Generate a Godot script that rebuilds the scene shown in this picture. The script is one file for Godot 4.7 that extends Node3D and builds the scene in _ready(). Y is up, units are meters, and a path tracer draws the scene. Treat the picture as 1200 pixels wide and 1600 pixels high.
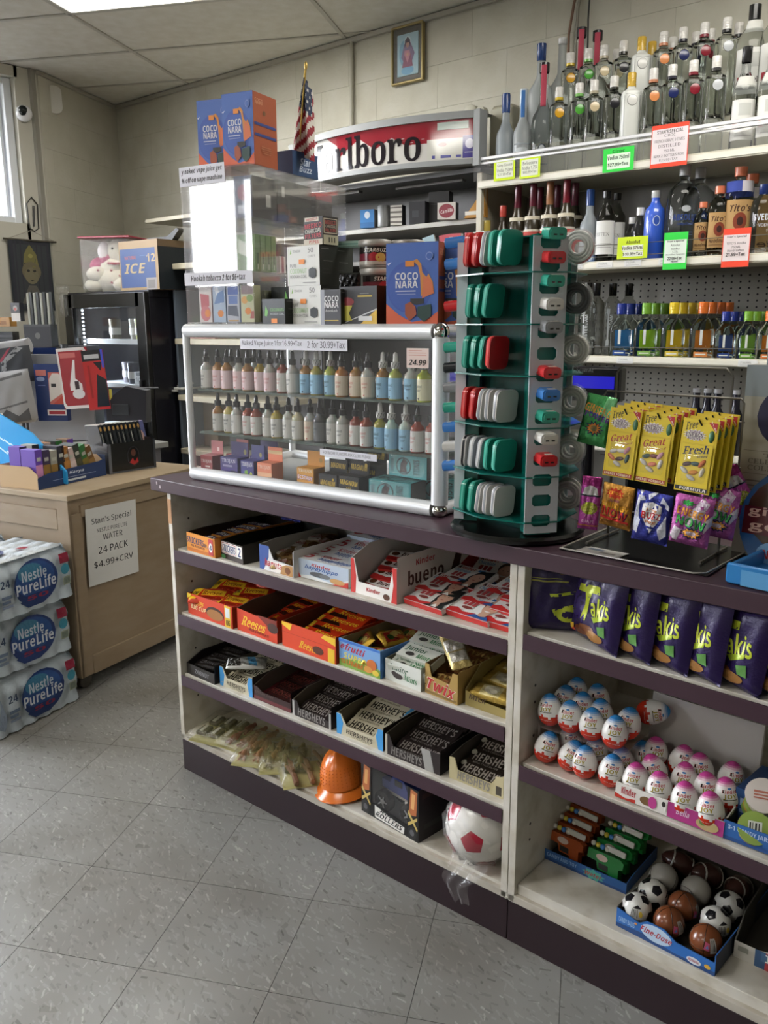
extends Node3D
# The corner of a liquor store: sales counter with sweets below and displays on top, bottle shelving behind.

const UP := Vector3.UP
var mats := {}
var protos := {}
var none := func() -> Node3D: return null
var rng := RandomNumberGenerator.new()

static func lin(c) -> Color:
	var k: Color = c if c is Color else Color(c)
	var l := k.srgb_to_linear()
	l.a = k.a
	return l

# ---- mesh builder: flat lists of triangles with normals and vertex colours
class MB:
	static var glyphs := {}
	var v := PackedVector3Array()
	var n := PackedVector3Array()
	var c := PackedColorArray()
	var col := Color.WHITE
	var t := Transform3D()

	func k(hex) -> MB:
		var q: Color = hex if hex is Color else Color(hex)
		col = q.srgb_to_linear()
		return self

	func at(p: Vector3, b := Basis()) -> MB:
		t = Transform3D(b, p)
		return self

	func tri3(a: Vector3, b: Vector3, d: Vector3, na: Vector3, nb: Vector3, nd: Vector3) -> void:
		# wound so that the front (clockwise) faces along the normals
		if (b - a).cross(d - a).dot(na + nb + nd) > 0.0:
			v.append(t * a); v.append(t * d); v.append(t * b)
			n.append(t.basis * na); n.append(t.basis * nd); n.append(t.basis * nb)
		else:
			v.append(t * a); v.append(t * b); v.append(t * d)
			n.append(t.basis * na); n.append(t.basis * nb); n.append(t.basis * nd)
		c.append(col); c.append(col); c.append(col)

	func tri(a: Vector3, b: Vector3, d: Vector3, nn: Vector3) -> void:
		tri3(a, b, d, nn, nn, nn)

	func quad(a: Vector3, b: Vector3, d: Vector3, e: Vector3) -> void:
		# corners in order round the face, anticlockwise seen from the front
		var nn := (b - a).cross(d - a).normalized()
		tri(a, b, d, nn)
		tri(a, d, e, nn)

	# box with chamfered edges
	func box(p: Vector3, s: Vector3, ch := 0.0) -> MB:
		var h := s * 0.5
		if ch <= 0.0:
			for ax in 3:
				for sg in [-1.0, 1.0]:
					var nn := Vector3(); nn[ax] = sg
					var u := Vector3(); u[(ax + 1) % 3] = h[(ax + 1) % 3]
					var w := Vector3(); w[(ax + 2) % 3] = h[(ax + 2) % 3]
					var o: Vector3 = p + nn * h[ax]
					tri(o - u - w, o + u - w, o + u + w, nn)
					tri(o - u - w, o + u + w, o - u + w, nn)
			return self
		ch = minf(ch, minf(h.x, minf(h.y, h.z)) * 0.95)
		var g := h - Vector3.ONE * ch
		for ax in 3:
			var a1 := (ax + 1) % 3
			var a2 := (ax + 2) % 3
			for sg in [-1.0, 1.0]:
				var nn := Vector3(); nn[ax] = sg
				var u := Vector3(); u[a1] = g[a1]
				var w := Vector3(); w[a2] = g[a2]
				var o: Vector3 = p + nn * h[ax]
				tri(o - u - w, o + u - w, o + u + w, nn)
				tri(o - u - w, o + u + w, o - u + w, nn)
				# edge between the +-ax face and the +-a1 face
				for s2 in [-1.0, 1.0]:
					var m := Vector3(); m[a1] = s2
					var f0: Vector3 = p + nn * h[ax] + m * g[a1]
					var f1: Vector3 = p + nn * g[ax] + m * h[a1]
					tri3(f0 - w, f0 + w, f1 + w, nn, nn, m)
					tri3(f0 - w, f1 + w, f1 - w, nn, m, m)
		for sx in [-1.0, 1.0]:
			for sy in [-1.0, 1.0]:
				for sz in [-1.0, 1.0]:
					var q := Vector3(sx * g.x, sy * g.y, sz * g.z) + p
					tri3(q + Vector3(sx * ch, 0, 0), q + Vector3(0, sy * ch, 0), q + Vector3(0, 0, sz * ch), Vector3(sx, 0, 0), Vector3(0, sy, 0), Vector3(0, 0, sz))
		return self

	# a sheet: f(u, w) -> point, u and w in 0..1; smooth
	func sheet(nu: int, nw: int, f: Callable, kol = null, flip := false) -> MB:
		var pts := []
		for j in nw + 1:
			for i in nu + 1:
				pts.append(f.call(float(i) / nu, float(j) / nw))
		var nor := []
		for j in nw + 1:
			for i in nu + 1:
				var a: Vector3 = pts[j * (nu + 1) + mini(i + 1, nu)] - pts[j * (nu + 1) + maxi(i - 1, 0)]
				if i == 0 and pts[j * (nu + 1)].distance_to(pts[j * (nu + 1) + nu]) < 1e-6:
					a = pts[j * (nu + 1) + 1] - pts[j * (nu + 1) + nu - 1]
				elif i == nu and pts[j * (nu + 1)].distance_to(pts[j * (nu + 1) + nu]) < 1e-6:
					a = pts[j * (nu + 1) + 1] - pts[j * (nu + 1) + nu - 1]
				var b: Vector3 = pts[mini(j + 1, nw) * (nu + 1) + i] - pts[maxi(j - 1, 0) * (nu + 1) + i]
				if a.length() < 1e-7:
					var jj := j + 1 if j < nw / 2 else j - 1
					a = pts[jj * (nu + 1) + mini(i + 1, nu)] - pts[jj * (nu + 1) + maxi(i - 1, 0)]
				var q := a.cross(b).normalized()
				nor.append(-q if flip else q)
		var keep := col
		for j in nw:
			for i in nu:
				if kol != null:
					col = (kol as Callable).call((i + 0.5) / nu, (j + 0.5) / nw)
				var i0 := j * (nu + 1) + i
				var i2 := i0 + nu + 1
				if pts[i0] != pts[i0 + 1]:
					tri3(pts[i0], pts[i0 + 1], pts[i2 + 1], nor[i0], nor[i0 + 1], nor[i2 + 1])
				if pts[i2] != pts[i2 + 1]:
					tri3(pts[i0], pts[i2 + 1], pts[i2], nor[i0], nor[i2 + 1], nor[i2])
		col = keep
		return self

	# turned shape round y: prof is r0, y0, r1, y1, ...; sx, sz squash it; pw > 2 makes the section squarer
	func lathe(prof: Array, seg := 20, sx := 1.0, sz := 1.0, pw := 2.0, a0 := 0.0, a1 := TAU) -> MB:
		var m := prof.size() / 2
		var seg_n := []
		for j in m - 1:
			seg_n.append(Vector2(prof[2 * j + 3] - prof[2 * j + 1], -(prof[2 * j + 2] - prof[2 * j])).normalized())
		for j in m - 1:
			var lo: Vector2 = seg_n[j]
			var hi: Vector2 = seg_n[j]
			if j > 0 and seg_n[j - 1].dot(lo) > 0.72:
				lo = (lo + seg_n[j - 1]).normalized()
			if j < m - 2 and seg_n[j + 1].dot(hi) > 0.72:
				hi = (hi + seg_n[j + 1]).normalized()
			for i in seg:
				var q := []
				for e in 2:
					var an := a0 + (a1 - a0) * (i + e) / seg
					var dx := sin(an)
					var dz := cos(an)
					var sc := 1.0
					if pw != 2.0:
						sc = pow(pow(absf(dx), pw) + pow(absf(dz), pw), -1.0 / pw)
					var nd := Vector2(dx, dz)
					if pw != 2.0:
						nd = Vector2(signf(dx) * pow(absf(dx), pw - 1.0), signf(dz) * pow(absf(dz), pw - 1.0)).normalized()
					for r in [0, 1]:
						var rr: float = prof[2 * (j + r)] * sc
						var sn: Vector2 = lo if r == 0 else hi
						q.append(Vector3(dx * rr * sx, prof[2 * (j + r) + 1], dz * rr * sz))
						q.append(Vector3(nd.x * sn.x / sx, sn.y, nd.y * sn.x / sz).normalized())
				if prof[2 * j] > 1e-6:
					tri3(q[0], q[4], q[6], q[1], q[5], q[7])
				if prof[2 * j + 2] > 1e-6:
					tri3(q[0], q[6], q[2], q[1], q[7], q[3])
		return self

	func tube(pts: Array, r: float, seg := 8, closed := false, r2 := -1.0) -> MB:
		var rings := []
		var m := pts.size()
		var side := Vector3()
		for i in m:
			var d: Vector3
			if closed:
				d = pts[(i + 1) % m] - pts[(i + m - 1) % m]
			else:
				d = pts[mini(i + 1, m - 1)] - pts[maxi(i - 1, 0)]
			d = d.normalized()
			if side.length() < 0.5 or absf(side.dot(d)) > 0.99:
				side = d.cross(Vector3.UP if absf(d.y) < 0.9 else Vector3.RIGHT).normalized()
			side = (side - d * side.dot(d)).normalized()
			var up := side.cross(d)
			var rr := r if r2 < 0.0 else lerpf(r, r2, float(i) / (m - 1))
			var ring := []
			for q in seg:
				var nn := side * cos(TAU * q / seg) + up * sin(TAU * q / seg)
				ring.append([pts[i] + nn * rr, nn])
			rings.append(ring)
		for i in (m if closed else m - 1):
			var a: Array = rings[i]
			var b: Array = rings[(i + 1) % m]
			for q in seg:
				var w := (q + 1) % seg
				tri3(a[q][0], a[w][0], b[w][0], a[q][1], a[w][1], b[w][1])
				tri3(a[q][0], b[w][0], b[q][0], a[q][1], b[w][1], b[q][1])
		if not closed:
			for e in [0, m - 1]:
				var nn: Vector3 = (pts[0] - pts[1]).normalized() if e == 0 else (pts[m - 1] - pts[m - 2]).normalized()
				for q in range(1, seg - 1):
					tri(rings[e][0][0], rings[e][q][0], rings[e][q + 1][0], nn)
		return self

	# outline in x, y pushed out along z from z0 to z1
	func prism(poly: PackedVector2Array, z0: float, z1: float, smooth := false) -> MB:
		var ix := Geometry2D.triangulate_polygon(poly)
		for i in range(0, ix.size(), 3):
			for zz in [z0, z1]:
				var nn := Vector3(0, 0, 1.0 if zz == maxf(z0, z1) else -1.0)
				tri(Vector3(poly[ix[i]].x, poly[ix[i]].y, zz), Vector3(poly[ix[i + 1]].x, poly[ix[i + 1]].y, zz), Vector3(poly[ix[i + 2]].x, poly[ix[i + 2]].y, zz), nn)
		var m := poly.size()
		var ccw := not Geometry2D.is_polygon_clockwise(poly)
		var en := []
		for i in m:
			var d := (poly[(i + 1) % m] - poly[i]).normalized()
			en.append(Vector3(d.y, -d.x, 0) if ccw else Vector3(-d.y, d.x, 0))
		for i in m:
			var p := poly[i]
			var q := poly[(i + 1) % m]
			var na: Vector3 = en[i]
			var nb: Vector3 = en[i]
			if smooth:
				if en[(i + m - 1) % m].dot(na) > 0.6:
					na = (na + en[(i + m - 1) % m]).normalized()
				if en[(i + 1) % m].dot(nb) > 0.6:
					nb = (nb + en[(i + 1) % m]).normalized()
			tri3(Vector3(p.x, p.y, z0), Vector3(q.x, q.y, z0), Vector3(q.x, q.y, z1), na, nb, nb)
			tri3(Vector3(p.x, p.y, z0), Vector3(q.x, q.y, z1), Vector3(p.x, p.y, z1), na, nb, na)
		return self

	func ball(p: Vector3, r: Vector3, seg := 14, rows := 9) -> MB:
		for j in rows:
			for i in seg:
				var q := []
				for e in [[i, j], [i + 1, j], [i + 1, j + 1], [i, j + 1]]:
					var th: float = PI * e[1] / rows
					var ph: float = TAU * e[0] / seg
					var d := Vector3(sin(th) * sin(ph), cos(th), sin(th) * cos(ph))
					q.append(p + d * r)
					q.append((d / r).normalized())
				if j > 0:
					tri3(q[0], q[2], q[4], q[1], q[3], q[5])
				if j < rows - 1:
					tri3(q[0], q[4], q[6], q[1], q[5], q[7])
		return self

	# flat print laid on a surface: map(x, y) in 0..1 -> point, thin layers lifted along the normal
	func art(code: String, map: Callable, fine := 1) -> MB:
		var lift := 0.0
		for line in code.split(";", false):
			var a := line.strip_edges().split(" ", false)
			if a.is_empty():
				continue
			lift += 0.00022
			var tris := PackedVector2Array()
			match a[0]:
				"r":
					k(a[5])
					var x0 := a[1].to_float()
					var y0 := a[2].to_float()
					var x1 := a[3].to_float()
					var y1 := a[4].to_float()
					var nx := maxi(1, int(ceil(absf(x1 - x0) * fine)))
					var ny := maxi(1, int(ceil(absf(y1 - y0) * fine)))
					for i in nx:
						for j in ny:
							var p := Vector2(lerpf(x0, x1, float(i) / nx), lerpf(y0, y1, float(j) / ny))
							var q := Vector2(lerpf(x0, x1, float(i + 1) / nx), lerpf(y0, y1, float(j + 1) / ny))
							tris.append_array([p, Vector2(q.x, p.y), q, p, q, Vector2(p.x, q.y)])
				"e":
					k(a[5])
					var e0 := Vector2(a[1].to_float(), a[2].to_float())
					var er := Vector2(a[3].to_float(), a[4].to_float())
					for i in 20:
						var p := e0 + er * Vector2(cos(TAU * i / 20), sin(TAU * i / 20))
						var q := e0 + er * Vector2(cos(TAU * (i + 1) / 20), sin(TAU * (i + 1) / 20))
						tris.append_array([e0, p, q])
				"s":
					# starburst: s points cx cy rx ry inner colour
					k(a[7])
					var s0 := Vector2(a[2].to_float(), a[3].to_float())
					var sr := Vector2(a[4].to_float(), a[5].to_float())
					var m := a[1].to_int() * 2
					for i in m:
						var f0 := 1.0 if i % 2 == 0 else a[6].to_float()
						var f1 := a[6].to_float() if i % 2 == 0 else 1.0
						tris.append_array([s0, s0 + sr * f0 * Vector2(sin(TAU * i / m), cos(TAU * i / m)), s0 + sr * f1 * Vector2(sin(TAU * (i + 1) / m), cos(TAU * (i + 1) / m))])
				"p":
					k(a[1])
					var poly := PackedVector2Array()
					for i in range(2, a.size() - 1, 2):
						poly.append(Vector2(a[i].to_float(), a[i + 1].to_float()))
					var ix := Geometry2D.triangulate_polygon(poly)
					for i in ix:
						tris.append(poly[i])
				"t", "w":
					# t x0 y0 x1 y1 colour font words...   w cx cy w h degrees colour font words... (turned)
					var turned := a[0] == "w"
					var o := 1 if turned else 0
					k(a[5 + o])
					var words := " ".join(a.slice(7 + o))
					var g: PackedVector2Array = MB.letters(words, a[6 + o])
					for p in g:
						if turned:
							var z := (p - Vector2(0.5, 0.5)) * Vector2(a[3].to_float(), a[4].to_float())
							z = z.rotated(deg_to_rad(a[5].to_float()))
							tris.append(z + Vector2(a[1].to_float(), a[2].to_float()))
						else:
							tris.append(Vector2(lerpf(a[1].to_float(), a[3].to_float(), p.x), lerpf(a[2].to_float(), a[4].to_float(), p.y)))
			if fine > 1:
				# split what is too large to follow a curved surface
				var most := 1.7 / fine
				var done := PackedVector2Array()
				while not tris.is_empty():
					var p := tris[-3]
					var q := tris[-2]
					var w := tris[-1]
					tris.resize(tris.size() - 3)
					var l := [p.distance_to(q), q.distance_to(w), w.distance_to(p)]
					var mx: float = maxf(l[0], maxf(l[1], l[2]))
					if mx <= most:
						done.append_array([p, q, w])
					elif mx == l[0]:
						tris.append_array([p, (p + q) / 2, w, (p + q) / 2, q, w])
					elif mx == l[1]:
						tris.append_array([p, q, (q + w) / 2, p, (q + w) / 2, w])
					else:
						tris.append_array([p, q, (w + p) / 2, q, w, (w + p) / 2])
				tris = done
			var h := 0.002
			var flat := Vector3()
			for i in range(0, tris.size(), 3):
				var q := []
				for e in 3:
					var p := tris[i + e]
					var w: Vector3 = map.call(p.x, p.y)
					var nn: Vector3
					if fine > 1 or i == 0 and e == 0:
						nn = (map.call(p.x + h, p.y) - map.call(p.x - h, p.y)).cross(map.call(p.x, p.y + h) - map.call(p.x, p.y - h)).normalized()
						flat = nn
					else:
						nn = flat
					q.append(w + nn * lift)
					q.append(nn)
				tri3(q[0], q[2], q[4], q[1], q[3], q[5])
		return self

	# triangles of a line of lettering, stretched to the unit square. Fonts: s sans, b bold sans, r serif, B bold serif, i slanted bold, m mono
	static func letters(words: String, font: String) -> PackedVector2Array:
		var key := font + words
		if glyphs.has(key):
			return glyphs[key]
		var f := SystemFont.new()
		f.font_names = PackedStringArray(["Droid Serif" if font in ["r", "B", "I"] else "Droid Sans Mono" if font == "m" else "Droid Sans"])
		f.font_weight = 700 if font in ["b", "B", "i", "I"] else 400
		var tm := TextMesh.new()
		tm.font = f
		tm.text = words
		tm.font_size = 32
		tm.pixel_size = 0.01
		tm.depth = 0.0
		tm.curve_step = 3.0 if words.length() < 9 else 5.0
		var out := PackedVector2Array()
		if tm.get_surface_count() > 0:
			var arr := tm.surface_get_arrays(0)
			var vv: PackedVector3Array = arr[Mesh.ARRAY_VERTEX]
			var ii = arr[Mesh.ARRAY_INDEX]
			var lo := Vector2(1e9, 1e9)
			var hi := -lo
			var count: int = ii.size() if ii != null and ii.size() > 0 else vv.size()
			for e in count:
				var p3: Vector3 = vv[ii[e]] if ii != null and ii.size() > 0 else vv[e]
				var p := Vector2(p3.x, p3.y)
				if font in ["i", "I"]:
					p.x += p.y * 0.22
				lo = lo.min(p)
				hi = hi.max(p)
				out.append(p)
			for e in out.size():
				out[e] = (out[e] - lo) / (hi - lo)
		glyphs[key] = out
		return out

	# print on a flat face: o is its lower left corner, ux and uy its edges
	func face(code: String, o: Vector3, ux: Vector3, uy: Vector3) -> MB:
		return art(code, func(x: float, y: float) -> Vector3: return o + ux * x + uy * y)

	func mesh() -> ArrayMesh:
		var arr := []
		arr.resize(Mesh.ARRAY_MAX)
		arr[Mesh.ARRAY_VERTEX] = v
		arr[Mesh.ARRAY_NORMAL] = n
		arr[Mesh.ARRAY_COLOR] = c
		var m := ArrayMesh.new()
		m.add_surface_from_arrays(Mesh.PRIMITIVE_TRIANGLES, arr)
		return m

# ---- materials, all tinted by vertex colours
func mat(kind: String) -> StandardMaterial3D:
	if mats.has(kind):
		return mats[kind]
	var m := StandardMaterial3D.new()
	m.resource_name = kind
	m.vertex_color_use_as_albedo = true
	m.roughness = 0.6
	match kind:
		"paper": m.roughness = 0.85
		"card": m.roughness = 0.5
		"gloss": m.roughness = 0.22
		"paint": m.roughness = 0.42
		"cloth":
			m.roughness = 0.95
			m.rim_enabled = true
			m.rim = 0.4
		"metal":
			m.metallic = 1.0
			m.roughness = 0.34
		"chrome":
			m.metallic = 1.0
			m.roughness = 0.1
		"wire":
			m.metallic = 0.8
			m.roughness = 0.4
		"foil":
			m.metallic = 0.7
			m.roughness = 0.2
			crinkle(m, 0.035, 20.0, 1.1)
		"pack":
			m.metallic = 0.1
			m.roughness = 0.26
			crinkle(m, 0.03, 18.0, 0.45)
		"film":
			m.roughness = 0.2
			m.metallic = 0.0
			crinkle(m, 0.02, 9.0, 0.7)
		"pane":
			m.transparency = BaseMaterial3D.TRANSPARENCY_ALPHA
			m.albedo_color = Color(1, 1, 1, 0.02)
			m.metallic_specular = 0.36
			m.roughness = 0.02
		"acrylic":
			m.transparency = BaseMaterial3D.TRANSPARENCY_ALPHA
			m.albedo_color = Color(1, 1, 1, 0.04)
			m.roughness = 0.03
		"wrap":
			m.transparency = BaseMaterial3D.TRANSPARENCY_ALPHA
			m.albedo_color = Color(1, 1, 1, 0.05)
			m.roughness = 0.12
			crinkle(m, 0.03, 16.0, 0.8)
		"tint":
			m.transparency = BaseMaterial3D.TRANSPARENCY_ALPHA
			m.albedo_color = Color(1, 1, 1, 0.86)
			m.roughness = 0.26
		"glass":
			m.refraction_enabled = true
			m.refraction_scale = 0.028
			m.albedo_color = Color(1, 1, 1, 0.0)
			m.roughness = 0.03
		"frost":
			m.refraction_enabled = true
			m.refraction_scale = 0.04
			m.albedo_color = Color(1, 1, 1, 0.35)
			m.roughness = 0.35
		"juice":
			m.roughness = 0.12
			m.subsurf_scatter_enabled = true
			m.subsurf_scatter_strength = 0.3
	mats[kind] = m
	return m

func crinkle(m: StandardMaterial3D, freq: float, scale: float, power: float) -> void:
	var tex: NoiseTexture2D
	var key := "noise%.3f" % freq
	if protos.has(key):
		tex = protos[key]
	else:
		var nz := FastNoiseLite.new()
		nz.seed = 7
		nz.noise_type = FastNoiseLite.TYPE_CELLULAR
		nz.cellular_return_type = FastNoiseLite.RETURN_DISTANCE2_SUB
		nz.frequency = freq
		nz.domain_warp_enabled = true
		nz.domain_warp_amplitude = 25.0
		tex = NoiseTexture2D.new()
		tex.width = 256
		tex.height = 256
		tex.seamless = true
		tex.as_normal_map = true
		tex.bump_strength = 6.0
		tex.noise = nz
		protos[key] = tex
	m.normal_enabled = true
	m.normal_scale = power
	m.normal_texture = tex
	m.uv1_triplanar = true
	m.uv1_scale = Vector3.ONE * scale

# ---- things and parts
func thing(called: String, label: String, category: String, pos := Vector3.ZERO, turn := 0.0, group := "") -> Node3D:
	var o := Node3D.new()
	o.name = called
	add_child(o, true)
	o.position = pos
	o.rotation.y = turn
	tag(o, label, category, group)
	return o

func tag(o: Node3D, label: String, category: String, group := "") -> Node3D:
	o.set_meta("label", label)
	o.set_meta("category", category)
	if group != "":
		o.set_meta("group", group)
	elif o.has_meta("group"):
		o.remove_meta("group")
	return o

func part(root: Node3D, called: String, b: MB, kind: String, label := "") -> MeshInstance3D:
	var m := MeshInstance3D.new()
	m.name = called
	m.mesh = b.mesh()
	m.mesh.surface_set_material(0, mat(kind) if mats.has(kind) or kind != "" else null)
	root.add_child(m, true)
	if label != "":
		m.set_meta("label", label)
	return m

func whole(called: String, b: MB, kind: String, label: String, category: String, pos := Vector3.ZERO, turn := 0.0, group := "") -> MeshInstance3D:
	var m := part(self, called, b, kind)
	m.position = pos
	m.rotation.y = turn
	tag(m, label, category, group)
	return m

func struct(called: String, b: MB, kind: String, parent: Node3D = self) -> MeshInstance3D:
	var m := part(parent, called, b, kind)
	if parent == self:
		m.set_meta("kind", "structure")
	return m

# one of a kind is built once; later ones copy it with its parts
func put(key: String, build: Callable, label: String, pos: Vector3, turn := 0.0, group := "", basis = null) -> Node3D:
	var o: Node3D
	if protos.has(key):
		o = (protos[key] as Node3D).duplicate()
		o.name = protos[key].get_meta("stem")
		add_child(o, true)
	else:
		o = build.call()
		o.set_meta("stem", String(o.name).rstrip("0123456789"))
		protos[key] = o
	var cat: String = o.get_meta("category")
	tag(o, label, cat, group)
	o.transform = Transform3D(basis if basis != null else Basis(UP, turn), pos)
	return o

func nth(i: int) -> String:
	return ["first", "second", "third", "fourth", "fifth", "sixth", "seventh", "eighth", "ninth", "tenth", "eleventh", "twelfth", "thirteenth", "fourteenth", "fifteenth", "sixteenth", "seventeenth", "eighteenth", "nineteenth", "twentieth", "twenty-first", "twenty-second", "twenty-third", "twenty-fourth"][i]

# printed carton, base at the origin, front towards +z; art code for the front, the +x side and the top
func carton(b: MB, s: Vector3, hex, front := "", side := "", top := "", ch := 0.0015) -> MB:
	b.k(hex)
	b.box(Vector3(0, s.y / 2, 0), s, ch)
	var h := s / 2
	if front != "":
		b.face(front, Vector3(-h.x, 0, h.z), Vector3(s.x, 0, 0), Vector3(0, s.y, 0))
	if side != "":
		b.face(side, Vector3(h.x, 0, h.z), Vector3(0, 0, -s.z), Vector3(0, s.y, 0))
	if top != "":
		b.face(top, Vector3(-h.x, s.y, h.z), Vector3(s.x, 0, 0), Vector3(0, 0, -s.z))
	return b

# a soft packet lying or standing: pillow of size s, thick in z, printed on its +z face, crimped at both x ends (or y ends)
func pillow(b: MB, s: Vector3, hex, code := "", crimp_y := false, sharp := 0.5, wob := 0.0, sd := 0.0) -> MB:
	var top := func(x: float, y: float) -> Vector3:
		var ex := 1.0 - pow(absf(2.0 * x - 1.0), 4.0)
		var ey := 1.0 - pow(absf(2.0 * y - 1.0), 4.0)
		var th: float = s.z * 0.5 * pow(maxf(ex * ey, 0.0), sharp)
		th += wob * sin(x * 17.0 + sd + y * 3.0) * sin(y * 13.0 + sd * 2.0 - x * 4.0) * ex * ey
		return Vector3((x - 0.5) * s.x, (y - 0.5) * s.y, th)
	var bot := func(x: float, y: float) -> Vector3:
		var p: Vector3 = top.call(x, y)
		return Vector3(p.x, p.y, -p.z)
	b.k(hex)
	b.sheet(14, 14, top)
	b.sheet(14, 14, bot, null, true)
	if code != "":
		b.art(code, top, 14)
	return b

# directions of the old tile grid: A runs away along the far wall on the left, B across it
const GA := Vector3(-0.454, 0, -0.891)
const GB := Vector3(-0.891, 0, 0.454)
const CEIL := 2.89

func ab(a: float, b: float, y := 0.0) -> Vector3:
	return GA * a + GB * b + Vector3(0, y, 0)

func _ready() -> void:
	rng.seed = 11
	var cam := Camera3D.new()
	cam.name = "camera"
	cam.keep_aspect = Camera3D.KEEP_HEIGHT
	cam.fov = 62.06
	cam.near = 0.05
	cam.far = 60.0
	add_child(cam)
	cam.position = Vector3(0, 1.40, 0)
	cam.basis = Basis(UP, deg_to_rad(40.2)) * Basis(Vector3.RIGHT, deg_to_rad(-12.55)) * Basis(Vector3.BACK, deg_to_rad(-0.2))
	cam.current = true
	var world := WorldEnvironment.new()
	world.name = "world"
	var env := Environment.new()
	env.background_mode = Environment.BG_SKY
	env.sky = Sky.new()
	var sm := ProceduralSkyMaterial.new()
	sm.sky_top_color = Color("#d3dae6")
	sm.sky_horizon_color = Color("#f1f1f2")
	sm.ground_bottom_color = Color("#8c8a86")
	sm.ground_horizon_color = Color("#c9c8c4")
	sm.sky_energy_multiplier = 5.0
	sm.ground_energy_multiplier = 2.0
	env.sky.sky_material = sm
	env.tonemap_mode = Environment.TONE_MAPPER_LINEAR
	env.tonemap_exposure = 0.84
	env.sdfgi_enabled = true
	env.ssao_enabled = true
	env.ssil_enabled = true
	world.environment = env
	add_child(world)
	# ceiling lights; the first one is in view, the rest go on in the same grid overhead
	troffer(3.86, 1.953, true)
	for q in [[2.64, -0.49], [2.64, -2.93], [0.81, 1.953], [-1.63, 1.953]]:
		troffer(q[0], q[1], false)
	room()
	store()

var lamps := -1

func troffer(a: float, b: float, open_end: bool) -> void:
	lamps += 1
	var t := thing("ceiling_light", "fluorescent ceiling light with a bare tube showing beside its diffuser" if open_end else "fluorescent ceiling light further along the grid, %s from the first" % nth(lamps), "ceiling light", ab(a, b, CEIL), atan2(GB.x, GB.z) - PI / 2, "" if open_end else "ceiling lights out of view")
	var m := MB.new()
	# local x runs along B, y up, z along -A or so
	m.k("#d8d8d4")
	m.box(Vector3(0, 0.05, 0), Vector3(1.2, 0.02, 0.59))
	for s in [-1.0, 1.0]:
		m.box(Vector3(0, 0.03, s * 0.29), Vector3(1.2, 0.06, 0.012))
		m.box(Vector3(s * 0.594, 0.03, 0), Vector3(0.012, 0.06, 0.59))
	part(t, "housing", m, "paint")
	var glow := StandardMaterial3D.new()
	glow.resource_name = "lamp glow"
	glow.albedo_color = Color(0.9, 0.9, 0.88)
	glow.emission_enabled = true
	glow.emission = Color(1.0, 0.98, 0.94)
	glow.emission_energy_multiplier = 4.0
	var x1 := 0.585
	var x0 := -0.06 if open_end else -0.585
	m = MB.new()
	m.k("#ffffff").box(Vector3((x0 + x1) / 2, 0.004, 0), Vector3(x1 - x0, 0.006, 0.57), 0.002)
	var d := part(t, "lamp_diffuser", m, "paint")
	d.mesh.surface_set_material(0, glow)
	if open_end:
		for z in [-0.12, 0.12]:
			m = MB.new()
			m.k("#ffffff").tube([Vector3(-0.57, -0.012, z), Vector3(-0.07, -0.012, z)], 0.019, 10)
			var tube := part(t, "lamp_tube", m, "paint")
			tube.mesh.surface_set_material(0, glow)
	var lamp := AreaLight3D.new()
	lamp.name = "troffer_light"
	lamp.area_size = Vector2(1.15, 0.55)
	lamp.light_color = Color(1.0, 0.985, 0.95)
	lamp.light_energy = 3.0
	lamp.shadow_enabled = true
	add_child(lamp, true)
	lamp.position = ab(a, b, CEIL - 0.045)
	lamp.basis = Basis(UP, t.rotation.y) * Basis(Vector3.RIGHT, -PI / 2)

func noise_tex(freq: float, ramp: Array, seed_ := 3, size := 512, kind := FastNoiseLite.TYPE_SIMPLEX_SMOOTH, normal := false, power := 3.0) -> NoiseTexture2D:
	var nz := FastNoiseLite.new()
	nz.seed = seed_
	nz.noise_type = kind
	nz.frequency = freq
	nz.fractal_octaves = 4
	var tex := NoiseTexture2D.new()
	tex.width = size
	tex.height = size
	tex.seamless = true
	tex.noise = nz
	if normal:
		tex.as_normal_map = true
		tex.bump_strength = power
	else:
		var g := Gradient.new()
		g.offsets = PackedFloat32Array([0.0, 0.5, 1.0])
		g.colors = PackedColorArray([Color(ramp[0]), Color(ramp[1]), Color(ramp[2])])
		tex.color_ramp = g
	return tex

# vinyl tile: grey ground with short pale and dark chips, all as in the real tile
func floor_material() -> StandardMaterial3D:
	var im := Image.create(1024, 1024, false, Image.FORMAT_RGB8)
	im.fill(Color("#908f8c"))
	var r := RandomNumberGenerator.new()
	r.seed = 5
	for i in 5200:
		var x := r.randi_range(0, 1023)
		var y := r.randi_range(0, 1023)
		var tone := r.randf()
		var c := Color("#9b9a97") if tone < 0.5 else Color("#858481") if tone < 0.88 else Color("#aeaca8") if tone < 0.95 else Color("#757370")
		var n := r.randi_range(4, 17)
		var w := r.randi_range(2, 6)
		var a := r.randfn(0.7, 0.35)
		for e in n:
			im.fill_rect(Rect2i((x + int(e * cos(a))) % 1020, (y + int(e * sin(a) * 1.4)) % 1020, w, 2), c)
	var m := StandardMaterial3D.new()
	m.resource_name = "vinyl tile"
	m.albedo_texture = ImageTexture.create_from_image(im)
	m.vertex_color_use_as_albedo = true
	m.roughness = 0.42
	m.metallic_specular = 0.4
	m.detail_enabled = true
	m.detail_blend_mode = BaseMaterial3D.BLEND_MODE_MUL
	m.detail_uv_layer = BaseMaterial3D.DETAIL_UV_2
	m.detail_albedo = noise_tex(0.006, ["#cfcac2", "#f4f3f1", "#ffffff"], 9)
	m.roughness_texture = noise_tex(0.012, ["#606060", "#a0a0a0", "#ffffff"], 4)
	m.roughness_texture_channel = BaseMaterial3D.TEXTURE_CHANNEL_RED
	m.roughness = 0.62
	return m

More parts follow.
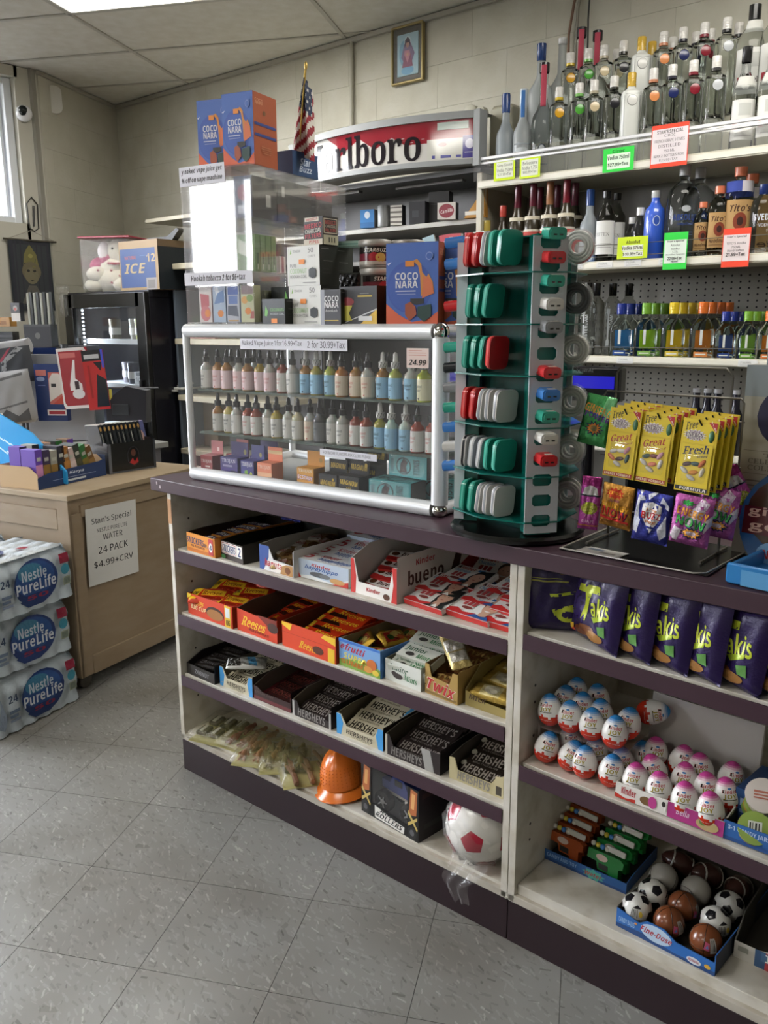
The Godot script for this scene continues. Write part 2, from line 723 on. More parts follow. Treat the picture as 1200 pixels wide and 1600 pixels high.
func wall_material() -> StandardMaterial3D:
	var m := StandardMaterial3D.new()
	m.resource_name = "painted block"
	m.vertex_color_use_as_albedo = true
	m.roughness = 0.7
	m.albedo_texture = noise_tex(0.01, ["#f0eee9", "#f8f7f3", "#ffffff"], 21)
	m.normal_enabled = true
	m.normal_scale = 0.25
	m.normal_texture = noise_tex(0.09, [], 22, 512, FastNoiseLite.TYPE_SIMPLEX_SMOOTH, true, 2.0)
	m.uv1_triplanar = true
	m.uv1_scale = Vector3.ONE * 0.9
	return m

# painted concrete blocks along a wall from p to q, one part each, slightly proud of the joints
func blocks(root: Node3D, p: Vector3, q: Vector3, inward: Vector3, y0: float, y1: float, m: Material, hex: String) -> void:
	var along := (q - p).normalized()
	var len := p.distance_to(q)
	var row := 0
	var y := 2.66 - 0.203 * ceilf((2.66 - y0) / 0.203)
	while y < y1 - 0.01:
		var x := -0.2 * (row % 2)
		while x < len - 0.01:
			var a := maxf(x, 0.0)
			var b := minf(x + 0.406, len)
			var t := minf(y + 0.203, y1)
			if b - a > 0.03:
				var mb := MB.new()
				mb.k(Color(hex).lerp(Color("#b2aea2") if rng.randf() < 0.5 else Color("#d6d3c8"), rng.randf() * 0.12))
				mb.at(p + along * (a + b) / 2 + Vector3(0, (y + t) / 2, 0) + inward * 0.0, Basis(along, UP, along.cross(UP)))
				mb.box(Vector3(), Vector3(b - a - 0.0003, t - y - 0.0006, 0.012 + rng.randf() * 0.0006), 0.0009)
				var o := part(root, "block", mb, "paint")
				o.mesh.surface_set_material(0, m)
			x += 0.406
		y += 0.203
		row += 1

func room() -> void:
	var wm := wall_material()
	# floor: slab, then the single tiles
	var m := MB.new()
	m.k("#3a3836").box(Vector3(-1.6, -0.055, -0.3), Vector3(9.4, 0.1, 8.4))
	var fl := struct("floor", m, "paint")
	var fm := floor_material()
	for i in range(-9, 10):
		for j in range(-6, 16):
			# tile cells: B from 0.296 + 0.3048 i, A from 1.76 + 0.3048 j
			var b := 0.296 + 0.3048 * (i + 0.5)
			var a := 1.764 + 0.3048 * (j - 4.5)
			var c := ab(a, b)
			if c.x < -5.0 or c.x > 1.2 or c.z < -3.6 or c.z > 1.6:
				continue
			# only what the camera could see from near its place
			if c.z < -1.75 and c.x > -2.3:
				continue
			if (c - Vector3(0, 0, 0)).dot(Vector3(-0.645, 0, -0.764)) < 0.55:
				continue
			var st := SurfaceTool.new()
			st.begin(Mesh.PRIMITIVE_TRIANGLES)
			var h := 0.1518
			var tone := 0.93 + rng.randf() * 0.1
			var o := Vector2(rng.randf(), rng.randf())
			var ring := []
			for s in [[-1, -1], [1, -1], [1, 1], [-1, 1]]:
				ring.append([ab(a + s[0] * h, b + s[1] * h, 0.0), Vector2(s[0], s[1])])
			for rr in [0, 1, 2, 3, 4]:
				var idx: Array = [[0, 2, 1], [0, 3, 2]] if rr == 0 else []
				for tr in idx:
					for e in tr:
						st.set_color(Color(tone, tone, tone))
						st.set_normal(UP)
						st.set_uv(o + ring[e][1] * 0.125)
						var w: Vector3 = ring[e][0]
						st.set_uv2(Vector2(w.x, w.z) * 0.35)
						st.add_vertex(w)
				if rr > 0:
					var p0: Vector3 = ring[rr - 1][0]
					var p1: Vector3 = ring[rr % 4][0]
					var out := (p0 + p1) / 2 - c
					out.y = 0
					for e in [p0, p1, p1 - UP * 0.004, p0, p1 - UP * 0.004, p0 - UP * 0.004]:
						st.set_color(Color(0.3, 0.3, 0.3))
						st.set_normal(out.normalized())
						st.set_uv(o)
						st.set_uv2(Vector2())
						st.add_vertex(e)
			var mi := MeshInstance3D.new()
			mi.name = "tile"
			mi.mesh = st.commit()
			mi.mesh.surface_set_material(0, fm)
			fl.add_child(mi, true)
	# back wall and the far end of the wall on the left
	m = MB.new()
	m.k("#aeaca0").box(Vector3(-1.7, CEIL / 2, -3.84), Vector3(8.6, CEIL + 0.1, 0.2))
	var wb := struct("wall_back", m, "paint")
	blocks(wb, Vector3(-5.63, 0, -3.735), Vector3(0.6, 0, -3.735), Vector3(0, 0, 1), 1.4, CEIL, wm, "#c6c4b8")
	var far := Vector3(-5.62, 0, -3.73)
	var bend := Vector3(-5.208, 0, -2.922)
	m = MB.new()
	m.k("#8f8d84")
	var dirn := (bend - far).normalized()
	m.at((far + bend) / 2 + Vector3(0, CEIL / 2, 0) - Vector3(0.891, 0, -0.454) * 0.1 - dirn * 0.1, Basis(dirn, UP, dirn.cross(UP)))
	m.box(Vector3(), Vector3(1.2, CEIL + 0.1, 0.19))
	var wl := struct("wall_left", m, "paint")
	blocks(wl, far + Vector3(0.004, 0, -0.002), bend + Vector3(0.004, 0, -0.002), Vector3(), 1.2, CEIL, wm, "#b9b7ab")
	# window wall: pier, sill wall, header, then a tall glazed front towards the street
	m = MB.new()
	m.k("#b7b4a8")
	m.box(Vector3(-5.31, CEIL / 2, -2.86), Vector3(0.2, CEIL, 0.16))
	m.box(Vector3(-5.31, 1.0, -2.19), Vector3(0.2, 2.0, 1.22))
	m.box(Vector3(-5.31, 2.86, -2.19), Vector3(0.2, 0.06, 1.22))
	m.box(Vector3(-5.31, CEIL / 2, -1.5), Vector3(0.2, CEIL, 0.16))
	m.box(Vector3(-5.31, 0.2, -0.36), Vector3(0.2, 0.4, 2.2))
	m.box(Vector3(-5.31, CEIL / 2, 1.9), Vector3(0.2, CEIL, 2.4))
	m.box(Vector3(-5.31, 2.8, 0.8), Vector3(0.2, 0.18, 4.6))
	m.box(Vector3(-5.31, CEIL / 2, 3.45), Vector3(0.2, CEIL, 0.7))
	struct("wall_window_side", m, "paint")
	m = MB.new()
	m.k("#b7b4a8")
	m.box(Vector3(2.9, CEIL / 2, -0.1), Vector3(0.2, CEIL + 0.1, 7.6))
	struct("wall_right", m, "paint")
	m = MB.new()
	m.k("#b7b4a8")
	m.box(Vector3(-5.15, CEIL / 2, 3.7), Vector3(0.5, CEIL + 0.1, 0.2))
	m.box(Vector3(-2.025, CEIL / 2, 3.7), Vector3(3.45, CEIL + 0.1, 0.2))
	m.box(Vector3(-4.3, 2.8, 3.7), Vector3(1.2, 0.2, 0.2))
	m.box(Vector3(-4.3, 0.85, 3.7), Vector3(1.2, 1.7, 0.2))
	m.box(Vector3(1.35, CEIL / 2, 3.7), Vector3(3.3, CEIL + 0.1, 0.2))
	struct("wall_street_side", m, "paint")
	window("window_1", Vector3(-5.3, 2.0, -2.78), Vector3(-5.3, 2.83, -1.58), 1)
	window("window_2", Vector3(-5.3, 0.4, -1.42), Vector3(-5.3, 2.71, 0.7), 2)
	window("window_3", Vector3(-4.9, 1.7, 3.7), Vector3(-3.75, 2.7, 3.7), 2)
	# ceiling: slab above, lay-in panels and the bars between them
	m = MB.new()
	m.k("#77756f").box(Vector3(-1.6, CEIL + 0.14, -0.3), Vector3(9.4, 0.1, 8.6))
	var ce := struct("ceiling", m, "paint")
	var cm := wall_material()
	cm.uv1_scale = Vector3.ONE * 2.0
	var lights := [[3.86, 1.953], [2.64, -0.49], [2.64, -2.93], [0.81, 1.953], [-1.63, 1.953]]
	for i in range(-5, 6):
		for j in range(-6, 12):
			var a := 3.86 + 0.61 * (j - 4)
			var b := 1.953 + 1.22 * (i - 1)
			var skip := false
			for q in lights:
				if absf(a - q[0]) < 0.1 and absf(b - q[1]) < 0.1:
					skip = true
			var c := ab(a, b)
			if skip or c.x < -6.3 or c.x > 3.2 or c.z < -4.3 or c.z > 4.2:
				continue
			var mb := MB.new()
			mb.k(Color("#dcdbd6").lerp(Color("#c9c6bd"), rng.randf() * 0.35))
			mb.at(ab(a, b, CEIL + 0.012), Basis(GB, UP, GB.cross(UP)))
			mb.box(Vector3(), Vector3(1.2, 0.014, 0.592), 0.003)
			var o := part(ce, "ceiling_panel", mb, "paint")
			o.mesh.surface_set_material(0, cm)
	for i in range(-5, 7):
		m = MB.new()
		m.k("#b4b2aa").at(ab(1.0, 1.343 + 1.22 * (i - 1), CEIL + 0.003), Basis(GA, UP, GA.cross(UP)))
		m.box(Vector3(), Vector3(11.0, 0.008, 0.024), 0.002)
		part(ce, "grid_bar", m, "paint")
	for j in range(-7, 12):
		m = MB.new()
		m.k("#b4b2aa").at(ab(4.165 + 0.61 * (j - 4), -1.0, CEIL + 0.002), Basis(GB, UP, GB.cross(UP)))
		m.box(Vector3(), Vector3(12.0, 0.006, 0.022), 0.002)
		part(ce, "grid_bar", m, "paint")
	m = MB.new()
	m.k("#a09d92")
	m.box(Vector3(-2.5, CEIL - 0.012, -3.715), Vector3(6.3, 0.024, 0.025), 0.003)
	m.at((far + bend) / 2 + Vector3(0.012, CEIL - 0.012, -0.006), Basis(dirn, UP, dirn.cross(UP))).box(Vector3(), Vector3(0.92, 0.024, 0.025), 0.003)
	struct("trim_1", m, "paint")

func window(called: String, lo: Vector3, hi: Vector3, bays: int) -> void:
	var m := MB.new()
	m.k("#d6dade")
	var along := Vector3(0, 0, 1) if absf(hi.z - lo.z) > 0.3 else Vector3(1, 0, 0)
	var w := (hi - lo).dot(along)
	var h := hi.y - lo.y
	var b := Basis(along, UP, along.cross(UP))
	m.at(lo, b)
	for i in bays + 1:
		m.box(Vector3(clampf(w * i / bays, 0.025, w - 0.025), h / 2, 0), Vector3(0.05, h, 0.09), 0.006)
		if i < bays:
			m.box(Vector3(clampf(w * i / bays, 0.025, w) + 0.04, h / 2, 0.02), Vector3(0.018, h, 0.05), 0.004)
	for y in [0.02, h - 0.02]:
		m.box(Vector3(w / 2, y, 0), Vector3(w, 0.04, 0.08), 0.006)
	var f := struct(called, m, "paint")
	for i in bays:
		var g := MB.new()
		g.at(lo, b).k("#ffffff").box(Vector3(w * (i + 0.5) / bays, h / 2, 0), Vector3(w / bays - 0.06, h - 0.06, 0.006))
		part(f, "pane", g, "pane")

const PURPLE := "#43303a"
const WHITE := "#d5d1c8"
const BOARD := "#6f6252"

# open display carton, base at the origin, front edge at z = 0, going back d
func tray(b: MB, w: float, d: float, hf: float, hs: float, hex, inside, front := "", side := "", notch := []) -> MB:
	var t := 0.0022
	b.k(inside).box(Vector3(0, t / 2 + 0.0004, -d / 2), Vector3(w - 0.002, t, d - 0.002))
	b.k(hex)
	var poly := PackedVector2Array([Vector2(-w / 2, 0), Vector2(w / 2, 0)])
	if notch.is_empty():
		poly.append_array([Vector2(w / 2, hf), Vector2(-w / 2, hf)])
	else:
		for i in range(notch.size() - 2, -1, -2):
			poly.append(Vector2((notch[i] - 0.5) * w, notch[i + 1] * hf))
	b.prism(poly, -t, 0)
	if not notch.is_empty():
		front = front.trim_prefix(front.get_slice(";", 0) + ";") if front.begins_with("r 0 0 1 1") else front
	if front != "":
		b.face(front, Vector3(-w / 2, 0, 0), Vector3(w, 0, 0), Vector3(0, hf, 0))
	for s in [-1.0, 1.0]:
		var sp := PackedVector2Array([Vector2(0, 0), Vector2(d, 0), Vector2(d, hs), Vector2(d * 0.2, hs), Vector2(0, hf if notch.is_empty() else hf)])
		b.at(Vector3(s * (w / 2 - (t if s > 0 else 0.0)), 0, -0.0002), Basis(Vector3(0, 0, -1), UP, Vector3(1, 0, 0)))
		b.k(hex if s > 0 else inside)
		b.prism(sp, 0, t)
		b.k(inside)
		b.at(Vector3(s * (w / 2 - 0.0005 - t if s > 0 else w / 2 - t - 0.0005), 0, -0.001), Basis(Vector3(0, 0, -1), UP, Vector3(1, 0, 0)))
		b.prism(sp, 0, 0.0004)
		b.t = Transform3D()
	if side != "":
		b.face(side, Vector3(w / 2, 0, -0.001), Vector3(0, 0, -d), Vector3(0, hs, 0))
	b.k(inside).box(Vector3(0, hs / 2, -d + t / 2), Vector3(w, hs, t))
	return b

func counter() -> void:
	var m := MB.new()
	m.k(PURPLE).box(Vector3(-0.93, 0.9295, -1.79), Vector3(2.46, 0.039, 0.645), 0.003)
	m.k("#b9aab0").box(Vector3(-2.125, 0.936, -1.4672), Vector3(0.006, 0.008, 0.001)).box(Vector3(-2.11, 0.926, -1.4672), Vector3(0.007, 0.009, 0.001))
	whole("countertop", m, "laminate", "long purple laminate countertop over the sweet shelves", "countertop")
	shelf_unit("sweet_shelf_unit", "white shelf unit with purple edged shelves of chocolate beside the wooden chest", -2.106, -0.892, [[0.735, 0.0], [0.532, 0.0], [0.331, 0.0]], true)
	shelf_unit("snack_shelf_unit", "white shelf unit with purple edged shelves of crisps, eggs and candy balls", -0.891, 0.32, [[0.752, -0.032], [0.4485, -0.029]], false)

func shelf_unit(called: String, label: String, x0: float, x1: float, shelves: Array, first: bool) -> void:
	var t := thing(called, label, "shelf unit", Vector3((x0 + x1) / 2, 0, -1.487))
	var w := x1 - x0
	var dp := 0.5
	for s in [-1.0, 1.0]:
		var m := MB.new()
		var h := 0.905 - 0.11
		m.k(WHITE).box(Vector3(s * (w / 2 - 0.009), 0.11 + h / 2, -dp / 2), Vector3(0.018, h, dp), 0.0015)
		if first and s < 0:
			m.k("#b98a5c").box(Vector3(-w / 2 + 0.009, 0.85, 0.0003), Vector3(0.0165, 0.075, 0.001))
		# rows of peg holes inside the panels
		m.k("#3c3a36")
		for y in [0.24, 0.28, 0.4, 0.5, 0.58, 0.62, 0.7, 0.82]:
			for z in [-0.06, -0.4]:
				m.at(Vector3(s * (w / 2 - 0.0182), y, z), Basis(Vector3.BACK, PI / 2)).lathe([0, -0.0004, 0.0035, -0.0004, 0.0035, 0.0004, 0, 0.0004], 8)
		part(t, "side_panel", m, "chipped")
	var m := MB.new()
	m.k("#c3beb2").box(Vector3(0, 0.5, -dp + 0.006), Vector3(w - 0.038, 0.78, 0.012))
	part(t, "back_panel", m, "chipped")
	m = MB.new()
	m.k(WHITE).box(Vector3(0, 0.126 if first else 0.136, -dp / 2 - 0.004), Vector3(w - 0.037, 0.018 if first else 0.03, dp - 0.015), 0.002)
	part(t, "bottom_shelf", m, "chipped")
	m = MB.new()
	m.k("#bfb9ae").box(Vector3(0, 0.117, -0.008), Vector3(w - 0.002, 0.02, 0.016), 0.002)
	part(t, "front_rail", m, "chipped")
	m = MB.new()
	m.k("#2e2026").box(Vector3(0, 0.0525, -0.018), Vector3(w, 0.105, 0.03), 0.002)
	m.box(Vector3(-w / 2 + 0.01, 0.0525, -0.26), Vector3(0.018, 0.105, 0.48), 0.002)
	part(t, "toe_board", m, "laminate")
	for q in shelves:
		var hold := MB.new()
		var run := Basis(Vector3.BACK, q[1])
		hold.at(Vector3(0, q[0] - q[1] * 0.0 + (q[1] * 0.36 if not first else 0.0) - q[1] * 0.0, 0), run)
		hold.k("#dcd8cf").box(Vector3(0, -0.009, -dp / 2 - 0.003), Vector3(w - 0.04, 0.018, dp - 0.02), 0.001)
		var sh := part(t, "shelf", hold, "chipped")
		var band := MB.new()
		band.t = hold.t
		band.k("#412d36").box(Vector3(0, -0.0195, -0.0005), Vector3(w - 0.038, 0.035, 0.004), 0.001)
		part(sh, "edge_band", band, "laminate")

# a row of alike bars lying in a carton, front one first
func bars(key: String, build: Callable, what: String, at: Vector3, n: int, dz: float, dy: float, tilt: float, group: String, jig := 0.06, fan := 0.0) -> void:
	for i in n:
		var b := Basis(UP, (rng.randf() - 0.5) * jig * 2.0) * Basis(Vector3.RIGHT, tilt)
		var p := at + Vector3((rng.randf() - 0.5) * 0.006 + fan * i, dy * i, -dz * i)
		put(key, build, what.replace("#", nth(i)), p, 0.0, group, b)

func flat_bar(called: String, cat: String, s: Vector3, hex, code: String, kind := "gloss", front := "") -> Callable:
	return func() -> Node3D:
		var m := MB.new()
		carton(m, s, hex, front, "", code, 0.003)
		return whole(called, m, kind, "a wrapped bar in its carton", cat)

func soft_bar(called: String, cat: String, s: Vector3, hex, code: String, kind := "pack") -> Callable:
	return func() -> Node3D:
		var m := MB.new()
		m.at(Vector3(0, s.z * 0.5, 0), Basis(Vector3.RIGHT, -PI / 2))
		pillow(m, s, hex, code, false, 0.4, 0.0012)
		return whole(called, m, kind, "a wrapped bar in its carton", cat)

func sweets() -> void:
	var m: MB
	var y := 0.7355
	# --- first shelf
	m = MB.new()
	tray(m, 0.142, 0.3, 0.056, 0.06, "#e08a2c", "#2a211c", "r 0 0 1 1 #e39230;r .02 .04 .98 .2 #c96f1c;w .32 .62 .6 .34 -3 #23305e b SNICKERS;w .4 .34 .5 .12 -3 #7b3a12 b ALMOND;e .66 .52 .07 .1 #7a4522;e .74 .44 .05 .08 #c98a4a;r .79 .1 .95 .95 #c23a3e;e .87 .5 .06 .25 #f1ece6;t .83 .36 .91 .64 #2a3468 b 4", "r 0 0 1 1 #c97a24")
	whole("candy_carton", m, "card", "orange candy bar carton with a red number flash, at the end of the first shelf", "carton", Vector3(-1.977, y, -1.503), -0.06)
	bars("orange_bar", soft_bar("candy_bar", "candy bar", Vector3(0.12, 0.045, 0.024), "#b87a35", "r .12 .18 .88 .82 #3a3560;t .2 .3 .8 .7 #e8e2d4 b SNICKERS"), "gold and navy candy bar, # from the front of the orange carton", Vector3(-1.985, y + 0.012, -1.56), 5, 0.044, 0.003, 0.1, "bars in the orange carton", 0.15)
	m = MB.new()
	tray(m, 0.113, 0.3, 0.052, 0.058, "#2f2320", "#1c1613", "r 0 0 1 1 #33251f;r .04 .3 .72 .95 #f0ece6;r .06 .34 .7 .91 #a83438;r .075 .37 .685 .88 #f0ece6;w .38 .62 .58 .42 -2 #26386f b SNICKERS;r .74 .3 .97 .95 #f0ece6;t .79 .36 .92 .88 #25356b b 2;e .12 .12 .1 .12 #4f8f58", "r 0 0 1 1 #201713")
	whole("candy_carton", m, "card", "near-empty dark brown candy carton with a navy lettered front", "carton", Vector3(-1.848, y, -1.513), -0.12)
	m = MB.new()
	tray(m, 0.142, 0.3, 0.07, 0.075, "#d9d9da", "#8d8a83", "r 0 0 1 1 #dcdbd9;p #2b4f97 0 0 .12 .0 .28 .55 .3 1 0 1;r .34 .02 .98 .44 #efeae4;w .42 .33 .5 .3 -4 #b82b36 b hanuta;p #b98a52 .62 .02 .98 .02 .98 .44 .8 .44 .68 .35;e .84 .22 .08 .14 #7b4a24", "r 0 0 1 1 #c9c6c0", [0, 1, 0.3, 0.9, 0.42, 0.5, 1, 0.45])
	whole("candy_carton", m, "card", "white and blue wafer carton with a cut-away front", "carton", Vector3(-1.66, y, -1.51), -0.05)
	var wafer := soft_bar("wafer_packet", "wafer packet", Vector3(0.095, 0.055, 0.022), "#8a6f45", "r .05 .1 .95 .9 #9c7d4e;p #e9e4da .05 .1 .5 .1 .35 .9 .05 .9;w .3 .5 .35 .3 20 #b02a36 b hanuta;e .75 .5 .15 .3 #6b4526", "foil")
	for i in 6:
		put("wafer", wafer, "foil wrapped wafer packet, %s in the heap of the cut-away wafer carton" % nth(i), Vector3(-1.665 + [0.02, -0.025, 0.03, -0.015, 0.025, -0.02][i], y + 0.008 + [0.0, 0.012, 0.02, 0.024, 0.026, 0.03][i], -1.545 - 0.035 * i), [0.3, -0.5, 0.8, 0.1, -0.4, 0.5][i], "wafers in the cut-away carton", Basis(UP, [0.3, -0.5, 0.8, 0.1, -0.4, 0.5][i]) * Basis(Vector3.RIGHT, 0.25))
	var hippo := func() -> Node3D:
		var b := MB.new()
		carton(b, Vector3(0.19, 0.052, 0.075), "#e9e7e2", "r 0 0 1 1 #e6e8ea;p #bccadb 0 .1 .3 .2 .7 .05 1 .4 1 1 0 1;w .5 .78 .36 .16 -4 #b8343a b Kinder;w .5 .6 .62 .26 -4 #2c5aa3 i happyhippo;e .45 .32 .17 .13 #5e6064;e .57 .3 .1 .12 #7a7d80;p #c23a30 .7 0 1 0 1 .3 .88 .18;e .8 .2 .14 .14 #c99a63;p #c23a30 0 0 .12 0 .06 .3 0 .35", "r 0 0 1 1 #d7d5d2", "r 0 0 1 1 #e9e9e8;t .3 .52 .62 .86 #b8343a b Kinder;t .34 .12 .92 .5 #2c5aa3 i happyhippo;t .05 .2 .2 .8 #b53940 b 5")
		return whole("wafer_box", b, "card", "white biscuit box with blue lettering", "biscuit box")
	for i in 5:
		put("hippo", hippo, ["frontmost white biscuit box with blue lettering and a brown biscuit picture", "second white biscuit box with blue lettering, behind the frontmost", "third white biscuit box with blue lettering, lying further back", "white biscuit box with blue lettering, topmost of the back pile", "white biscuit box at the far back beside the tall carton"][i], Vector3(-1.507 + 0.004 * i, y + 0.001 + [0, 0.0055, 0.011, 0.03, 0.05][i], -1.565 - 0.066 * i), 0.06, "white biscuit boxes", Basis(UP, 0.02 + 0.02 * (i % 3)) * Basis(Vector3.RIGHT, [0, 0.12, 0.15, 0.1, 0.1][i]))
	m = MB.new()
	tray(m, 0.155, 0.33, 0.089, 0.115, "#ece8e3", "#c7c3bc", "r 0 0 1 1 #ece8e4;p #c8322f 0 1 .07 1 .12 .5 .1 0 0 0;p #c8322f 1 1 .9 1 .93 .5 .88 .0 1 0;e .78 .12 .07 .09 #5b3a28;w .5 .2 .3 .12 0 #b8343a b Kinder", "r 0 0 1 1 #d9d5cf;w .32 .8 .22 .14 0 #b8343a b Kinder;w .33 .48 .42 .34 0 #4b2a20 b bueno;p #b93531 .3 0 1 0 1 .75 .62 .25;p #4a2c20 .62 .3 .72 .95 .8 .95 .72 .28", [0, 1, 0.08, 1, 0.17, 0.35, 0.83, 0.35, 0.92, 1, 1, 1])
	whole("candy_carton", m, "card", "tall white carton with red posts and brown lettering along its side", "carton", Vector3(-1.317, y, -1.517), -0.04)
	bars("bueno", flat_bar("candy_bar", "candy bar", Vector3(0.115, 0.02, 0.045), "#c23231", "r 0 0 1 .4 #b92d2c;p #ece8e4 0 .4 .4 .3 1 .55 1 1 0 1;t .3 .5 .9 .9 #4a2a20 i bueno;e .15 .65 .1 .2 #5a3826", "pack"), "red and white bar, # one up in the tall white carton", Vector3(-1.318, y + 0.003, -1.56), 4, 0.035, 0.017, 0.3, "bars in the tall white carton", 0.2)
	bars("bueno", none, "red and white bar lying low, # in the tall white carton", Vector3(-1.318, y + 0.003, -1.72), 2, 0.045, 0.03, 0.1, "bars in the tall white carton", 0.2)
	var girl := "r 0 0 1 1 #efeeec;t .05 .82 .5 .97 #b5343a b Kinder;r .06 .84 .11 .96 #222222;t .05 .66 .45 .8 #6fa3cc b Chocolate;r .56 .84 .72 .94 #3d7fc2;r .14 .4 .22 .62 #b34a4c;r .25 .4 .33 .62 #b34a4c;r .36 .4 .44 .62 #b34a4c;e .32 .3 .12 .06 #8a3f3a;p #c9302f 0 0 1 0 1 .04 .6 .16 .35 .1 .15 .22 0 .15;"
	var faces := ["p #1e1d1f .56 .5 .66 .86 .95 .98 1 .5 .9 .05 .62 .1;e .76 .5 .15 .25 #c79c86;p #c79c86 .68 .3 .8 .3 .84 .05 .64 .05;p #232b2a .5 0 .7 .12 .82 .06 .95 .16 1 0;p #f0ece8 .68 .02 .76 .16 .84 .02;e .71 .54 .015 .012 #33261f;e .81 .54 .015 .012 #33261f;e .76 .37 .04 .018 #a4534c", "e .77 .62 .19 .24 #3f2f26;e .77 .5 .16 .25 #cfa58c;p #cfa58c .68 .3 .86 .3 .86 .1 .68 .1;p #2c5aa0 .5 0 .64 .14 .77 .08 .9 .14 1 0;e .71 .54 .016 .012 #33261f;e .83 .54 .016 .012 #33261f;p #f3efe9 .7 .36 .84 .36 .8 .31 .74 .31"]
	for f in 2:
		var kb := func() -> Node3D:
			var b := MB.new()
			carton(b, Vector3(0.125, 0.013, 0.098), "#eae7e2", "r 0 0 1 1 #c2322f", "", girl + faces[f], 0.001)
			return whole("chocolate_box", b, "card", "white chocolate box with a face on its lid", "chocolate box")
		var name_of: String = ["girl's", "boy's"][f]
		var x: float = [-1.163, -1.037][f]
		for i in 3:
			put("kinder%d" % f, kb, "flat white chocolate box with a %s face, %s from the shelf edge" % [name_of, nth(i)], Vector3(x + [0, -0.01, 0.012][i] + (0.012 * i if f == 1 else 0.0), y + 0.0115 + 0.012 * i, -1.572 - 0.055 * i), 0.0, "flat white chocolate boxes", Basis(UP, [-0.12, -0.05, -0.1][i]) * Basis(Vector3.RIGHT, [0.22, 0.2, 0.2][i]))
	for i in 3:
		put("kinder1", none, "flat white chocolate box half behind the divider, %s in its pile" % nth(i), Vector3(-0.945 + 0.003 * i, y + 0.0115 + 0.015 * i, -1.57 - 0.04 * i), 0.0, "flat white chocolate boxes", Basis(UP, -0.06) * Basis(Vector3.RIGHT, 0.22))
	for i in 2:
		put("kinder1", none, "flat white chocolate box at the back of the shelf, %s of two" % nth(i), Vector3(-1.04 - 0.1 * i, y + 0.03, -1.79), 0.0, "flat white chocolate boxes", Basis(UP, 0.03) * Basis(Vector3.RIGHT, 0.5))
	# --- second shelf
	y = 0.5325
	var king := soft_bar("peanut_cup_packet", "candy packet", Vector3(0.125, 0.07, 0.026), "#d23c1e", "p #8f2214 .1 .1 .9 .1 .8 .3 .2 .3;r .3 .35 .88 .75 #f0b928;w .55 .55 .5 .26 0 #7b2314 I Reeses;p #efc22a .02 .1 .2 .1 .28 .9 .02 .9;t .06 .35 .2 .65 #33200f b KING", "pack")
	m = MB.new()
	tray(m, 0.216, 0.3, 0.066, 0.06, "#d2401f", "#6b2114", "r 0 0 1 1 #d4421f;w .22 .68 .3 .3 -5 #efc42d I Reeses;w .25 .4 .34 .2 -5 #e9d9a0 b BIG CUP;e .62 .42 .2 .3 #3c2118;e .62 .36 .18 .24 #a46f3a;r .84 0 .97 1 #e8bb33;r .86 .45 .95 .9 #d9dfe0;t .87 .1 .95 .35 #33200f b KING;p #efd23c 0 .75 .07 .85 .1 1 0 1", "r 0 0 1 1 #b43418")
	whole("candy_carton", m, "card", "orange carton with a big peanut cup picture, below the navy lettered carton", "carton", Vector3(-1.953, y, -1.505), -0.03)
	for i in 5:
		put("king", king, "fat orange peanut cup packet, %s in the carton with the big cup picture" % nth(i), Vector3(-1.95 + [-0.05, 0.035, -0.045, 0.04, -0.01][i], y + 0.022 + [0.02, 0.012, 0.03, 0.022, 0.04][i], -1.55 - [0.0, 0.02, 0.08, 0.09, 0.16][i]), 0.0, "fat peanut cup packets", Basis(UP, [0.5, 0.25, 0.3, 0.5, 0.2][i]) * Basis(Vector3.RIGHT, 0.28))
	var cup := soft_bar("peanut_cup_packet", "candy packet", Vector3(0.115, 0.055, 0.018), "#c8381d", "p #4a1c12 .1 .15 .9 .15 .8 .45 .2 .45;w .5 .62 .6 .3 0 #e9b92c I Reeses", "pack")
	m = MB.new()
	tray(m, 0.174, 0.3, 0.066, 0.078, "#d2401f", "#5d4a3c", "r 0 0 1 1 #d3411f;w .42 .5 .6 .44 -6 #efc42d I Reeses;w .55 .2 .5 .12 -6 #6b1e12 b MILK CHOCOLATE;p #7c2817 .5 1 1 1 1 .5 .8 .6;e .9 .62 .13 .22 #44261b", "r 0 0 1 1 #ad3217", [0, 1, 0.5, 0.93, 1, 0.98])
	whole("candy_carton", m, "card", "orange carton with yellow script, second along the second shelf", "carton", Vector3(-1.746, y, -1.507), -0.03)
	bars("cup", cup, "red peanut cup packet, # from the front of the second orange carton", Vector3(-1.735, y + 0.004, -1.56), 6, 0.038, 0.008, 0.2, "packets in the second orange carton", 0.3)
	m = MB.new()
	tray(m, 0.208, 0.3, 0.071, 0.075, "#d8441f", "#6a3a26", "r 0 0 1 1 #d9461f;w .5 .3 .34 .3 -6 #efc42d I Reeses;e .68 .3 .1 .16 #5a2b1a;r .86 0 .98 .55 #e9bd30;p #efc22f 0 1 .2 1 .16 .72 0 .88;p #e9bd30 .74 .86 1 .7 1 1 .8 1;r 0 .6 1 .62 #bd3a1a", "r 0 0 1 1 #b0361a")
	whole("candy_carton", m, "card", "widest orange carton, with a small yellow script low on its front", "carton", Vector3(-1.538, y, -1.505), -0.03)
	var sk := flat_bar("candy_bar", "candy bar", Vector3(0.15, 0.014, 0.042), "#d23a1c", "p #3a1c14 .1 .1 .6 .1 .5 .5 .15 .5;w .6 .65 .66 .4 0 #efbf2c I Reeses;r .02 .2 .1 .8 #f0c232", "pack")
	bars("sticks", sk, "long orange bar, # from the front of the widest orange carton", Vector3(-1.535, y + 0.03, -1.555), 6, 0.036, 0.008, 0.3, "bars in the widest orange carton", 0.1)
	m = MB.new()
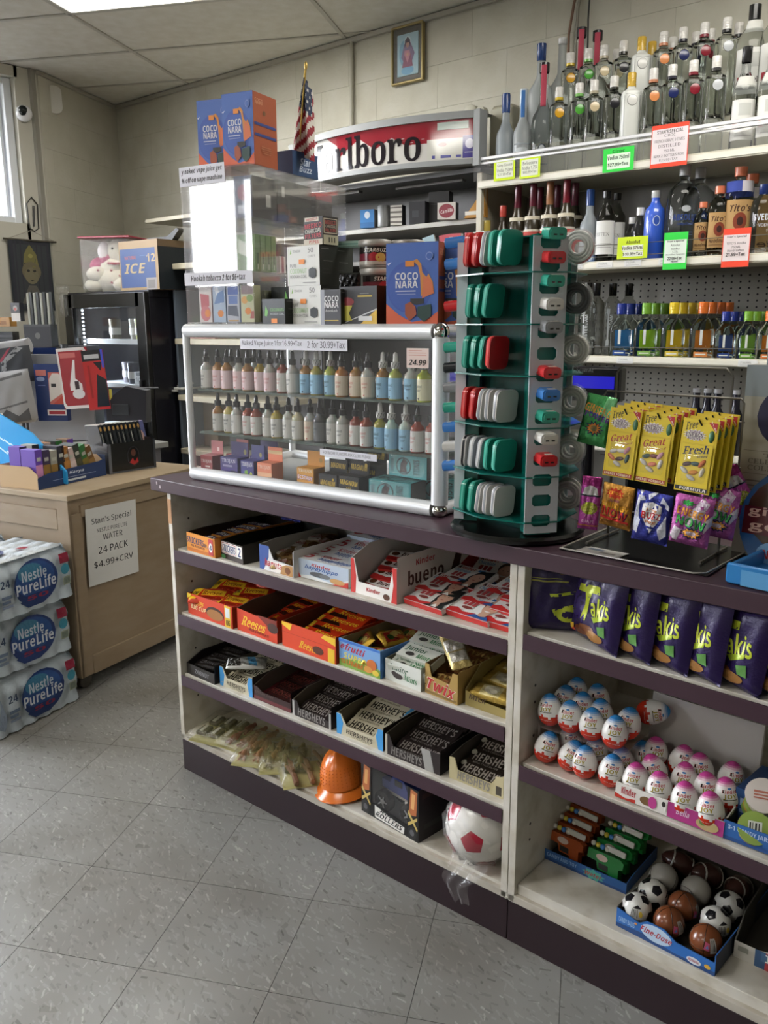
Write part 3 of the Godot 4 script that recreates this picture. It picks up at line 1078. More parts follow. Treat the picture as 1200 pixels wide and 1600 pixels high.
	tray(m, 0.143, 0.3, 0.074, 0.07, "#6f9fd4", "#8f8468", "r 0 0 1 1 #7aa6da;p #86ab4e 0 0 1 0 1 .3 .6 .45 0 .25;w .34 .74 .6 .26 -6 #b4263c i efrutti;w .4 .42 .55 .2 -6 #e2d24c b SUPER;w .36 .2 .6 .18 -4 #c9732a b GUMMI;e .8 .4 .12 .2 #c96f33;e .72 .2 .1 .12 #d99a4a;e .9 .16 .08 .1 #e6c84a;p #3b74c9 0 .9 1 .93 1 1 0 1", "r 0 0 1 1 #4f83c4")
	whole("candy_carton", m, "card", "sky blue gummy candy carton with a fruity picture", "carton", Vector3(-1.357, y, -1.507), -0.03)
	var gums := soft_bar("gummy_bag", "candy bag", Vector3(0.075, 0.055, 0.02), "#c9a03a", "p #b7382f .1 .1 .6 .1 .8 .9 .2 .8;e .6 .55 .2 .25 #e2cf78;e .35 .4 .12 .2 #4a7a3a;s 7 .7 .3 .2 .25 .5 #d96a42", "foil")
	for i in 5:
		put("gummy", gums, "crinkled gummy candy bag, %s in the sky blue carton" % nth(i), Vector3(-1.36 + [0.03, -0.035, 0.02, -0.02, 0.03][i], y + 0.03 + 0.012 * (i % 3), -1.545 - 0.036 * i), 0.0, "gummy bags", Basis(UP, [0.6, -0.7, 1.2, 0.3, -0.5][i]) * Basis(Vector3.RIGHT, [0.5, 0.7, 0.3, 0.6, 0.5][i]))
	var mints := flat_bar("mint_box", "candy box", Vector3(0.115, 0.024, 0.052), "#cfd3c8", "r 0 0 1 1 #d3d6cc;w .35 .66 .56 .4 0 #2c5a3c b Junior;w .7 .3 .4 .3 0 #2f7a48 b Mints;e .3 .28 .12 .14 #3a3532", "card", "r 0 0 1 1 #c9ccc0;t .1 .2 .5 .8 #2c5a3c b Junior;t .55 .2 .9 .8 #2f7a48 b Mints")
	m = MB.new()
	tray(m, 0.116, 0.3, 0.056, 0.06, "#cdd0c6", "#6d6a58", "r 0 0 1 1 #d4d6ce;w .38 .66 .52 .34 -6 #245238 B Junior;w .72 .38 .36 .26 -6 #2f7a48 B Mints;e .36 .34 .14 .13 #403a36;e .26 .42 .08 .1 #403a36", "r 0 0 1 1 #b9bcb0")
	whole("candy_carton", m, "card", "pale mint carton with dark green lettering", "carton", Vector3(-1.22, y, -1.513), -0.05)
	for i in 6:
		put("mints", mints, "pale green lettered mint box, %s in the mint carton" % nth(i), Vector3(-1.222 + [0.01, 0.02, 0.0, 0.012, -0.01, 0.01][i], y + 0.02 + [0.008, 0.03, 0.016, 0.046, 0.04, 0.066][i], -1.545 - [0.0, 0.02, 0.07, 0.085, 0.13, 0.15][i]), 0.0, "mint boxes", Basis(UP, [0.05, -0.05, 0.1, 0.0, 0.06, -0.1][i]) * Basis(Vector3.RIGHT, 0.3))
	m = MB.new()
	tray(m, 0.103, 0.3, 0.075, 0.08, "#a8894a", "#5c4326", "r 0 0 1 1 #ab8d4e;r .03 .04 .97 .12 #7d6230;w .5 .36 .9 .44 -5 #f0e9dc i Twix;w .5 .36 .86 .4 -5 #b62a2e i Twix", "r 0 0 1 1 #8f733c", [0, 1, 0.12, 1, 0.2, 0.62, 0.75, 0.58, 0.84, 0.98, 1, 1])
	whole("candy_carton", m, "card", "gold carton with big red slanted lettering", "carton", Vector3(-1.103, y, -1.511), -0.1)
	var tw := soft_bar("candy_bar", "candy bar", Vector3(0.125, 0.042, 0.02), "#7b4a2c", "r .1 .15 .9 .85 #8a5a34;w .5 .5 .6 .5 0 #c9a96a i Twix", "foil")
	for i in 4:
		put("twix", tw, "brown gold foil bar, %s in the gold carton" % nth(i), Vector3(-1.105, y + 0.02 + 0.008 * i, -1.56 - 0.04 * i), 0.0, "bars in the gold carton", Basis(UP, [0.4, -0.3, 0.5, 0.1][i]) * Basis(Vector3.RIGHT, 0.35))
	m = MB.new()
	m.at(Vector3(0, 0.02, 0), Basis(Vector3.RIGHT, -PI / 2))
	pillow(m, Vector3(0.14, 0.05, 0.026), "#b8a56a", "r .3 .05 .62 .95 #d9d5ca;r .66 .1 .9 .9 #c8c4b8", false, 0.35, 0.002)
	whole("candy_bar", m, "foil", "gold wrapped bar with a white band, lying across the gold carton", "candy bar", Vector3(-1.095, y + 0.092, -1.56), 0.0).basis = Basis(UP, -0.75) * Basis(Vector3.RIGHT, 0.2) * Basis(Vector3.BACK, -0.25)
	m = MB.new()
	tray(m, 0.116, 0.3, 0.04, 0.085, "#9b8a52", "#6e5f36", "r 0 0 1 1 #a3925a;w .3 .6 .4 .3 -4 #4f3a22 b MILK", "r 0 0 1 1 #8a7a46", [0, 0.9, 0.4, 0.55, 1, 0.5])
	whole("candy_carton", m, "card", "gold carton of wrapped bars against the divider, second shelf", "carton", Vector3(-0.983, y, -1.52), -0.03)
	bars("goldbar", soft_bar("candy_bar", "candy bar", Vector3(0.115, 0.048, 0.03), "#b79a48", "r .28 .08 .72 .92 #c9bd8a;e .5 .5 .16 .3 #d9d3c0;r .02 .1 .1 .9 #8f7430", "foil"), "shiny gold bar, # from the front beside the divider", Vector3(-0.985, y + 0.015, -1.555), 5, 0.05, 0.013, 0.25, "gold bars by the divider", 0.16)
	# --- third shelf
	y = 0.3315
	var dark_front := "r 0 0 1 1 #2c2422;"
	var hb := func(hex: String, ink: String, extra := "") -> Callable:
		return flat_bar("chocolate_bar", "chocolate bar", Vector3(0.135, 0.011, 0.05), hex, "r .01 .04 .99 .96 " + hex + ";w .5 .6 .82 .5 0 " + ink + " b HERSHEY'S;w .4 .22 .5 .1 0 " + ink + " s MILK CHOCOLATE;" + extra, "pack", "r 0 0 1 1 " + hex)
	var creme: Callable = hb.call("#cfc7ae", "#2e2a24", "r .9 .04 .99 .96 #4f9fd6")
	var dark: Callable = hb.call("#2b2322", "#8d8680", "")
	var special: Callable = hb.call("#3a201f", "#6f3a34", "r .0 .0 .1 1 #4a1c1e")
	var almond: Callable = hb.call("#2c2220", "#a39c93", "e .87 .2 .08 .1 #a06b3c;e .05 .8 .05 .16 #b9b5a8")
	m = MB.new()
	tray(m, 0.14, 0.3, 0.034, 0.06, "#26211f", "#1d1917", "r 0 0 1 1 #282321;w .55 .5 .5 .4 -2 #8f8f92 b ZAGNUT", "r 0 0 1 1 #1f1b19")
	whole("candy_carton", m, "card", "low black carton of dark foil bars at the end of the third shelf", "carton", Vector3(-2.012, y, -1.504), -0.03)
	bars("zag", soft_bar("candy_bar", "candy bar", Vector3(0.125, 0.04, 0.024), "#2b2726", "r .1 .2 .9 .8 #332d2b;w .5 .5 .6 .4 0 #77757a b ZAGNUT", "foil"), "black foil bar, # from the front of the low black carton", Vector3(-2.015, y + 0.014, -1.55), 5, 0.045, 0.007, 0.15, "black foil bars", 0.3)
	m = MB.new()
	var blue_posts := [0, 1, 0.1, 1, 0.22, 0.5, 0.8, 0.5, 0.9, 1, 1, 1]
	var creme_art := "r 0 0 1 1 #cdc4a8;p #4598d6 0 1 .09 1 .15 .6 .1 0 0 0;p #4598d6 1 1 .9 1 .85 .6 .9 0 1 0;w .5 .26 .56 .22 -3 #4a443a b HERSHEYS;w .52 .1 .4 .08 -3 #5a544a s COOKIES"
	tray(m, 0.148, 0.3, 0.06, 0.064, "#c9c0a6", "#5d5444", creme_art, "r 0 0 1 1 #2f2822", blue_posts)
	whole("candy_carton", m, "card", "cream carton with blue posts beside the low black carton", "carton", Vector3(-1.857, y, -1.514), -0.0)
	bars("creme", creme, "cream and blue bar, # in the cream carton beside the low black carton", Vector3(-1.857, y + 0.012, -1.545), 4, 0.042, 0.011, 0.35, "bars in the first cream carton", 0.08)
	m = MB.new()
	m.at(Vector3(0, 0.02, 0), Basis(Vector3.RIGHT, -PI / 2))
	pillow(m, Vector3(0.12, 0.05, 0.02), "#c9c9c4", "p #2f2c29 .05 .1 .4 .1 .3 .9 .05 .9;p #5fa9d8 .6 .1 .8 .1 .7 .9 .5 .9", false, 0.4, 0.003)
	whole("chocolate_bar", m, "foil", "crumpled cream bar lying slantwise on top of the first cream carton", "chocolate bar", Vector3(-1.87, y + 0.05, -1.57)).basis = Basis(UP, 0.7) * Basis(Vector3.RIGHT, 0.3)
	m = MB.new()
	tray(m, 0.156, 0.3, 0.04, 0.062, "#3b2a28", "#5a4f45", "r 0 0 1 1 #3d2c2a;r 0 .05 1 .3 #6b2f34;w .3 .6 .5 .2 -2 #6b5c55 s SPECIAL DARK", "r 0 0 1 1 #2d201f", [0, 1, 0.1, 1, 0.25, 0.7, 1, 0.7])
	whole("candy_carton", m, "card", "dark brown carton with a maroon stripe, nearly hidden bars inside", "carton", Vector3(-1.703, y, -1.516))
	bars("special", special, "maroon chocolate bar, # in the carton with the maroon stripe", Vector3(-1.703, y + 0.006, -1.56), 5, 0.045, 0.006, 0.12, "maroon bars", 0.05)
	m = MB.new()
	tray(m, 0.148, 0.3, 0.045, 0.064, "#2c2624", "#5f5548", "r 0 0 1 1 #2e2826;r 0 0 .05 1 #b9b7b4;r .95 0 1 1 #a9a7a4;w .5 .35 .7 .5 -2 #8e8a86 b HERSHEYS", "r 0 0 1 1 #24201e", [0, 1, 0.12, 1, 0.2, 0.5, 1, 0.45])
	whole("candy_carton", m, "card", "dark carton with silver posts, fourth along the third shelf", "carton", Vector3(-1.543, y, -1.515))
	bars("dark", dark, "dark chocolate bar, # in the carton with silver posts", Vector3(-1.543, y + 0.012, -1.545), 5, 0.043, 0.01, 0.35, "bars in the carton with silver posts", 0.06)
	m = MB.new()
	tray(m, 0.162, 0.3, 0.058, 0.064, "#c9c0a6", "#5d5444", creme_art, "r 0 0 1 1 #3a3128", blue_posts)
	whole("candy_carton", m, "card", "cream carton with blue posts in the middle of the third shelf", "carton", Vector3(-1.367, y, -1.515))
	bars("creme", none, "cream and blue bar, # in the middle cream carton", Vector3(-1.367, y + 0.012, -1.545), 5, 0.043, 0.012, 0.35, "bars in the middle cream carton", 0.06)
	m = MB.new()
	tray(m, 0.172, 0.3, 0.055, 0.064, "#2b2624", "#4b433a", "r 0 0 1 1 #302a28;p #9d9b97 .66 1 .82 1 .9 0 .74 0;r 0 0 .04 1 #b9b4a8;w .4 .3 .56 .4 -2 #86827d b HERSHEYS", "r 0 0 1 1 #1f1b1a", [0, 1, 0.08, 1, 0.15, 0.5, 0.66, 0.45, 0.76, 0.95, 1, 1])
	whole("candy_carton", m, "card", "dark carton with a silver flash, right of the middle cream carton", "carton", Vector3(-1.19, y, -1.512))
	bars("dark", none, "dark chocolate bar, # in the carton with the silver flash", Vector3(-1.195, y + 0.012, -1.545), 5, 0.043, 0.012, 0.35, "bars in the carton with the silver flash", 0.06)
	m = MB.new()
	tray(m, 0.152, 0.3, 0.056, 0.066, "#b9ad86", "#3a342c", "r 0 0 1 1 #2a2422;p #bdb18c 0 1 .1 1 .14 0 0 0;p #bdb18c 1 1 .86 .9 .8 0 1 0;r .87 .1 .97 .5 #4a443a;w .46 .3 .6 .4 -2 #86827d b HERSHEYS", "r 0 0 1 1 #8f8566", [0, 1, 0.1, 1, 0.16, 0.5, 0.78, 0.5, 0.88, 0.9, 1, 0.9])
	whole("candy_carton", m, "card", "dark carton with tan posts against the divider, third shelf", "carton", Vector3(-1.006, y, -1.52))
	bars("almond", almond, "dark almond bar, # in the carton with tan posts", Vector3(-1.006, y + 0.012, -1.55), 5, 0.045, 0.012, 0.35, "almond bars", 0.06)

func ya(x: float) -> float:
	return 0.742 - 0.032 * (x + 0.2855)

func yb(x: float) -> float:
	return 0.4388 - 0.029 * (x + 0.2855)

# ball with twelve dark pentagons
func soccer(b: MB, r: float, ground, patch, size := 0.36) -> MB:
	b.k(ground).ball(Vector3(), Vector3.ONE * r, 22, 14)
	var ph := (1.0 + sqrt(5.0)) / 2.0
	b.k(patch)
	for s in [-1.0, 1.0]:
		for u in [-1.0, 1.0]:
			for d in [Vector3(0, s, u * ph), Vector3(s, u * ph, 0), Vector3(u * ph, 0, s)]:
				var n: Vector3 = d.normalized()
				var a := n.cross(Vector3(0.3, 0.9, 0.2)).normalized()
				var e := n.cross(a)
				for i in 5:
					var p0 := n
					var p1 := (n + (a * cos(TAU * i / 5) + e * sin(TAU * i / 5)) * size).normalized()
					var p2 := (n + (a * cos(TAU * (i + 1) / 5) + e * sin(TAU * (i + 1) / 5)) * size).normalized()
					var m1 := (p0 + p1).normalized()
					var m2 := (p0 + p2).normalized()
					var m3 := (p1 + p2).normalized()
					for tr in [[p0, m1, m2], [m1, p1, m3], [m2, m3, p2], [m1, m3, m2]]:
						b.tri3(tr[0] * r * 1.006, tr[1] * r * 1.006, tr[2] * r * 1.006, tr[0], tr[1], tr[2])
	return b

func egg(tip: String) -> Callable:
	return func() -> Node3D:
		var b := MB.new()
		var prof := func(x: float, y: float) -> Vector3:
			var th := PI * (1.0 - y)
			var r := 0.0265 * sin(th) * (1.0 - 0.16 * cos(th))
			var an := TAU * x - PI
			return Vector3(sin(an) * r, 0.034 + 0.036 * cos(th), cos(an) * r)
		b.sheet(30, 22, prof, func(x: float, y: float) -> Color:
			var wave := 0.41 + 0.03 * sin(x * TAU * 5.0)
			if y < wave:
				return lin("#c7331f")
			return lin("#e9e7e4").lerp(lin(tip), smoothstep(0.66, 0.84, y)))
		b.art("w .5 .64 .2 .07 0 #b5303a b Kinder;r .405 .61 .425 .67 #1d1d20;w .5 .55 .16 .09 0 #a3912f b JOY;r .42 .495 .58 .507 #4a4a3a;e .5 .69 .03 .018 #3f78b5;w .5 .34 .16 .03 -6 #e9e0d8 s with surprise", prof, 14)
		var o := thing("chocolate_egg", "egg", "chocolate egg")
		part(o, "egg_shell", b, "gloss")
		b = MB.new()
		b.k("#ffffff").lathe([0.0, 0.001, 0.012, 0.0, 0.03, 0.03, 0.031, 0.034, 0.0275, 0.034], 18)
		part(o, "blister_rim", b, "pane")
		return o

func snacks() -> void:
	var m: MB
	# --- crisps: a row of bags, each tucked behind the next
	var bag := func() -> Node3D:
		var b := MB.new()
		b.at(Vector3(0, 0.082, 0))
		pillow(b, Vector3(0.16, 0.164, 0.045), "#2c1e50", "p #3f2b70 .1 .3 .4 .2 .5 .7 .2 .9;p #b23544 .02 .8 .26 .82 .3 .93 .05 .95;t .08 .84 .24 .9 #e8d9c8 b R;p #c4cf38 .2 .6 .22 .7 .66 .78 .65 .68 .5 .655 .46 .28 .36 .28 .38 .63;w .7 .52 .32 .24 8 #c4cf38 b akis;p #9fb432 .55 .36 .8 .45 .8 .4 .6 .3;e .5 .17 .17 .07 #7b4a2a;e .66 .14 .15 .06 #a0713d;e .36 .13 .12 .05 #693a26;p #5d8f4a .72 .3 .84 .34 .86 .2 .74 .2;p #e6b53a .1 .06 .22 .1 .2 .16 .14 .14 .08 .18;p #c9472c .14 .06 .28 .08 .2 .12", false, 0.42, 0.004)
		return whole("crisp_bag", b, "pack", "purple crisp bag", "crisp bag")
	var bx := [-0.762, -0.697, -0.627, -0.56, -0.493, -0.425, -0.352, -0.28]
	for i in bx.size():
		var x: float = bx[i]
		put("takis", bag, "purple crisp bag with lime lettering, %s of the front row from the divider" % nth(i), Vector3(x + 0.025, ya(x) + 0.0, -1.535), 0.0, "front row of purple crisp bags", Basis(UP, -0.5 + 0.05 * (i % 3)) * Basis(Vector3.BACK, -0.06 + 0.04 * (i % 2)) * Basis(Vector3.RIGHT, -0.1))
	for i in 6:
		var x := -0.72 + 0.095 * i
		put("takis", bag, "purple crisp bag in the back row behind the others, %s from the divider" % nth(i), Vector3(x, ya(x), -1.62), 0.0, "back row of purple crisp bags", Basis(UP, -0.3) * Basis(Vector3.RIGHT, -0.12))
	m = MB.new()
	m.at(Vector3(0, 0.082, 0))
	pillow(m, Vector3(0.13, 0.164, 0.045), "#261c44", "p #a9b433 .45 .3 .95 .42 .95 .36 .5 .22;p #a9b433 .4 .5 .9 .56 .85 .52 .42 .46;e .72 .24 .2 .1 #a9b433;e .72 .24 .12 .05 #261c44;r .1 .66 .7 .68 #8f8b3a;r .1 .7 .6 .71 #8f8b3a;e .6 .84 .1 .08 #7a5a28", false, 0.42, 0.004)
	whole("crisp_bag", m, "pack", "dark purple crisp bag turned back to front beside the divider", "crisp bag", Vector3(-0.832, ya(-0.83), -1.545)).basis = Basis(UP, 0.5) * Basis(Vector3.RIGHT, -0.08)
	# --- eggs in clear cups
	var blue := egg("#2f7fc2")
	var pink := egg("#c0438f")
	var seat := func(key: String, build: Callable, lab: String, p: Vector3, group: String, lean := 0.0, roll := 0.0) -> void:
		put(key, build, lab, p, 0.0, group, Basis(UP, 0.45 + lean) * Basis(Vector3.RIGHT, -0.1) * Basis(Vector3.BACK, roll))
	var i := 0
	for x in [-0.838, -0.785, -0.738, -0.684]:
		seat.call("blue_egg", blue, "blue tipped chocolate egg, %s in the bottom front row" % nth(i), Vector3(x, yb(x) + 0.003, -1.53 - 0.004 * (i % 2)), "blue tipped eggs", [0.1, -0.1, -0.5, 0.0][i], [-0.25, -0.35, 0.05, -0.12][i])
		i += 1
	i = 0
	for x in [-0.832, -0.785, -0.735, -0.685]:
		seat.call("blue_egg", none, "blue tipped chocolate egg, %s in the raised front row" % nth(i), Vector3(x, yb(x) + 0.084, -1.548), "blue tipped eggs", -0.35 + 0.1 * i, [0.12, 0.05, 0.02, -0.05][i])
		i += 1
	i = 0
	for q in [[-0.835, -1.605], [-0.785, -1.6], [-0.735, -1.6], [-0.682, -1.6], [-0.83, -1.66], [-0.775, -1.665]]:
		seat.call("blue_egg", none, "blue tipped chocolate egg, %s of those behind the raised front row" % nth(i), Vector3(q[0], yb(q[0]) + 0.086, q[1]), "blue tipped eggs", 0.2 * (i % 3) - 0.3, 0.1 * (i % 3) - 0.1)
		i += 1
	i = 0
	for q in [[-0.8, -1.595], [-0.735, -1.59], [-0.672, -1.585], [-0.65, -1.64]]:
		seat.call("blue_egg", none, "blue tipped chocolate egg, %s in the lower row behind the front eggs" % nth(i), Vector3(q[0], yb(q[0]) + 0.003, q[1]), "blue tipped eggs", 0.2, 0.15)
		i += 1
	put("blue_egg", none, "blue tipped chocolate egg lying on its side on the end of the raised rows", Vector3(-0.685, yb(-0.66) + 0.12, -1.66), 0.0, "blue tipped eggs", Basis(UP, 0.4) * Basis(Vector3.BACK, -1.35))
	# clear moulded shelf that carries the raised eggs
	m = MB.new()
	m.k("#ffffff").box(Vector3(-0.757, yb(-0.757) + 0.081, -1.607), Vector3(0.205, 0.003, 0.15), 0.001)
	for q in [[-0.855, -1.54], [-0.66, -1.54], [-0.855, -1.675], [-0.66, -1.675]]:
		m.box(Vector3(q[0], yb(-0.757) + 0.041, q[1]), Vector3(0.004, 0.08, 0.004))
	whole("egg_rack", m, "acrylic", "clear moulded plastic rack lifting the blue tipped eggs", "rack")
	m = MB.new()
	tray(m, 0.217, 0.17, 0.033, 0.034, "#e6e2dc", "#b9b2a8", "r 0 0 .5 1 #e7e3dd;r .5 0 1 1 #b23a85;p #c5352a 0 0 .2 0 .2 .25 .1 .12 0 .3;w .13 .62 .14 .5 0 #b5303a b Kinder;e .3 .45 .06 .28 #7a5a3a;e .36 .5 .04 .4 #c0438f;w .64 .6 .12 .4 0 #e9c9dd i Bella;e .86 .4 .1 .36 #bfa878;e .82 .5 .03 .2 #6b8a4a;r .44 .2 .49 .9 #e9e6e0;e .465 .7 .018 .18 #2a2422", "r 0 0 1 1 #cfc9c0")
	whole("egg_carton", m, "card", "low white and pink carton full of pink tipped eggs", "carton", Vector3(-0.549, yb(-0.549) + 0.002, -1.51)).rotation = Vector3(0, 0.02, -0.03)
	i = 0
	for q in [[-0.628, -1.535], [-0.576, -1.535], [-0.524, -1.532], [-0.47, -1.53], [-0.6, -1.588], [-0.548, -1.59], [-0.496, -1.585], [-0.462, -1.59], [-0.632, -1.64], [-0.58, -1.643], [-0.53, -1.64], [-0.475, -1.645]]:
		seat.call("pink_egg", pink, "pink tipped chocolate egg, %s in the %s row of the low carton" % [nth(i % 4), ["front", "middle", "back"][i / 4]], Vector3(q[0], yb(q[0]) + [0.004, 0.012, 0.018][i / 4], q[1]), "pink tipped eggs", [-0.3, -0.2, -0.2, -0.4, 0.1, -0.2, 0.0, 0.2, 0.1, 0.2, 0.0, 0.3][i], [0.0, 0.05, 0.02, 0.12, 0.3, 0.0, 0.1, 0.05, -0.05, -0.2, 0.1, -0.1][i])
		i += 1
	m = MB.new()
	carton(m, Vector3(0.236, 0.155, 0.012), "#c9c4c2", "r 0 0 1 1 #cbc6c4")
	whole("backing_card", m, "card", "blank pale grey carton panel standing behind the pink tipped eggs", "panel", Vector3(-0.56, yb(-0.56), -1.72), 0.0).rotation.z = -0.03
	m = MB.new()
	carton(m, Vector3(0.1, 0.075, 0.12), "#24406f", "r 0 0 1 1 #264577;r .1 .55 .8 .75 #8fa3c4;r .1 .35 .6 .45 #6f88b0")
	whole("candy_box", m, "card", "navy blue box with pale stripes beside the blank panel", "candy box", Vector3(-0.39, yb(-0.39), -1.64), -0.1)
	m = MB.new()
	tray(m, 0.14, 0.16, 0.038, 0.03, "#2f62a8", "#4a4436", "r 0 0 1 1 #3166ad;r 0 .0 1 .2 #274f8c;t .06 .55 .6 .85 #bfd4ee b 3-1 CANDY JARS;e .75 .4 .1 .3 #1d3c6b;r .85 .1 .97 .6 #b5303a", "")
	whole("candy_carton", m, "card", "blue carton of little green candy jars next to the pink tipped eggs", "carton", Vector3(-0.372, yb(-0.372) + 0.003, -1.514), 0.0)
	var jar := func() -> Node3D:
		var o := thing("candy_jar", "jar", "candy jar")
		var b := MB.new()
		b.k("#7f9a4c").lathe([0, 0, 0.026, 0.0, 0.03, 0.004, 0.03, 0.018, 0.027, 0.022], 20)
		part(o, "jar_body", b, "gloss")
		b = MB.new()
		b.k("#93ab57").lathe([0.0275, 0.0185, 0.0305, 0.019, 0.0305, 0.027, 0.0, 0.028], 20)
		b.k("#c9853f").lathe([0.0308, 0.017, 0.0312, 0.0185, 0.0308, 0.02], 20)
		b.face("r .3 .3 .7 .7 #d9dcd0;r .34 .35 .38 .65 #222222;r .42 .35 .44 .65 #222222;r .5 .35 .55 .65 #222222;r .6 .35 .63 .65 #222222", Vector3(-0.03, 0.028, 0.03), Vector3(0.06, 0, 0), Vector3(0, 0, -0.06))
		part(o, "lid", b, "gloss")
		return o
	for j in 3:
		put("jar", jar, ["green candy jar leaning at the front of its blue carton", "green candy jar lying behind the leaning one", "green candy jar furthest along the blue carton"][j], [Vector3(-0.395, yb(-0.39) + 0.022, -1.545), Vector3(-0.41, yb(-0.4) + 0.032, -1.6), Vector3(-0.335, yb(-0.33) + 0.025, -1.56)][j], 0.0, "green candy jars", Basis(UP, [0.3, 0.8, -0.2][j]) * Basis(Vector3.RIGHT, [0.9, 0.7, 0.8][j]))
	m = MB.new()
	m.k("#d8cfc8").lathe([0, 0, 0.028, 0, 0.032, 0.02, 0.034, 0.034, 0, 0.036], 20)
	m.k("#c46a58")
	m.face("r .2 .55 .8 .62 #c07a68;r .2 .45 .7 .5 #c07a68;r .2 .35 .75 .4 #c07a68", Vector3(-0.03, 0.0362, 0.03), Vector3(0.06, 0, 0), Vector3(0, 0, -0.06))
	whole("sweet_tub", m, "gloss", "small white and pink sweet tub above the green candy jars", "tub", Vector3(-0.395, yb(-0.39) + 0.062, -1.585)).basis = Basis(UP, 0.3) * Basis(Vector3.RIGHT, 0.7)
	# --- bottom shelf: candy guns, balls
	var fy := 0.1512
	m = MB.new()
	tray(m, 0.21, 0.17, 0.026, 0.03, "#2f5f9f", "#2a2623", "r 0 0 1 1 #2f5f9f;r 0 0 1 .25 #274b80;t .05 .45 .42 .8 #8fb3dd b CANDY AND TOY;s 9 .62 .5 .14 .55 .7 #4fa59a;w .62 .5 .2 .4 0 #b23a3a i Water")
	whole("toy_carton", m, "card", "shallow blue carton of see-through water pistols", "carton", Vector3(-0.772, fy, -1.622))
	var pistol := func(hex: String) -> Callable:
		return func() -> Node3D:
			var o := thing("water_pistol", "pistol", "toy pistol")
			var b := MB.new()
			b.k(hex)
			b.prism(PackedVector2Array([Vector2(-0.045, 0.03), Vector2(-0.045, 0.052), Vector2(0.035, 0.056), Vector2(0.046, 0.05), Vector2(0.046, 0.036), Vector2(0.036, 0.032), Vector2(0.04, 0.0), Vector2(0.018, 0.0), Vector2(0.014, 0.014), Vector2(-0.014, 0.014), Vector2(-0.02, 0.03)]), -0.009, 0.009)
			part(o, "pistol_body", b, "gloss")
			b = MB.new()
			b.k("#1f1d1c").prism(PackedVector2Array([Vector2(-0.012, 0.017), Vector2(0.012, 0.017), Vector2(0.01, 0.029), Vector2(-0.014, 0.029)]), -0.0095, 0.0095)
			part(o, "trigger_opening", b, "card")
			b = MB.new()
			b.k("#c9b4a8").lathe([0.0, 0.0, 0.015, 0.0, 0.015, 0.001, 0, 0.0012], 16, 1.0, 0.5)
			var lb := part(o, "sticker", b, "gloss")
			lb.position = Vector3(-0.008, 0.042, 0.0092)
			lb.rotation.x = PI / 2
			b = MB.new()
			b.k("#c9c8c0").box(Vector3(0.018, 0.066, 0), Vector3(0.05, 0.014, 0.006), 0.002)
			for k in 4:
				b.k(["#d8d4c8", "#d9c34a", "#4a86c9", "#d8d4c8"][k]).ball(Vector3(-0.04 + 0.012 * k, 0.063, 0), Vector3.ONE * 0.0062, 10, 6)
			part(o, "candy_tube", b, "gloss")
			return o
	for j in 4:
		put("gun_o", pistol.call("#9c4a22"), "orange water pistol, %s from the front of the blue carton" % nth(j), Vector3(-0.832, fy + 0.006 + 0.01 * j, -1.645 - 0.03 * j), 0.0, "orange water pistols", Basis(UP, -0.1) * Basis(Vector3.RIGHT, -0.25))
	for j in 4:
		put("gun_g", pistol.call("#1f7a35"), "green water pistol, %s from the front of the blue carton" % nth(j), Vector3(-0.732 + 0.006 * j, fy + 0.004 + 0.013 * j, -1.642 - 0.03 * j), 0.0, "green water pistols", Basis(UP, -0.1) * Basis(Vector3.RIGHT, -0.3))
	m = MB.new()
	tray(m, 0.212, 0.3, 0.046, 0.045, "#2f66ab", "#3a352f", "p #2f6db8 0 0 1 0 1 .62 .62 .66 .5 1 .32 .98 .24 .7 0 .95;p #274a80 0 0 1 0 1 .2 .6 .12 .3 .3 0 .2;e .42 .55 .16 .4 #b9cfe6;w .42 .56 .32 .3 -2 #b23040 i Fine-Dose;e .8 .24 .07 .16 #d9dfe6;w .8 .24 .1 .12 0 #b23040 b KIDSMANIA;e .93 .3 .03 .1 #d9a93f;t .03 .35 .2 .6 #9fc2e6 b CANDY BALLS;e .21 .62 .015 .05 #d98a3a", "r 0 0 1 1 #1f2a3c", [0, 0.95, 0.24, 0.7, 0.32, 0.98, 0.5, 1, 0.62, 0.66, 1, 0.62])
	whole("toy_carton", m, "card", "bright blue carton holding plastic sports balls", "carton", Vector3(-0.535, fy, -1.509), -0.06)
	var sball := func() -> Node3D:
		var o := thing("football_candy", "ball", "candy ball")
		var b := MB.new()
		soccer(b, 0.032, "#d9d8d4", "#1b1b1d", 0.4)
		part(o, "ball", b, "gloss")
		b = MB.new()
		var patch := func(x: float, y: float) -> Vector3:
			var a := (x - 0.5) * 0.9
			var e := (y - 0.5) * 0.9 + 0.25
			return Vector3(sin(a) * cos(e), sin(e), cos(a) * cos(e)) * 0.0326
		b.art("r 0 0 1 1 #cfcecb;r .08 .4 .12 .95 #222222;r .16 .4 .18 .95 #222222;r .23 .4 .28 .95 #222222;r .33 .4 .36 .95 #222222;r .42 .4 .44 .95 #222222;r .5 .4 .56 .95 #222222;t .1 .1 .9 .3 #4a4a4a s CANDY;e .78 .65 .14 .2 #c9a93f", patch, 6)
		part(o, "sticker", b, "gloss")
		return o
	var bball := func() -> Node3D:
		var o := thing("basketball_candy", "ball", "candy ball")
		var b := MB.new()
		b.k("#774429").ball(Vector3(), Vector3.ONE * 0.032, 22, 14)
		b.k("#2a1a14")
		for ax in [Vector3(1, 0, 0), Vector3(0, 1, 0), Vector3(0.3, 0.3, 1)]:
			var ring := []
			var u: Vector3 = ax.normalized().cross(Vector3(0.2, 0.3, 0.9)).normalized()
			var w: Vector3 = ax.normalized().cross(u)
			for k in 26:
				ring.append((u * cos(TAU * k / 26) + w * sin(TAU * k / 26)) * 0.0319)
			b.tube(ring, 0.0007, 5, true)
		part(o, "ball", b, "gloss")
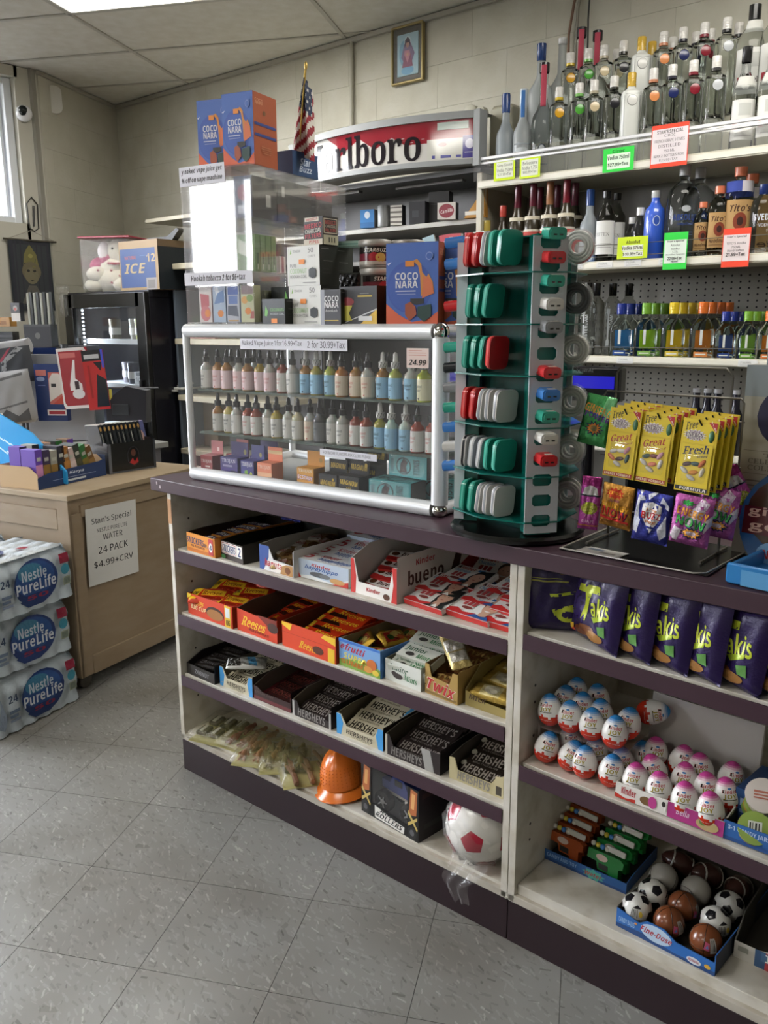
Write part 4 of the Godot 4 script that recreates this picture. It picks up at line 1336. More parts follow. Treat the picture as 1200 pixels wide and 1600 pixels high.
		b = MB.new()
		var patch := func(x: float, y: float) -> Vector3:
			var a := (x - 0.5) * 0.8 + 0.4
			var e := (y - 0.5) * 0.9 + 0.35
			return Vector3(sin(a) * cos(e), sin(e), cos(a) * cos(e)) * 0.0328
		b.art("r .5 0 1 1 #a9a39c;r .6 .2 .64 .9 #3a3a3a;r .7 .2 .73 .9 #3a3a3a;r .8 .2 .86 .9 #3a3a3a;p #b8516f 0 .3 .4 .2 .45 .7 .1 .8;p #5f7fc0 .1 .4 .35 .35 .3 .6", patch, 6)
		part(o, "sticker", b, "gloss")
		return o
	var base := func() -> Node3D:
		var o := thing("baseball_candy", "ball", "candy ball")
		var b := MB.new()
		b.k("#b4b1aa").ball(Vector3(), Vector3.ONE * 0.032, 22, 14)
		part(o, "ball", b, "gloss")
		b = MB.new()
		b.k("#5a5652")
		var ring := []
		for k in 40:
			var a := TAU * k / 40
			ring.append(Vector3(cos(a), 0.62 * cos(2.0 * a), sin(a)).normalized() * 0.0321)
		b.tube(ring, 0.0007, 5, true)
		part(o, "stitching", b, "cloth")
		return o
	var gridiron := func() -> Node3D:
		var o := thing("gridiron_candy", "ball", "candy ball")
		var b := MB.new()
		b.k("#402a24").lathe([0, -0.045, 0.012, -0.038, 0.024, -0.02, 0.028, 0, 0.024, 0.02, 0.012, 0.038, 0, 0.045], 18)
		part(o, "ball", b, "gloss")
		b = MB.new()
		b.k("#a8a49c")
		for s in [-1.0, 1.0]:
			b.lathe([0.0225, s * 0.0215 - 0.003, 0.0245, s * 0.0215, 0.0225, s * 0.0215 + 0.003] if s > 0 else [0.0225, -0.0245, 0.0245, -0.0215, 0.0225, -0.0185], 18)
		part(o, "white_band", b, "gloss")
		return o
	var by := fy + 0.0345
	var spots := [["soccer", sball, "toy football with black patches at the corner of the blue ball carton", -0.612, -1.55, 0.4], ["soccer", sball, "toy football with black patches, second from the corner of the ball carton", -0.606, -1.617, 1.7], ["basket", bball, "brown toy basketball in the middle of the front of the ball carton", -0.543, -1.553, 0.6], ["basket", bball, "brown toy basketball behind the middle front one", -0.539, -1.619, 1.0], ["basket", bball, "brown toy basketball at the right front of the ball carton", -0.465, -1.548, 0.2], ["soccer", sball, "toy football with black patches behind the right front basketball", -0.47, -1.614, 0.9], ["soccer", sball, "toy football with black patches, furthest right and back", -0.464, -1.681, 2.2], ["base", base, "grey toy baseball behind the corner footballs", -0.609, -1.684, 0.3], ["base", base, "grey toy baseball in the middle of the ball carton", -0.537, -1.686, 1.2]]
	for q in spots:
		put(q[0], q[1], q[2], Vector3(q[3], by, q[4]), q[5], "plastic sports balls", Basis(UP, q[5]) * Basis(Vector3.RIGHT, 0.3 * q[5]))
	i = 0
	for q in [[-0.6, -1.758], [-0.536, -1.757], [-0.468, -1.755]]:
		put("gridiron", gridiron, "dark brown toy gridiron ball with white bands, %s along the back of the ball carton" % nth(i), Vector3(q[0], by, q[1]), 0.0, "toy gridiron balls", Basis(UP, 0.4 + 0.5 * i) * Basis(Vector3.BACK, 1.2))
		i += 1
	m = MB.new()
	tray(m, 0.2, 0.24, 0.038, 0.075, "#c9c5bf", "#3d3833", "r 0 0 .2 1 #c4c1bb;r .2 0 .3 1 #3b5d84;r .3 0 .42 1 #b04048;r .42 0 .52 1 #d9d4ce;r .52 0 .62 1 #3b5d84;r .62 0 .7 1 #b04048;r .26 .45 .72 .95 #4a6f95;t .3 .48 .68 .92 #e9e6e0 b ICEE;e .5 .95 .16 .12 #7f9fc4;r .04 .5 .14 .8 #8f9088;w .85 .6 .2 .3 0 #b04048 b Candy", "", [0, 0.8, 0.2, 0.9, 0.35, 1.1, 0.5, 1.12, 0.65, 1.0, 0.75, 0.85, 1, 0.8])
	whole("candy_carton", m, "card", "empty brown candy tray with a red white and blue striped front", "carton", Vector3(-0.32, fy, -1.583))
	# --- bottom of the sweet shelves: toys
	fy = 0.1355
	i = 0
	for q in [[-1.99, -1.56, 0.3, "#9a8f45", "#3f3a2c"], [-1.875, -1.585, 0.15, "#8f8645", "#7a3526"], [-1.79, -1.55, 0.5, "#958b4a", "#8a5230"], [-1.71, -1.57, 0.7, "#8c8448", "#6d6238"], [-1.62, -1.555, 0.95, "#a39c6b", "#6f4630"]]:
		var o := thing("toy_bag", ["dusty bag of grey plastic toys next to the end panel", "dusty bag of reddish brown plastic toys, second from the end panel", "dusty bag of orange brown toy figures, third from the end panel", "dusty bag of olive toy pieces in the middle of the heap", "dusty bag with a long brown toy rifle, beside the orange helmet"][i], "toy bag", Vector3(q[0], fy, q[1]), q[2], "dusty bags of plastic toys")
		m = MB.new()
		m.k("#b9b27a").box(Vector3(0, 0.0015, 0), Vector3(0.14, 0.002, 0.17), 0.0005)
		m.k("#c9c6b8").face("r .1 .8 .9 .97 #a8a89a;w .5 .88 .5 .08 0 #5f6a6a b TOY SET", Vector3(-0.07, 0.0026, 0.085), Vector3(0.14, 0, 0), Vector3(0, 0, -0.17))
		part(o, "backing_card", m, "card")
		for k in 6:
			m = MB.new()
			m.k(Color(q[4]).lerp(Color(q[3]), 0.25 * (k % 3)))
			var px := -0.045 + 0.045 * (k % 3)
			var pz := -0.04 + 0.07 * (k / 3)
			if i == 4:
				m.tube([Vector3(px, 0.012, pz - 0.05), Vector3(px + 0.01, 0.014, pz), Vector3(px + 0.012, 0.018, pz + 0.06)], 0.006, 7)
				m.box(Vector3(px + 0.012, 0.014, pz + 0.03), Vector3(0.014, 0.02, 0.05), 0.004)
			elif i == 0:
				m.box(Vector3(px, 0.014, pz), Vector3(0.036, 0.014, 0.05), 0.004)
				m.k("#c4c2b4").box(Vector3(px, 0.022, pz), Vector3(0.012, 0.004, 0.04), 0.001)
				m.k("#2a2722").lathe([0, 0.016, 0.008, 0.016, 0.008, 0.026, 0, 0.026], 10)
			else:
				# small figure: trunk, head, limbs
				m.tube([Vector3(px, 0.012, pz + 0.02), Vector3(px, 0.016, pz), Vector3(px, 0.014, pz - 0.014)], 0.009, 8)
				m.ball(Vector3(px, 0.016, pz - 0.024), Vector3.ONE * 0.007, 10, 7)
				for s in [-1.0, 1.0]:
					m.tube([Vector3(px + s * 0.004, 0.012, pz + 0.018), Vector3(px + s * 0.008, 0.01, pz + 0.034)], 0.0042, 6)
					m.tube([Vector3(px + s * 0.008, 0.015, pz - 0.008), Vector3(px + s * 0.015, 0.015, pz + 0.008)], 0.0035, 6)
			part(o, "toy_piece", m, "card")
		m = MB.new()
		m.at(Vector3(0, 0.0165, 0), Basis(Vector3.RIGHT, -PI / 2))
		pillow(m, Vector3(0.15, 0.185, 0.05), "#e6e0a0", "", false, 0.4, 0.005, float(i))
		part(o, "clear_bag", m, "wrap")
		i += 1
	var h := thing("toy_helmet", "bright orange plastic toy helmet upside on the bottom shelf", "toy helmet", Vector3(-1.475, fy + 0.002, -1.575))
	m = MB.new()
	var dome := func(x: float, y: float) -> Vector3:
		var an := TAU * x
		var th := y * PI * 0.5
		var r := cos(th)
		var rib := 1.0 + (0.045 if absf(sin(an)) < 0.18 and y > 0.15 else 0.0)
		return Vector3(sin(an) * 0.066 * r, 0.022 + sin(th) * 0.098 * rib, cos(an) * 0.075 * r)
	m.k("#d9712a").sheet(40, 14, dome)
	part(h, "dome", m, "gloss")
	m = MB.new()
	m.k("#d9712a").lathe([0.062, 0.03, 0.074, 0.016, 0.094, 0.004, 0.096, 0.0, 0.09, 0.0, 0.066, 0.014], 32, 0.92, 1.0)
	part(h, "brim", m, "gloss")
	m = MB.new()
	m.k("#c9631f")
	for k in 90:
		var p: Vector3 = dome.call(-0.2 + 0.45 * (k % 15) / 15.0, 0.08 + 0.06 * (k / 15))
		m.ball(p, Vector3.ONE * 0.0016, 6, 4)
	part(h, "dimples", m, "gloss").set_meta("kind", "stuff")
	h.rotation.z = 0.16
	h.rotation.y = 0.5
	# boxed monster truck
	var t := thing("toy_truck_box", "black window box with a blue monster truck inside", "toy box", Vector3(-1.258, fy, -1.505), -0.1)
	m = MB.new()
	m.k("#191718")
	m.box(Vector3(0, 0.0015, -0.06), Vector3(0.208, 0.003, 0.12))
	m.box(Vector3(0, 0.141, -0.07), Vector3(0.208, 0.003, 0.1))
	m.box(Vector3(0, 0.071, -0.1185), Vector3(0.208, 0.142, 0.003))
	m.k("#3d4424").box(Vector3(0, 0.028, -0.116), Vector3(0.2, 0.05, 0.002))
	m.k("#191718")
	for s in [-1.0, 1.0]:
		m.box(Vector3(s * 0.1025, 0.071, -0.06), Vector3(0.003, 0.142, 0.12))
	for s in [-1.0, 1.0]:
		m.face("r 0 0 1 1 #1c1a1b;p #b5693f .1 .45 .8 .5 .9 .95 .3 .98;p #d9a56a .3 .6 .6 .6 .7 .9 .4 .9;p #cbb26a .05 .3 .9 .48 .9 .42 .1 .24;p #cbb26a .1 .55 .95 .25 .9 .2 .05 .48;e .45 .14 .42 .12 #2a2828;e .45 .14 .2 .06 #5f5f62", Vector3(-0.104 if s < 0 else 0.066, 0, 0.0004), Vector3(0.038, 0, 0), Vector3(0, 0.142, 0))
	m.face("p #1c1a1b 0 0 1 0 1 .75 .8 .8 .2 .95 0 .95;p #e2dfd8 .1 .1 .9 .04 .92 .5 .6 .62 .1 .9;w .5 .36 .74 .34 -5 #1c1a1b i ROLLERS;w .5 .68 .5 .2 -8 #1c1a1b i Rock", Vector3(-0.066, 0, 0.0002), Vector3(0.132, 0, 0), Vector3(0, 0.042, 0))
	m.face("r 0 0 1 1 #171516;r .1 .8 .9 .9 #3a2422;r .15 .2 .8 .3 #2a2828", Vector3(0.104, 0, 0), Vector3(0, 0, -0.12), Vector3(0, 0.142, 0))
	part(t, "box_body", m, "card")
	m = MB.new()
	m.k("#ffffff").box(Vector3(0, 0.071, -0.001), Vector3(0.2, 0.138, 0.0008))
	part(t, "window", m, "pane")
	m = MB.new()
	m.k("#35407a").prism(PackedVector2Array([Vector2(-0.06, 0.075), Vector2(0.06, 0.07), Vector2(0.062, 0.088), Vector2(0.03, 0.094), Vector2(0.018, 0.118), Vector2(-0.022, 0.12), Vector2(-0.032, 0.098), Vector2(-0.062, 0.098)]), -0.085, -0.035)
	m.k("#a9a59c").box(Vector3(0.0, 0.06, -0.06), Vector3(0.11, 0.012, 0.03), 0.003)
	m.k("#22252b").box(Vector3(0.0, 0.105, -0.034), Vector3(0.026, 0.016, 0.003))
	m.k("#d9d6d0").box(Vector3(0.035, 0.062, -0.032), Vector3(0.018, 0.012, 0.002))
	part(t, "toy_truck", m, "gloss")
	for q in [[-0.045, -0.028], [0.05, -0.028], [-0.045, -0.095], [0.05, -0.095]]:
		m = MB.new()
		m.at(Vector3(q[0], 0.042, q[1]), Basis(Vector3.RIGHT, PI / 2))
		m.k("#1d1c1c").lathe([0, -0.012, 0.02, -0.012, 0.029, -0.009, 0.03, 0, 0.029, 0.009, 0.02, 0.012, 0.018, 0.006, 0, 0.006], 22)
		m.k("#8f8e90").lathe([0.0, 0.0105, 0.006, 0.0105, 0.007, 0.007], 12)
		for k in 5:
			m.at(Vector3(q[0], 0.042, q[1] + 0.009), Basis(Vector3.BACK, TAU * k / 5))
			m.box(Vector3(0.011, 0, 0), Vector3(0.014, 0.004, 0.003), 0.001)
		part(t, "wheel", m, "gloss")
	# football in its bag
	var bag2 := thing("football", "white and red football in a clear plastic bag beside the divider", "football", Vector3(-1.005, fy + 0.088, -1.545))
	m = MB.new()
	soccer(m, 0.085, "#dcd9d2", "#a8243a", 0.36)
	m.face("t 0 0 1 1 #2a2a2a s CE", Vector3(-0.03, -0.03, 0.0856), Vector3(0.022, 0.004, 0), Vector3(-0.004, 0.012, 0))
	var bl := part(bag2, "ball", m, "gloss")
	bl.rotation = Vector3(0.5, 0.5, 0.3)
	m = MB.new()
	m.k("#ffffff").sheet(28, 20, func(x: float, y: float) -> Vector3:
		var th := PI * y
		var r := 0.0885 + 0.006 * sin(x * 31.0 + 6.0 * sin(y * 9.0)) * sin(y * PI) + 0.004 * sin(x * TAU * 9.0 + y * 14.0)
		return Vector3(sin(th) * sin(TAU * x), cos(th), sin(th) * cos(TAU * x)) * r)
	part(bag2, "clear_bag", m, "wrap")
	m = MB.new()
	m.k("#ffffff").sheet(12, 12, func(x: float, y: float) -> Vector3:
		var w := 0.11 * (1.0 - 0.55 * y)
		var out := 0.04 + 0.05 * smoothstep(0.0, 0.45, y)
		return Vector3((x - 0.5) * w + 0.012 * sin(y * 7.0), -0.045 - 0.11 * y + 0.004 * sin(x * 20.0), out + 0.006 * sin(x * 14.0 + y * 5.0)))
	part(bag2, "bag_tail", m, "wrap")

const TOP := 0.9495

func rr(w: float, h: float, r: float, n := 4) -> PackedVector2Array:
	var out := PackedVector2Array()
	for c in [[1, 1, 0], [-1, 1, 1], [-1, -1, 2], [1, -1, 3]]:
		for i in n + 1:
			var a: float = (c[2] + float(i) / n) * PI / 2
			out.append(Vector2(c[0] * (w / 2 - r) + cos(a) * r, c[1] * (h / 2 - r) + sin(a) * r))
	return out

func spinner() -> void:
	var t := thing("charger_display_stand", "three sided teal and white spinner of phone chargers on a black round base", "display stand", Vector3(-0.958, TOP, -1.589))
	var m := MB.new()
	m.k("#121315").lathe([0, 0, 0.13, 0, 0.145, 0.004, 0.147, 0.012, 0.141, 0.018, 0, 0.02], 44)
	part(t, "base", m, "gloss")
	t.scale.y = 0.975
	var teal := "#0c6a60"
	m = MB.new()
	m.k("#0a4f49")
	var tri := PackedVector2Array()
	for th in [52.0, -68.0, 172.0]:
		var a := deg_to_rad(th)
		tri.append(Vector2(sin(a), -cos(a)) * 0.085)
	m.at(Vector3(), Basis(Vector3.RIGHT, -PI / 2))
	m.prism(tri, 0.02, 0.632)
	m.t = Transform3D()
	part(t, "core", m, "tint")
	var tops := [0.052, 0.148, 0.25, 0.356, 0.459, 0.56]
	for th in [52.0, -68.0, 172.0]:
		var a := deg_to_rad(th)
		var o := Vector3(sin(a), 0, cos(a))
		var b := Basis(o.cross(UP) * -1.0, UP, o)
		# fin behind the strip
		m = MB.new()
		m.k(teal).at(o * 0.105 + UP * 0.327, b).box(Vector3(), Vector3(0.05, 0.61, 0.04))
		part(t, "fin", m, "tint")
		# strip with open slots
		m = MB.new()
		m.k("#b9bec4").at(o * 0.133, b)
		for s in [-1.0, 1.0]:
			m.box(Vector3(s * 0.0278, 0.327, 0), Vector3(0.0146, 0.6, 0.003))
		m.box(Vector3(0.0345, 0.327, -0.009), Vector3(0.002, 0.6, 0.022))
		var prev := 0.027
		for i in 14:
			var y := 0.054 + 0.0432 * i
			m.box(Vector3(0, (prev + y - 0.0125) / 2, 0), Vector3(0.041, y - 0.0125 - prev, 0.003))
			for s in [-1.0, 1.0]:
				for u in [-1.0, 1.0]:
					m.prism(PackedVector2Array([Vector2(s * 0.0205, y + u * 0.0125), Vector2(s * 0.015, y + u * 0.0125), Vector2(s * 0.0205, y + u * 0.007)]), -0.0015, 0.0015)
			prev = y + 0.0125
		m.box(Vector3(0, (prev + 0.627) / 2, 0), Vector3(0.041, 0.627 - prev, 0.003))
		part(t, "slotted_strip", m, "paint")
	for y in tops:
		var poly := PackedVector2Array()
		for th in [52.0, -68.0, 172.0]:
			var a := deg_to_rad(th)
			var o := Vector2(sin(a), -cos(a))
			var e := Vector2(o.y, -o.x)
			poly.append(o * 0.138 - e * 0.036)
			poly.append(o * 0.138 + e * 0.036)
			var c := deg_to_rad(th - 60.0)
			poly.append(Vector2(sin(c), -cos(c)) * 0.128)
		if Geometry2D.is_polygon_clockwise(poly):
			poly.reverse()
		m = MB.new()
		m.k(teal).at(Vector3(), Basis(Vector3.RIGHT, -PI / 2))
		m.prism(poly, y - 0.003, y)
		part(t, "shelf", m, "tint")
	m = MB.new()
	m.k("#0f7a6e").at(Vector3(), Basis(Vector3.RIGHT, -PI / 2))
	var cap := PackedVector2Array()
	for th in [52.0, -68.0, 172.0]:
		var a := deg_to_rad(th)
		cap.append(Vector2(sin(a), -cos(a)) * 0.132)
	m.prism(cap, 0.629, 0.632)
	part(t, "cap_plate", m, "tint")
	# chargers plugged into the slots
	var cols := {"teal": "#2f9a84", "red": "#c0282b", "white": "#d2cfca", "grey": "#85878a", "blue": "#3c77bd", "black": "#26272b"}
	var charger := func(hex: String) -> Callable:
		return func() -> Node3D:
			var o := thing("phone_charger", "charger", "charger")
			var b := MB.new()
			b.k(hex).at(Vector3(0, 0, 0.014))
			b.prism(rr(0.036, 0.022, 0.007), -0.022, 0.015, true)
			b.prism(rr(0.03, 0.017, 0.006), 0.015, 0.0175, true)
			part(o, "charger_body", b, "gloss")
			b = MB.new()
			b.k("#20201f")
			for s in [-1.0, 1.0]:
				b.box(Vector3(s * 0.006, -0.002, 0.0316), Vector3(0.007, 0.003, 0.0004))
			b.k("#cfc8bb").box(Vector3(0.003, 0.0113, 0.018), Vector3(0.016, 0.0006, 0.008))
			part(o, "charger_ports", b, "gloss")
			return o
	var front := ["", "", "", "red", "white", "teal", "blue", "red", "", "grey", "white", "teal", "red", "teal"]
	var side := ["", "", "blue", "white", "blue", "teal", "grey", "black", "teal", "", "red", "", "blue", "blue"]
	for f in 2:
		var a := deg_to_rad([52.0, -68.0][f])
		var o := Vector3(sin(a), 0, cos(a))
		var n := 0
		for i in 14:
			var c: String = [front, side][f][13 - i]
			if c == "":
				continue
			put("charger_" + c, charger.call(cols[c]), "%s phone charger, %s from the top of the %s strip of the spinner" % [c, nth(n), ["front", "left"][f]], t.position + o * 0.137 + UP * (0.054 + 0.0432 * (13 - i)), 0.0, "chargers on the spinner", Basis(o.cross(UP) * -1.0, UP, o) * Basis(Vector3.RIGHT, 0.1))
			n += 1
	# flat cable packs standing on the shelves, edge on
	var pack := func(hex: String, edge: String) -> Callable:
		return func() -> Node3D:
			var q := thing("cable_case", "case", "cable case")
			var b := MB.new()
			b.at(Vector3(0, 0.033, 0), Basis(UP, PI / 2))
			b.k(hex).prism(rr(0.056, 0.066, 0.014), -0.0055, 0.0055, true)
			part(q, "case_shell", b, "gloss")
			b = MB.new()
			b.at(Vector3(0, 0.033, 0), Basis(UP, PI / 2))
			b.k(edge).prism(rr(0.0575, 0.0675, 0.0145), -0.0025, 0.0025, true)
			part(q, "seam_band", b, "gloss")
			return q
	var kinds := {"teal": ["#2c9480", "#57b3a0"], "red": ["#bd2629", "#d9605c"], "white": ["#cfcdc9", "#8f9096"], "black": ["#c9c7c3", "#222428"], "grey": ["#a9adb1", "#d0d0ce"]}
	var rows := [["teal", "teal", "white", "white", "white"], ["black", "grey", "grey", "teal", "teal"], ["red", "red", "white", "white", "white"], ["teal", "teal", "teal", "red"], ["teal", "teal", "teal"], ["red", "red", "white", "teal", "teal"]]
	var a0 := deg_to_rad(-8.0)
	var out := Vector3(sin(a0), 0, cos(a0))
	var along := Vector3(cos(a0), 0, -sin(a0))
	for lv in 6:
		var r: Array = rows[lv]
		for i in r.size():
			var s := -0.066 + 0.0245 * i + (0.008 if lv in [4] else 0.0)
			put("case_" + r[i], pack.call(kinds[r[i]][0], kinds[r[i]][1]), "%s cable case, %s along the %s shelf of the spinner from the bottom" % [r[i] if r[i] != "black" else "black edged", nth(i), nth(lv)], t.position + out * 0.092 + along * s + UP * (tops[lv] + 0.001), 0.0, "cable cases on the spinner", Basis(UP, a0 + 0.25 - 0.1 * i) * Basis(Vector3.BACK, -0.08 - 0.03 * (i % 3)))
	# coiled cables in clear discs on the far side
	var disc := func(hex: String) -> Callable:
		return func() -> Node3D:
			var q := thing("cable_disc", "disc", "cable disc")
			var b := MB.new()
			b.k(hex)
			for rad in [0.016, 0.022, 0.028]:
				var ring := []
				for k in 24:
					ring.append(Vector3(sin(TAU * k / 24), cos(TAU * k / 24), 0) * rad + Vector3(0, 0.036, 0))
				b.tube(ring, 0.0034, 7, true)
			part(q, "cable_coil", b, "gloss")
			b = MB.new()
			b.k("#ffffff").at(Vector3(0, 0.036, 0), Basis(Vector3.RIGHT, PI / 2)).lathe([0, -0.007, 0.03, -0.007, 0.036, 0, 0.03, 0.007, 0, 0.007], 24)
			part(q, "clear_shell", b, "wrap")
			return q
	var a1 := deg_to_rad(112.0)
	var o1 := Vector3(sin(a1), 0, cos(a1))
	var l1 := Vector3(cos(a1), 0, -sin(a1))
	var tint := [["#8f8f88", "#a9a9a2"], ["#c9c9c4", "#d0d0cc"], ["#d0d0cc", "#c4c4be"], ["#c9c9c4", "#cfcfc9"], ["#26272b", "#2a2b2f"], ["#c0282b", "#d0d0cc"]]
	for lv in 6:
		for i in 2:
			put("disc" + tint[lv][i], disc.call(tint[lv][i]), "coiled cable in a clear disc, %s of two, %s shelf up" % [nth(i), nth(lv)], t.position + o1 * 0.108 + l1 * (0.022 - 0.044 * i) + UP * (tops[lv] + 0.002), 0.0, "coiled cables on the spinner", Basis(UP, a1 + PI / 2 - 0.35 + 0.3 * i))

func energy_rack() -> void:
	var m := MB.new()
	m.k("#17181a").box(Vector3(-0.655, TOP + 0.0015, -1.62), Vector3(0.3, 0.003, 0.235), 0.001)
	m.k("#a9a49b").tube([Vector3(-0.805, TOP + 0.004, -1.735), Vector3(-0.803, TOP + 0.004, -1.503), Vector3(-0.53, TOP + 0.004, -1.497), Vector3(-0.512, TOP + 0.004, -1.512), Vector3(-0.505, TOP + 0.004, -1.7)], 0.0016, 7)
	whole("counter_mat", m, "gloss", "thin dark counter tray with a bright rim under the wire rack", "tray")
	m = MB.new()
	m.k("#9f9d98").face("r 0 0 1 1 #a9a7a1;r .1 .5 .5 .8 #5f6a76;r .5 .2 .9 .4 #77736c", Vector3(-0.77, TOP + 0.0045, -1.505), Vector3(0.085, 0, 0.004), Vector3(0.012, 0, -0.042))
	m.box(Vector3(-0.722, TOP + 0.0038, -1.524), Vector3(0.09, 0.0006, 0.04))
	whole("paper_slip", m, "paper", "creased paper slip lying on the rim of the counter tray", "paper", Vector3(0, 0.0008, 0))
	var t := thing("wire_rack", "grey wire rack hung with yellow pill cards and foil sachets", "wire rack", Vector3(-0.66, TOP + 0.003, -1.66))
	m = MB.new()
	m.k("#6f6b64")
	m.tube([Vector3(-0.115, 0.0, 0.0), Vector3(-0.115, 0.345, 0), Vector3(-0.105, 0.36, 0), Vector3(0.105, 0.36, 0), Vector3(0.118, 0.345, 0), Vector3(0.118, 0.0, 0)], 0.0026, 8)
	m.tube([Vector3(-0.135, 0.21, 0.01), Vector3(-0.135, 0.3, 0.01), Vector3(-0.13, 0.308, 0.01), Vector3(0.14, 0.306, 0.01), Vector3(0.146, 0.298, 0.01), Vector3(0.146, 0.05, 0.01)], 0.002, 7)
	part(t, "frame", m, "wire")
	for y in [0.06, 0.175, 0.262]:
		m = MB.new()
		m.k("#6f6b64").tube([Vector3(-0.14, y, 0.004), Vector3(0.148, y, 0.004)], 0.0018, 6)
		part(t, "cross_wire", m, "wire")
	for x in [-0.07, 0.0, 0.085]:
		m = MB.new()
		m.k("#6f6b64").tube([Vector3(x, 0.27, 0.0), Vector3(x, 0.268, 0.09), Vector3(x, 0.274, 0.106)], 0.0016, 6)
		part(t, "peg_hook", m, "wire")
	m = MB.new()
	m.k("#5f5b55")
	for s in [-0.115, 0.118]:
		m.tube([Vector3(s, 0.004, -0.05), Vector3(s, 0.004, 0.1)], 0.0026, 7)
	part(t, "foot", m, "wire")
	# pill cards, three hooks, four deep
	var art := "r 0 0 1 1 #d8bd22;r .02 .01 .98 .99 #dcc226;r .06 .66 .94 .955 #cdb01e;r .07 .67 .93 .945 #dcc226;w .26 .91 .34 .1 8 #1b1b1b I Free;p #b5282c .72 .97 .96 .97 .96 .83;w .87 .92 .2 .035 -40 #f0e6d0 b $1.49;s 16 .38 .78 .34 .085 .72 #e9e2d6;w .38 .825 .3 .03 0 #6a3a6a b SUPER;w .38 .782 .5 .055 0 #3f1f3f B ENERGY;w .38 .735 .36 .03 0 #6a3a6a b BOOSTER;r .06 .06 .94 .655 #c9ac1c;r .075 .065 .925 .65 #dcc226;"
	var great := art + "w .48 .585 .66 .1 6 #a8242a I Great;w .6 .5 .5 .03 6 #b5742a i Feel;r .05 .02 .95 .075 #a8242a;w .5 .047 .84 .035 0 #e9d9b0 b ENERGY FORMULA"
	var fresh := art + "w .48 .585 .72 .11 4 #20264f I Fresh;w .68 .505 .3 .035 4 #2a2a2a i Scent;r .05 .02 .95 .075 #20211f;w .55 .047 .74 .04 0 #e9e2d6 b FORMULA"
	var card := func(code: String, kit: int) -> Callable:
		return func() -> Node3D:
			var o := thing("pill_card", "card", "pill card")
			var b := MB.new()
			b.k("#cdb21f").box(Vector3(0, -0.066, 0), Vector3(0.068, 0.134, 0.002), 0.0006)
			b.face(code, Vector3(-0.034, -0.133, 0.001), Vector3(0.068, 0, 0), Vector3(0, 0.134, 0))
			part(o, "card", b, "card")
			b = MB.new()
			b.k("#4d7a58").ball(Vector3(0.023, -0.028, 0.0016), Vector3(0.0055, 0.011, 0.004), 14, 10)
			part(o, "green_pill", b, "gloss")
			var hues: Array = [["#d9d6cf", "#e0dcd4", "#c98a9a", "#d97a5a", "#4a2224", "#1f4a40", "#d9d6cf"], ["#274a44", "#6b2a30", "#d9a3b0", "#d9d6d2", "#d9795a", "#d9d6d2", "#c9c2b0"], ["#4a2224", "#2f4a46", "#c46a3a", "#d9d6cf", "#d98f3a", "#d9d0b8", "#c9c6bf"]][kit]
			var spots := [[-0.014, -0.082, 0.3], [0.002, -0.08, 0.0], [0.014, -0.078, 0.9], [-0.018, -0.094, -0.6], [0.0, -0.096, 0.2], [0.016, -0.094, 1.3], [-0.004, -0.106, -0.4]]
			for k in 7:
				b = MB.new()
				b.at(Vector3(spots[k][0], spots[k][1], 0.0045), Basis(Vector3.BACK, spots[k][2]))
				b.k(hues[k]).ball(Vector3(), Vector3(0.0095, 0.0042, 0.0035), 12, 8)
				part(o, "pill", b, "gloss")
			b = MB.new()
			b.at(Vector3(0, -0.086, 0.0012))
			b.k("#ffffff").sheet(10, 10, func(x: float, y: float) -> Vector3:
				return Vector3((x - 0.5) * 0.05, (y - 0.5) * 0.062, 0.0095 * pow((1.0 - pow(2.0 * x - 1.0, 6.0)) * (1.0 - pow(2.0 * y - 1.0, 6.0)), 0.6)))
			part(o, "blister", b, "acrylic")
			b = MB.new()
			b.k("#1c1c1b").tube([Vector3(-0.004, 0.0, 0.0035), Vector3(-0.001, -0.005, 0.003), Vector3(0.003, -0.01, 0.0035)], 0.0014, 6)
			part(o, "hook_tip", b, "wire")
			return o
	for c in 3:
		for i in 4:
			var x: float = [-0.7, -0.634, -0.553][c] + 0.006 * i
			put(["great_a", "great_b", "fresh"][c], card.call([great, great, fresh][c], c), "yellow pill card, %s on the %s" % [["frontmost", "second", "third", "last"][i], ["hook next to the green sachet, red script", "middle hook, red script", "end hook, navy script"][c]], Vector3(x, [1.236, 1.232, 1.226][c] + 0.003 * i, -1.553 - 0.016 * i + [0, 0, 0.006][c]), 0.0, "yellow pill cards", Basis(UP, -0.1) * Basis(Vector3.BACK, -0.04) * Basis(Vector3.RIGHT, -0.08))
	# sachets
	var sachet := func(key: String, w: float, h: float, hex: String, code: String, lab: String, p: Vector3, turn: float, lean: float, tilt: float) -> void:
		put(key, func() -> Node3D:
			var b := MB.new()
			b.at(Vector3(0, -h / 2, 0))
			pillow(b, Vector3(w, h, 0.012), hex, code, true, 0.4, 0.002, w * 100.0)
			return whole("foil_sachet", b, "foil", "sachet", "sachet"), lab, p, 0.0, "foil sachets on the rack", Basis(UP, turn) * Basis(Vector3.BACK, lean) * Basis(Vector3.RIGHT, tilt))
	sachet.call("ginseng", 0.062, 0.1, "#3f8a4c", "p #2e6a3a 0 0 .3 .1 .1 .5 0 .6;p #6fb07a .6 .6 1 .5 1 1 .7 1;w .5 .7 .9 .17 -6 #c98a3a i GINSENG;w .52 .57 .86 .1 -6 #5a2a7a b POWER;w .5 .62 .5 .05 -6 #2a3a8a b extra;s 12 .5 .34 .34 .16 .6 #1f2f4a;s 12 .5 .34 .26 .12 .6 #b9742a;e .5 .34 .1 .06 #6f6b4a", "green foil ginseng sachet hanging beside the yellow cards", Vector3(-0.762, 1.257, -1.575), 0.1, -0.16, -0.1)
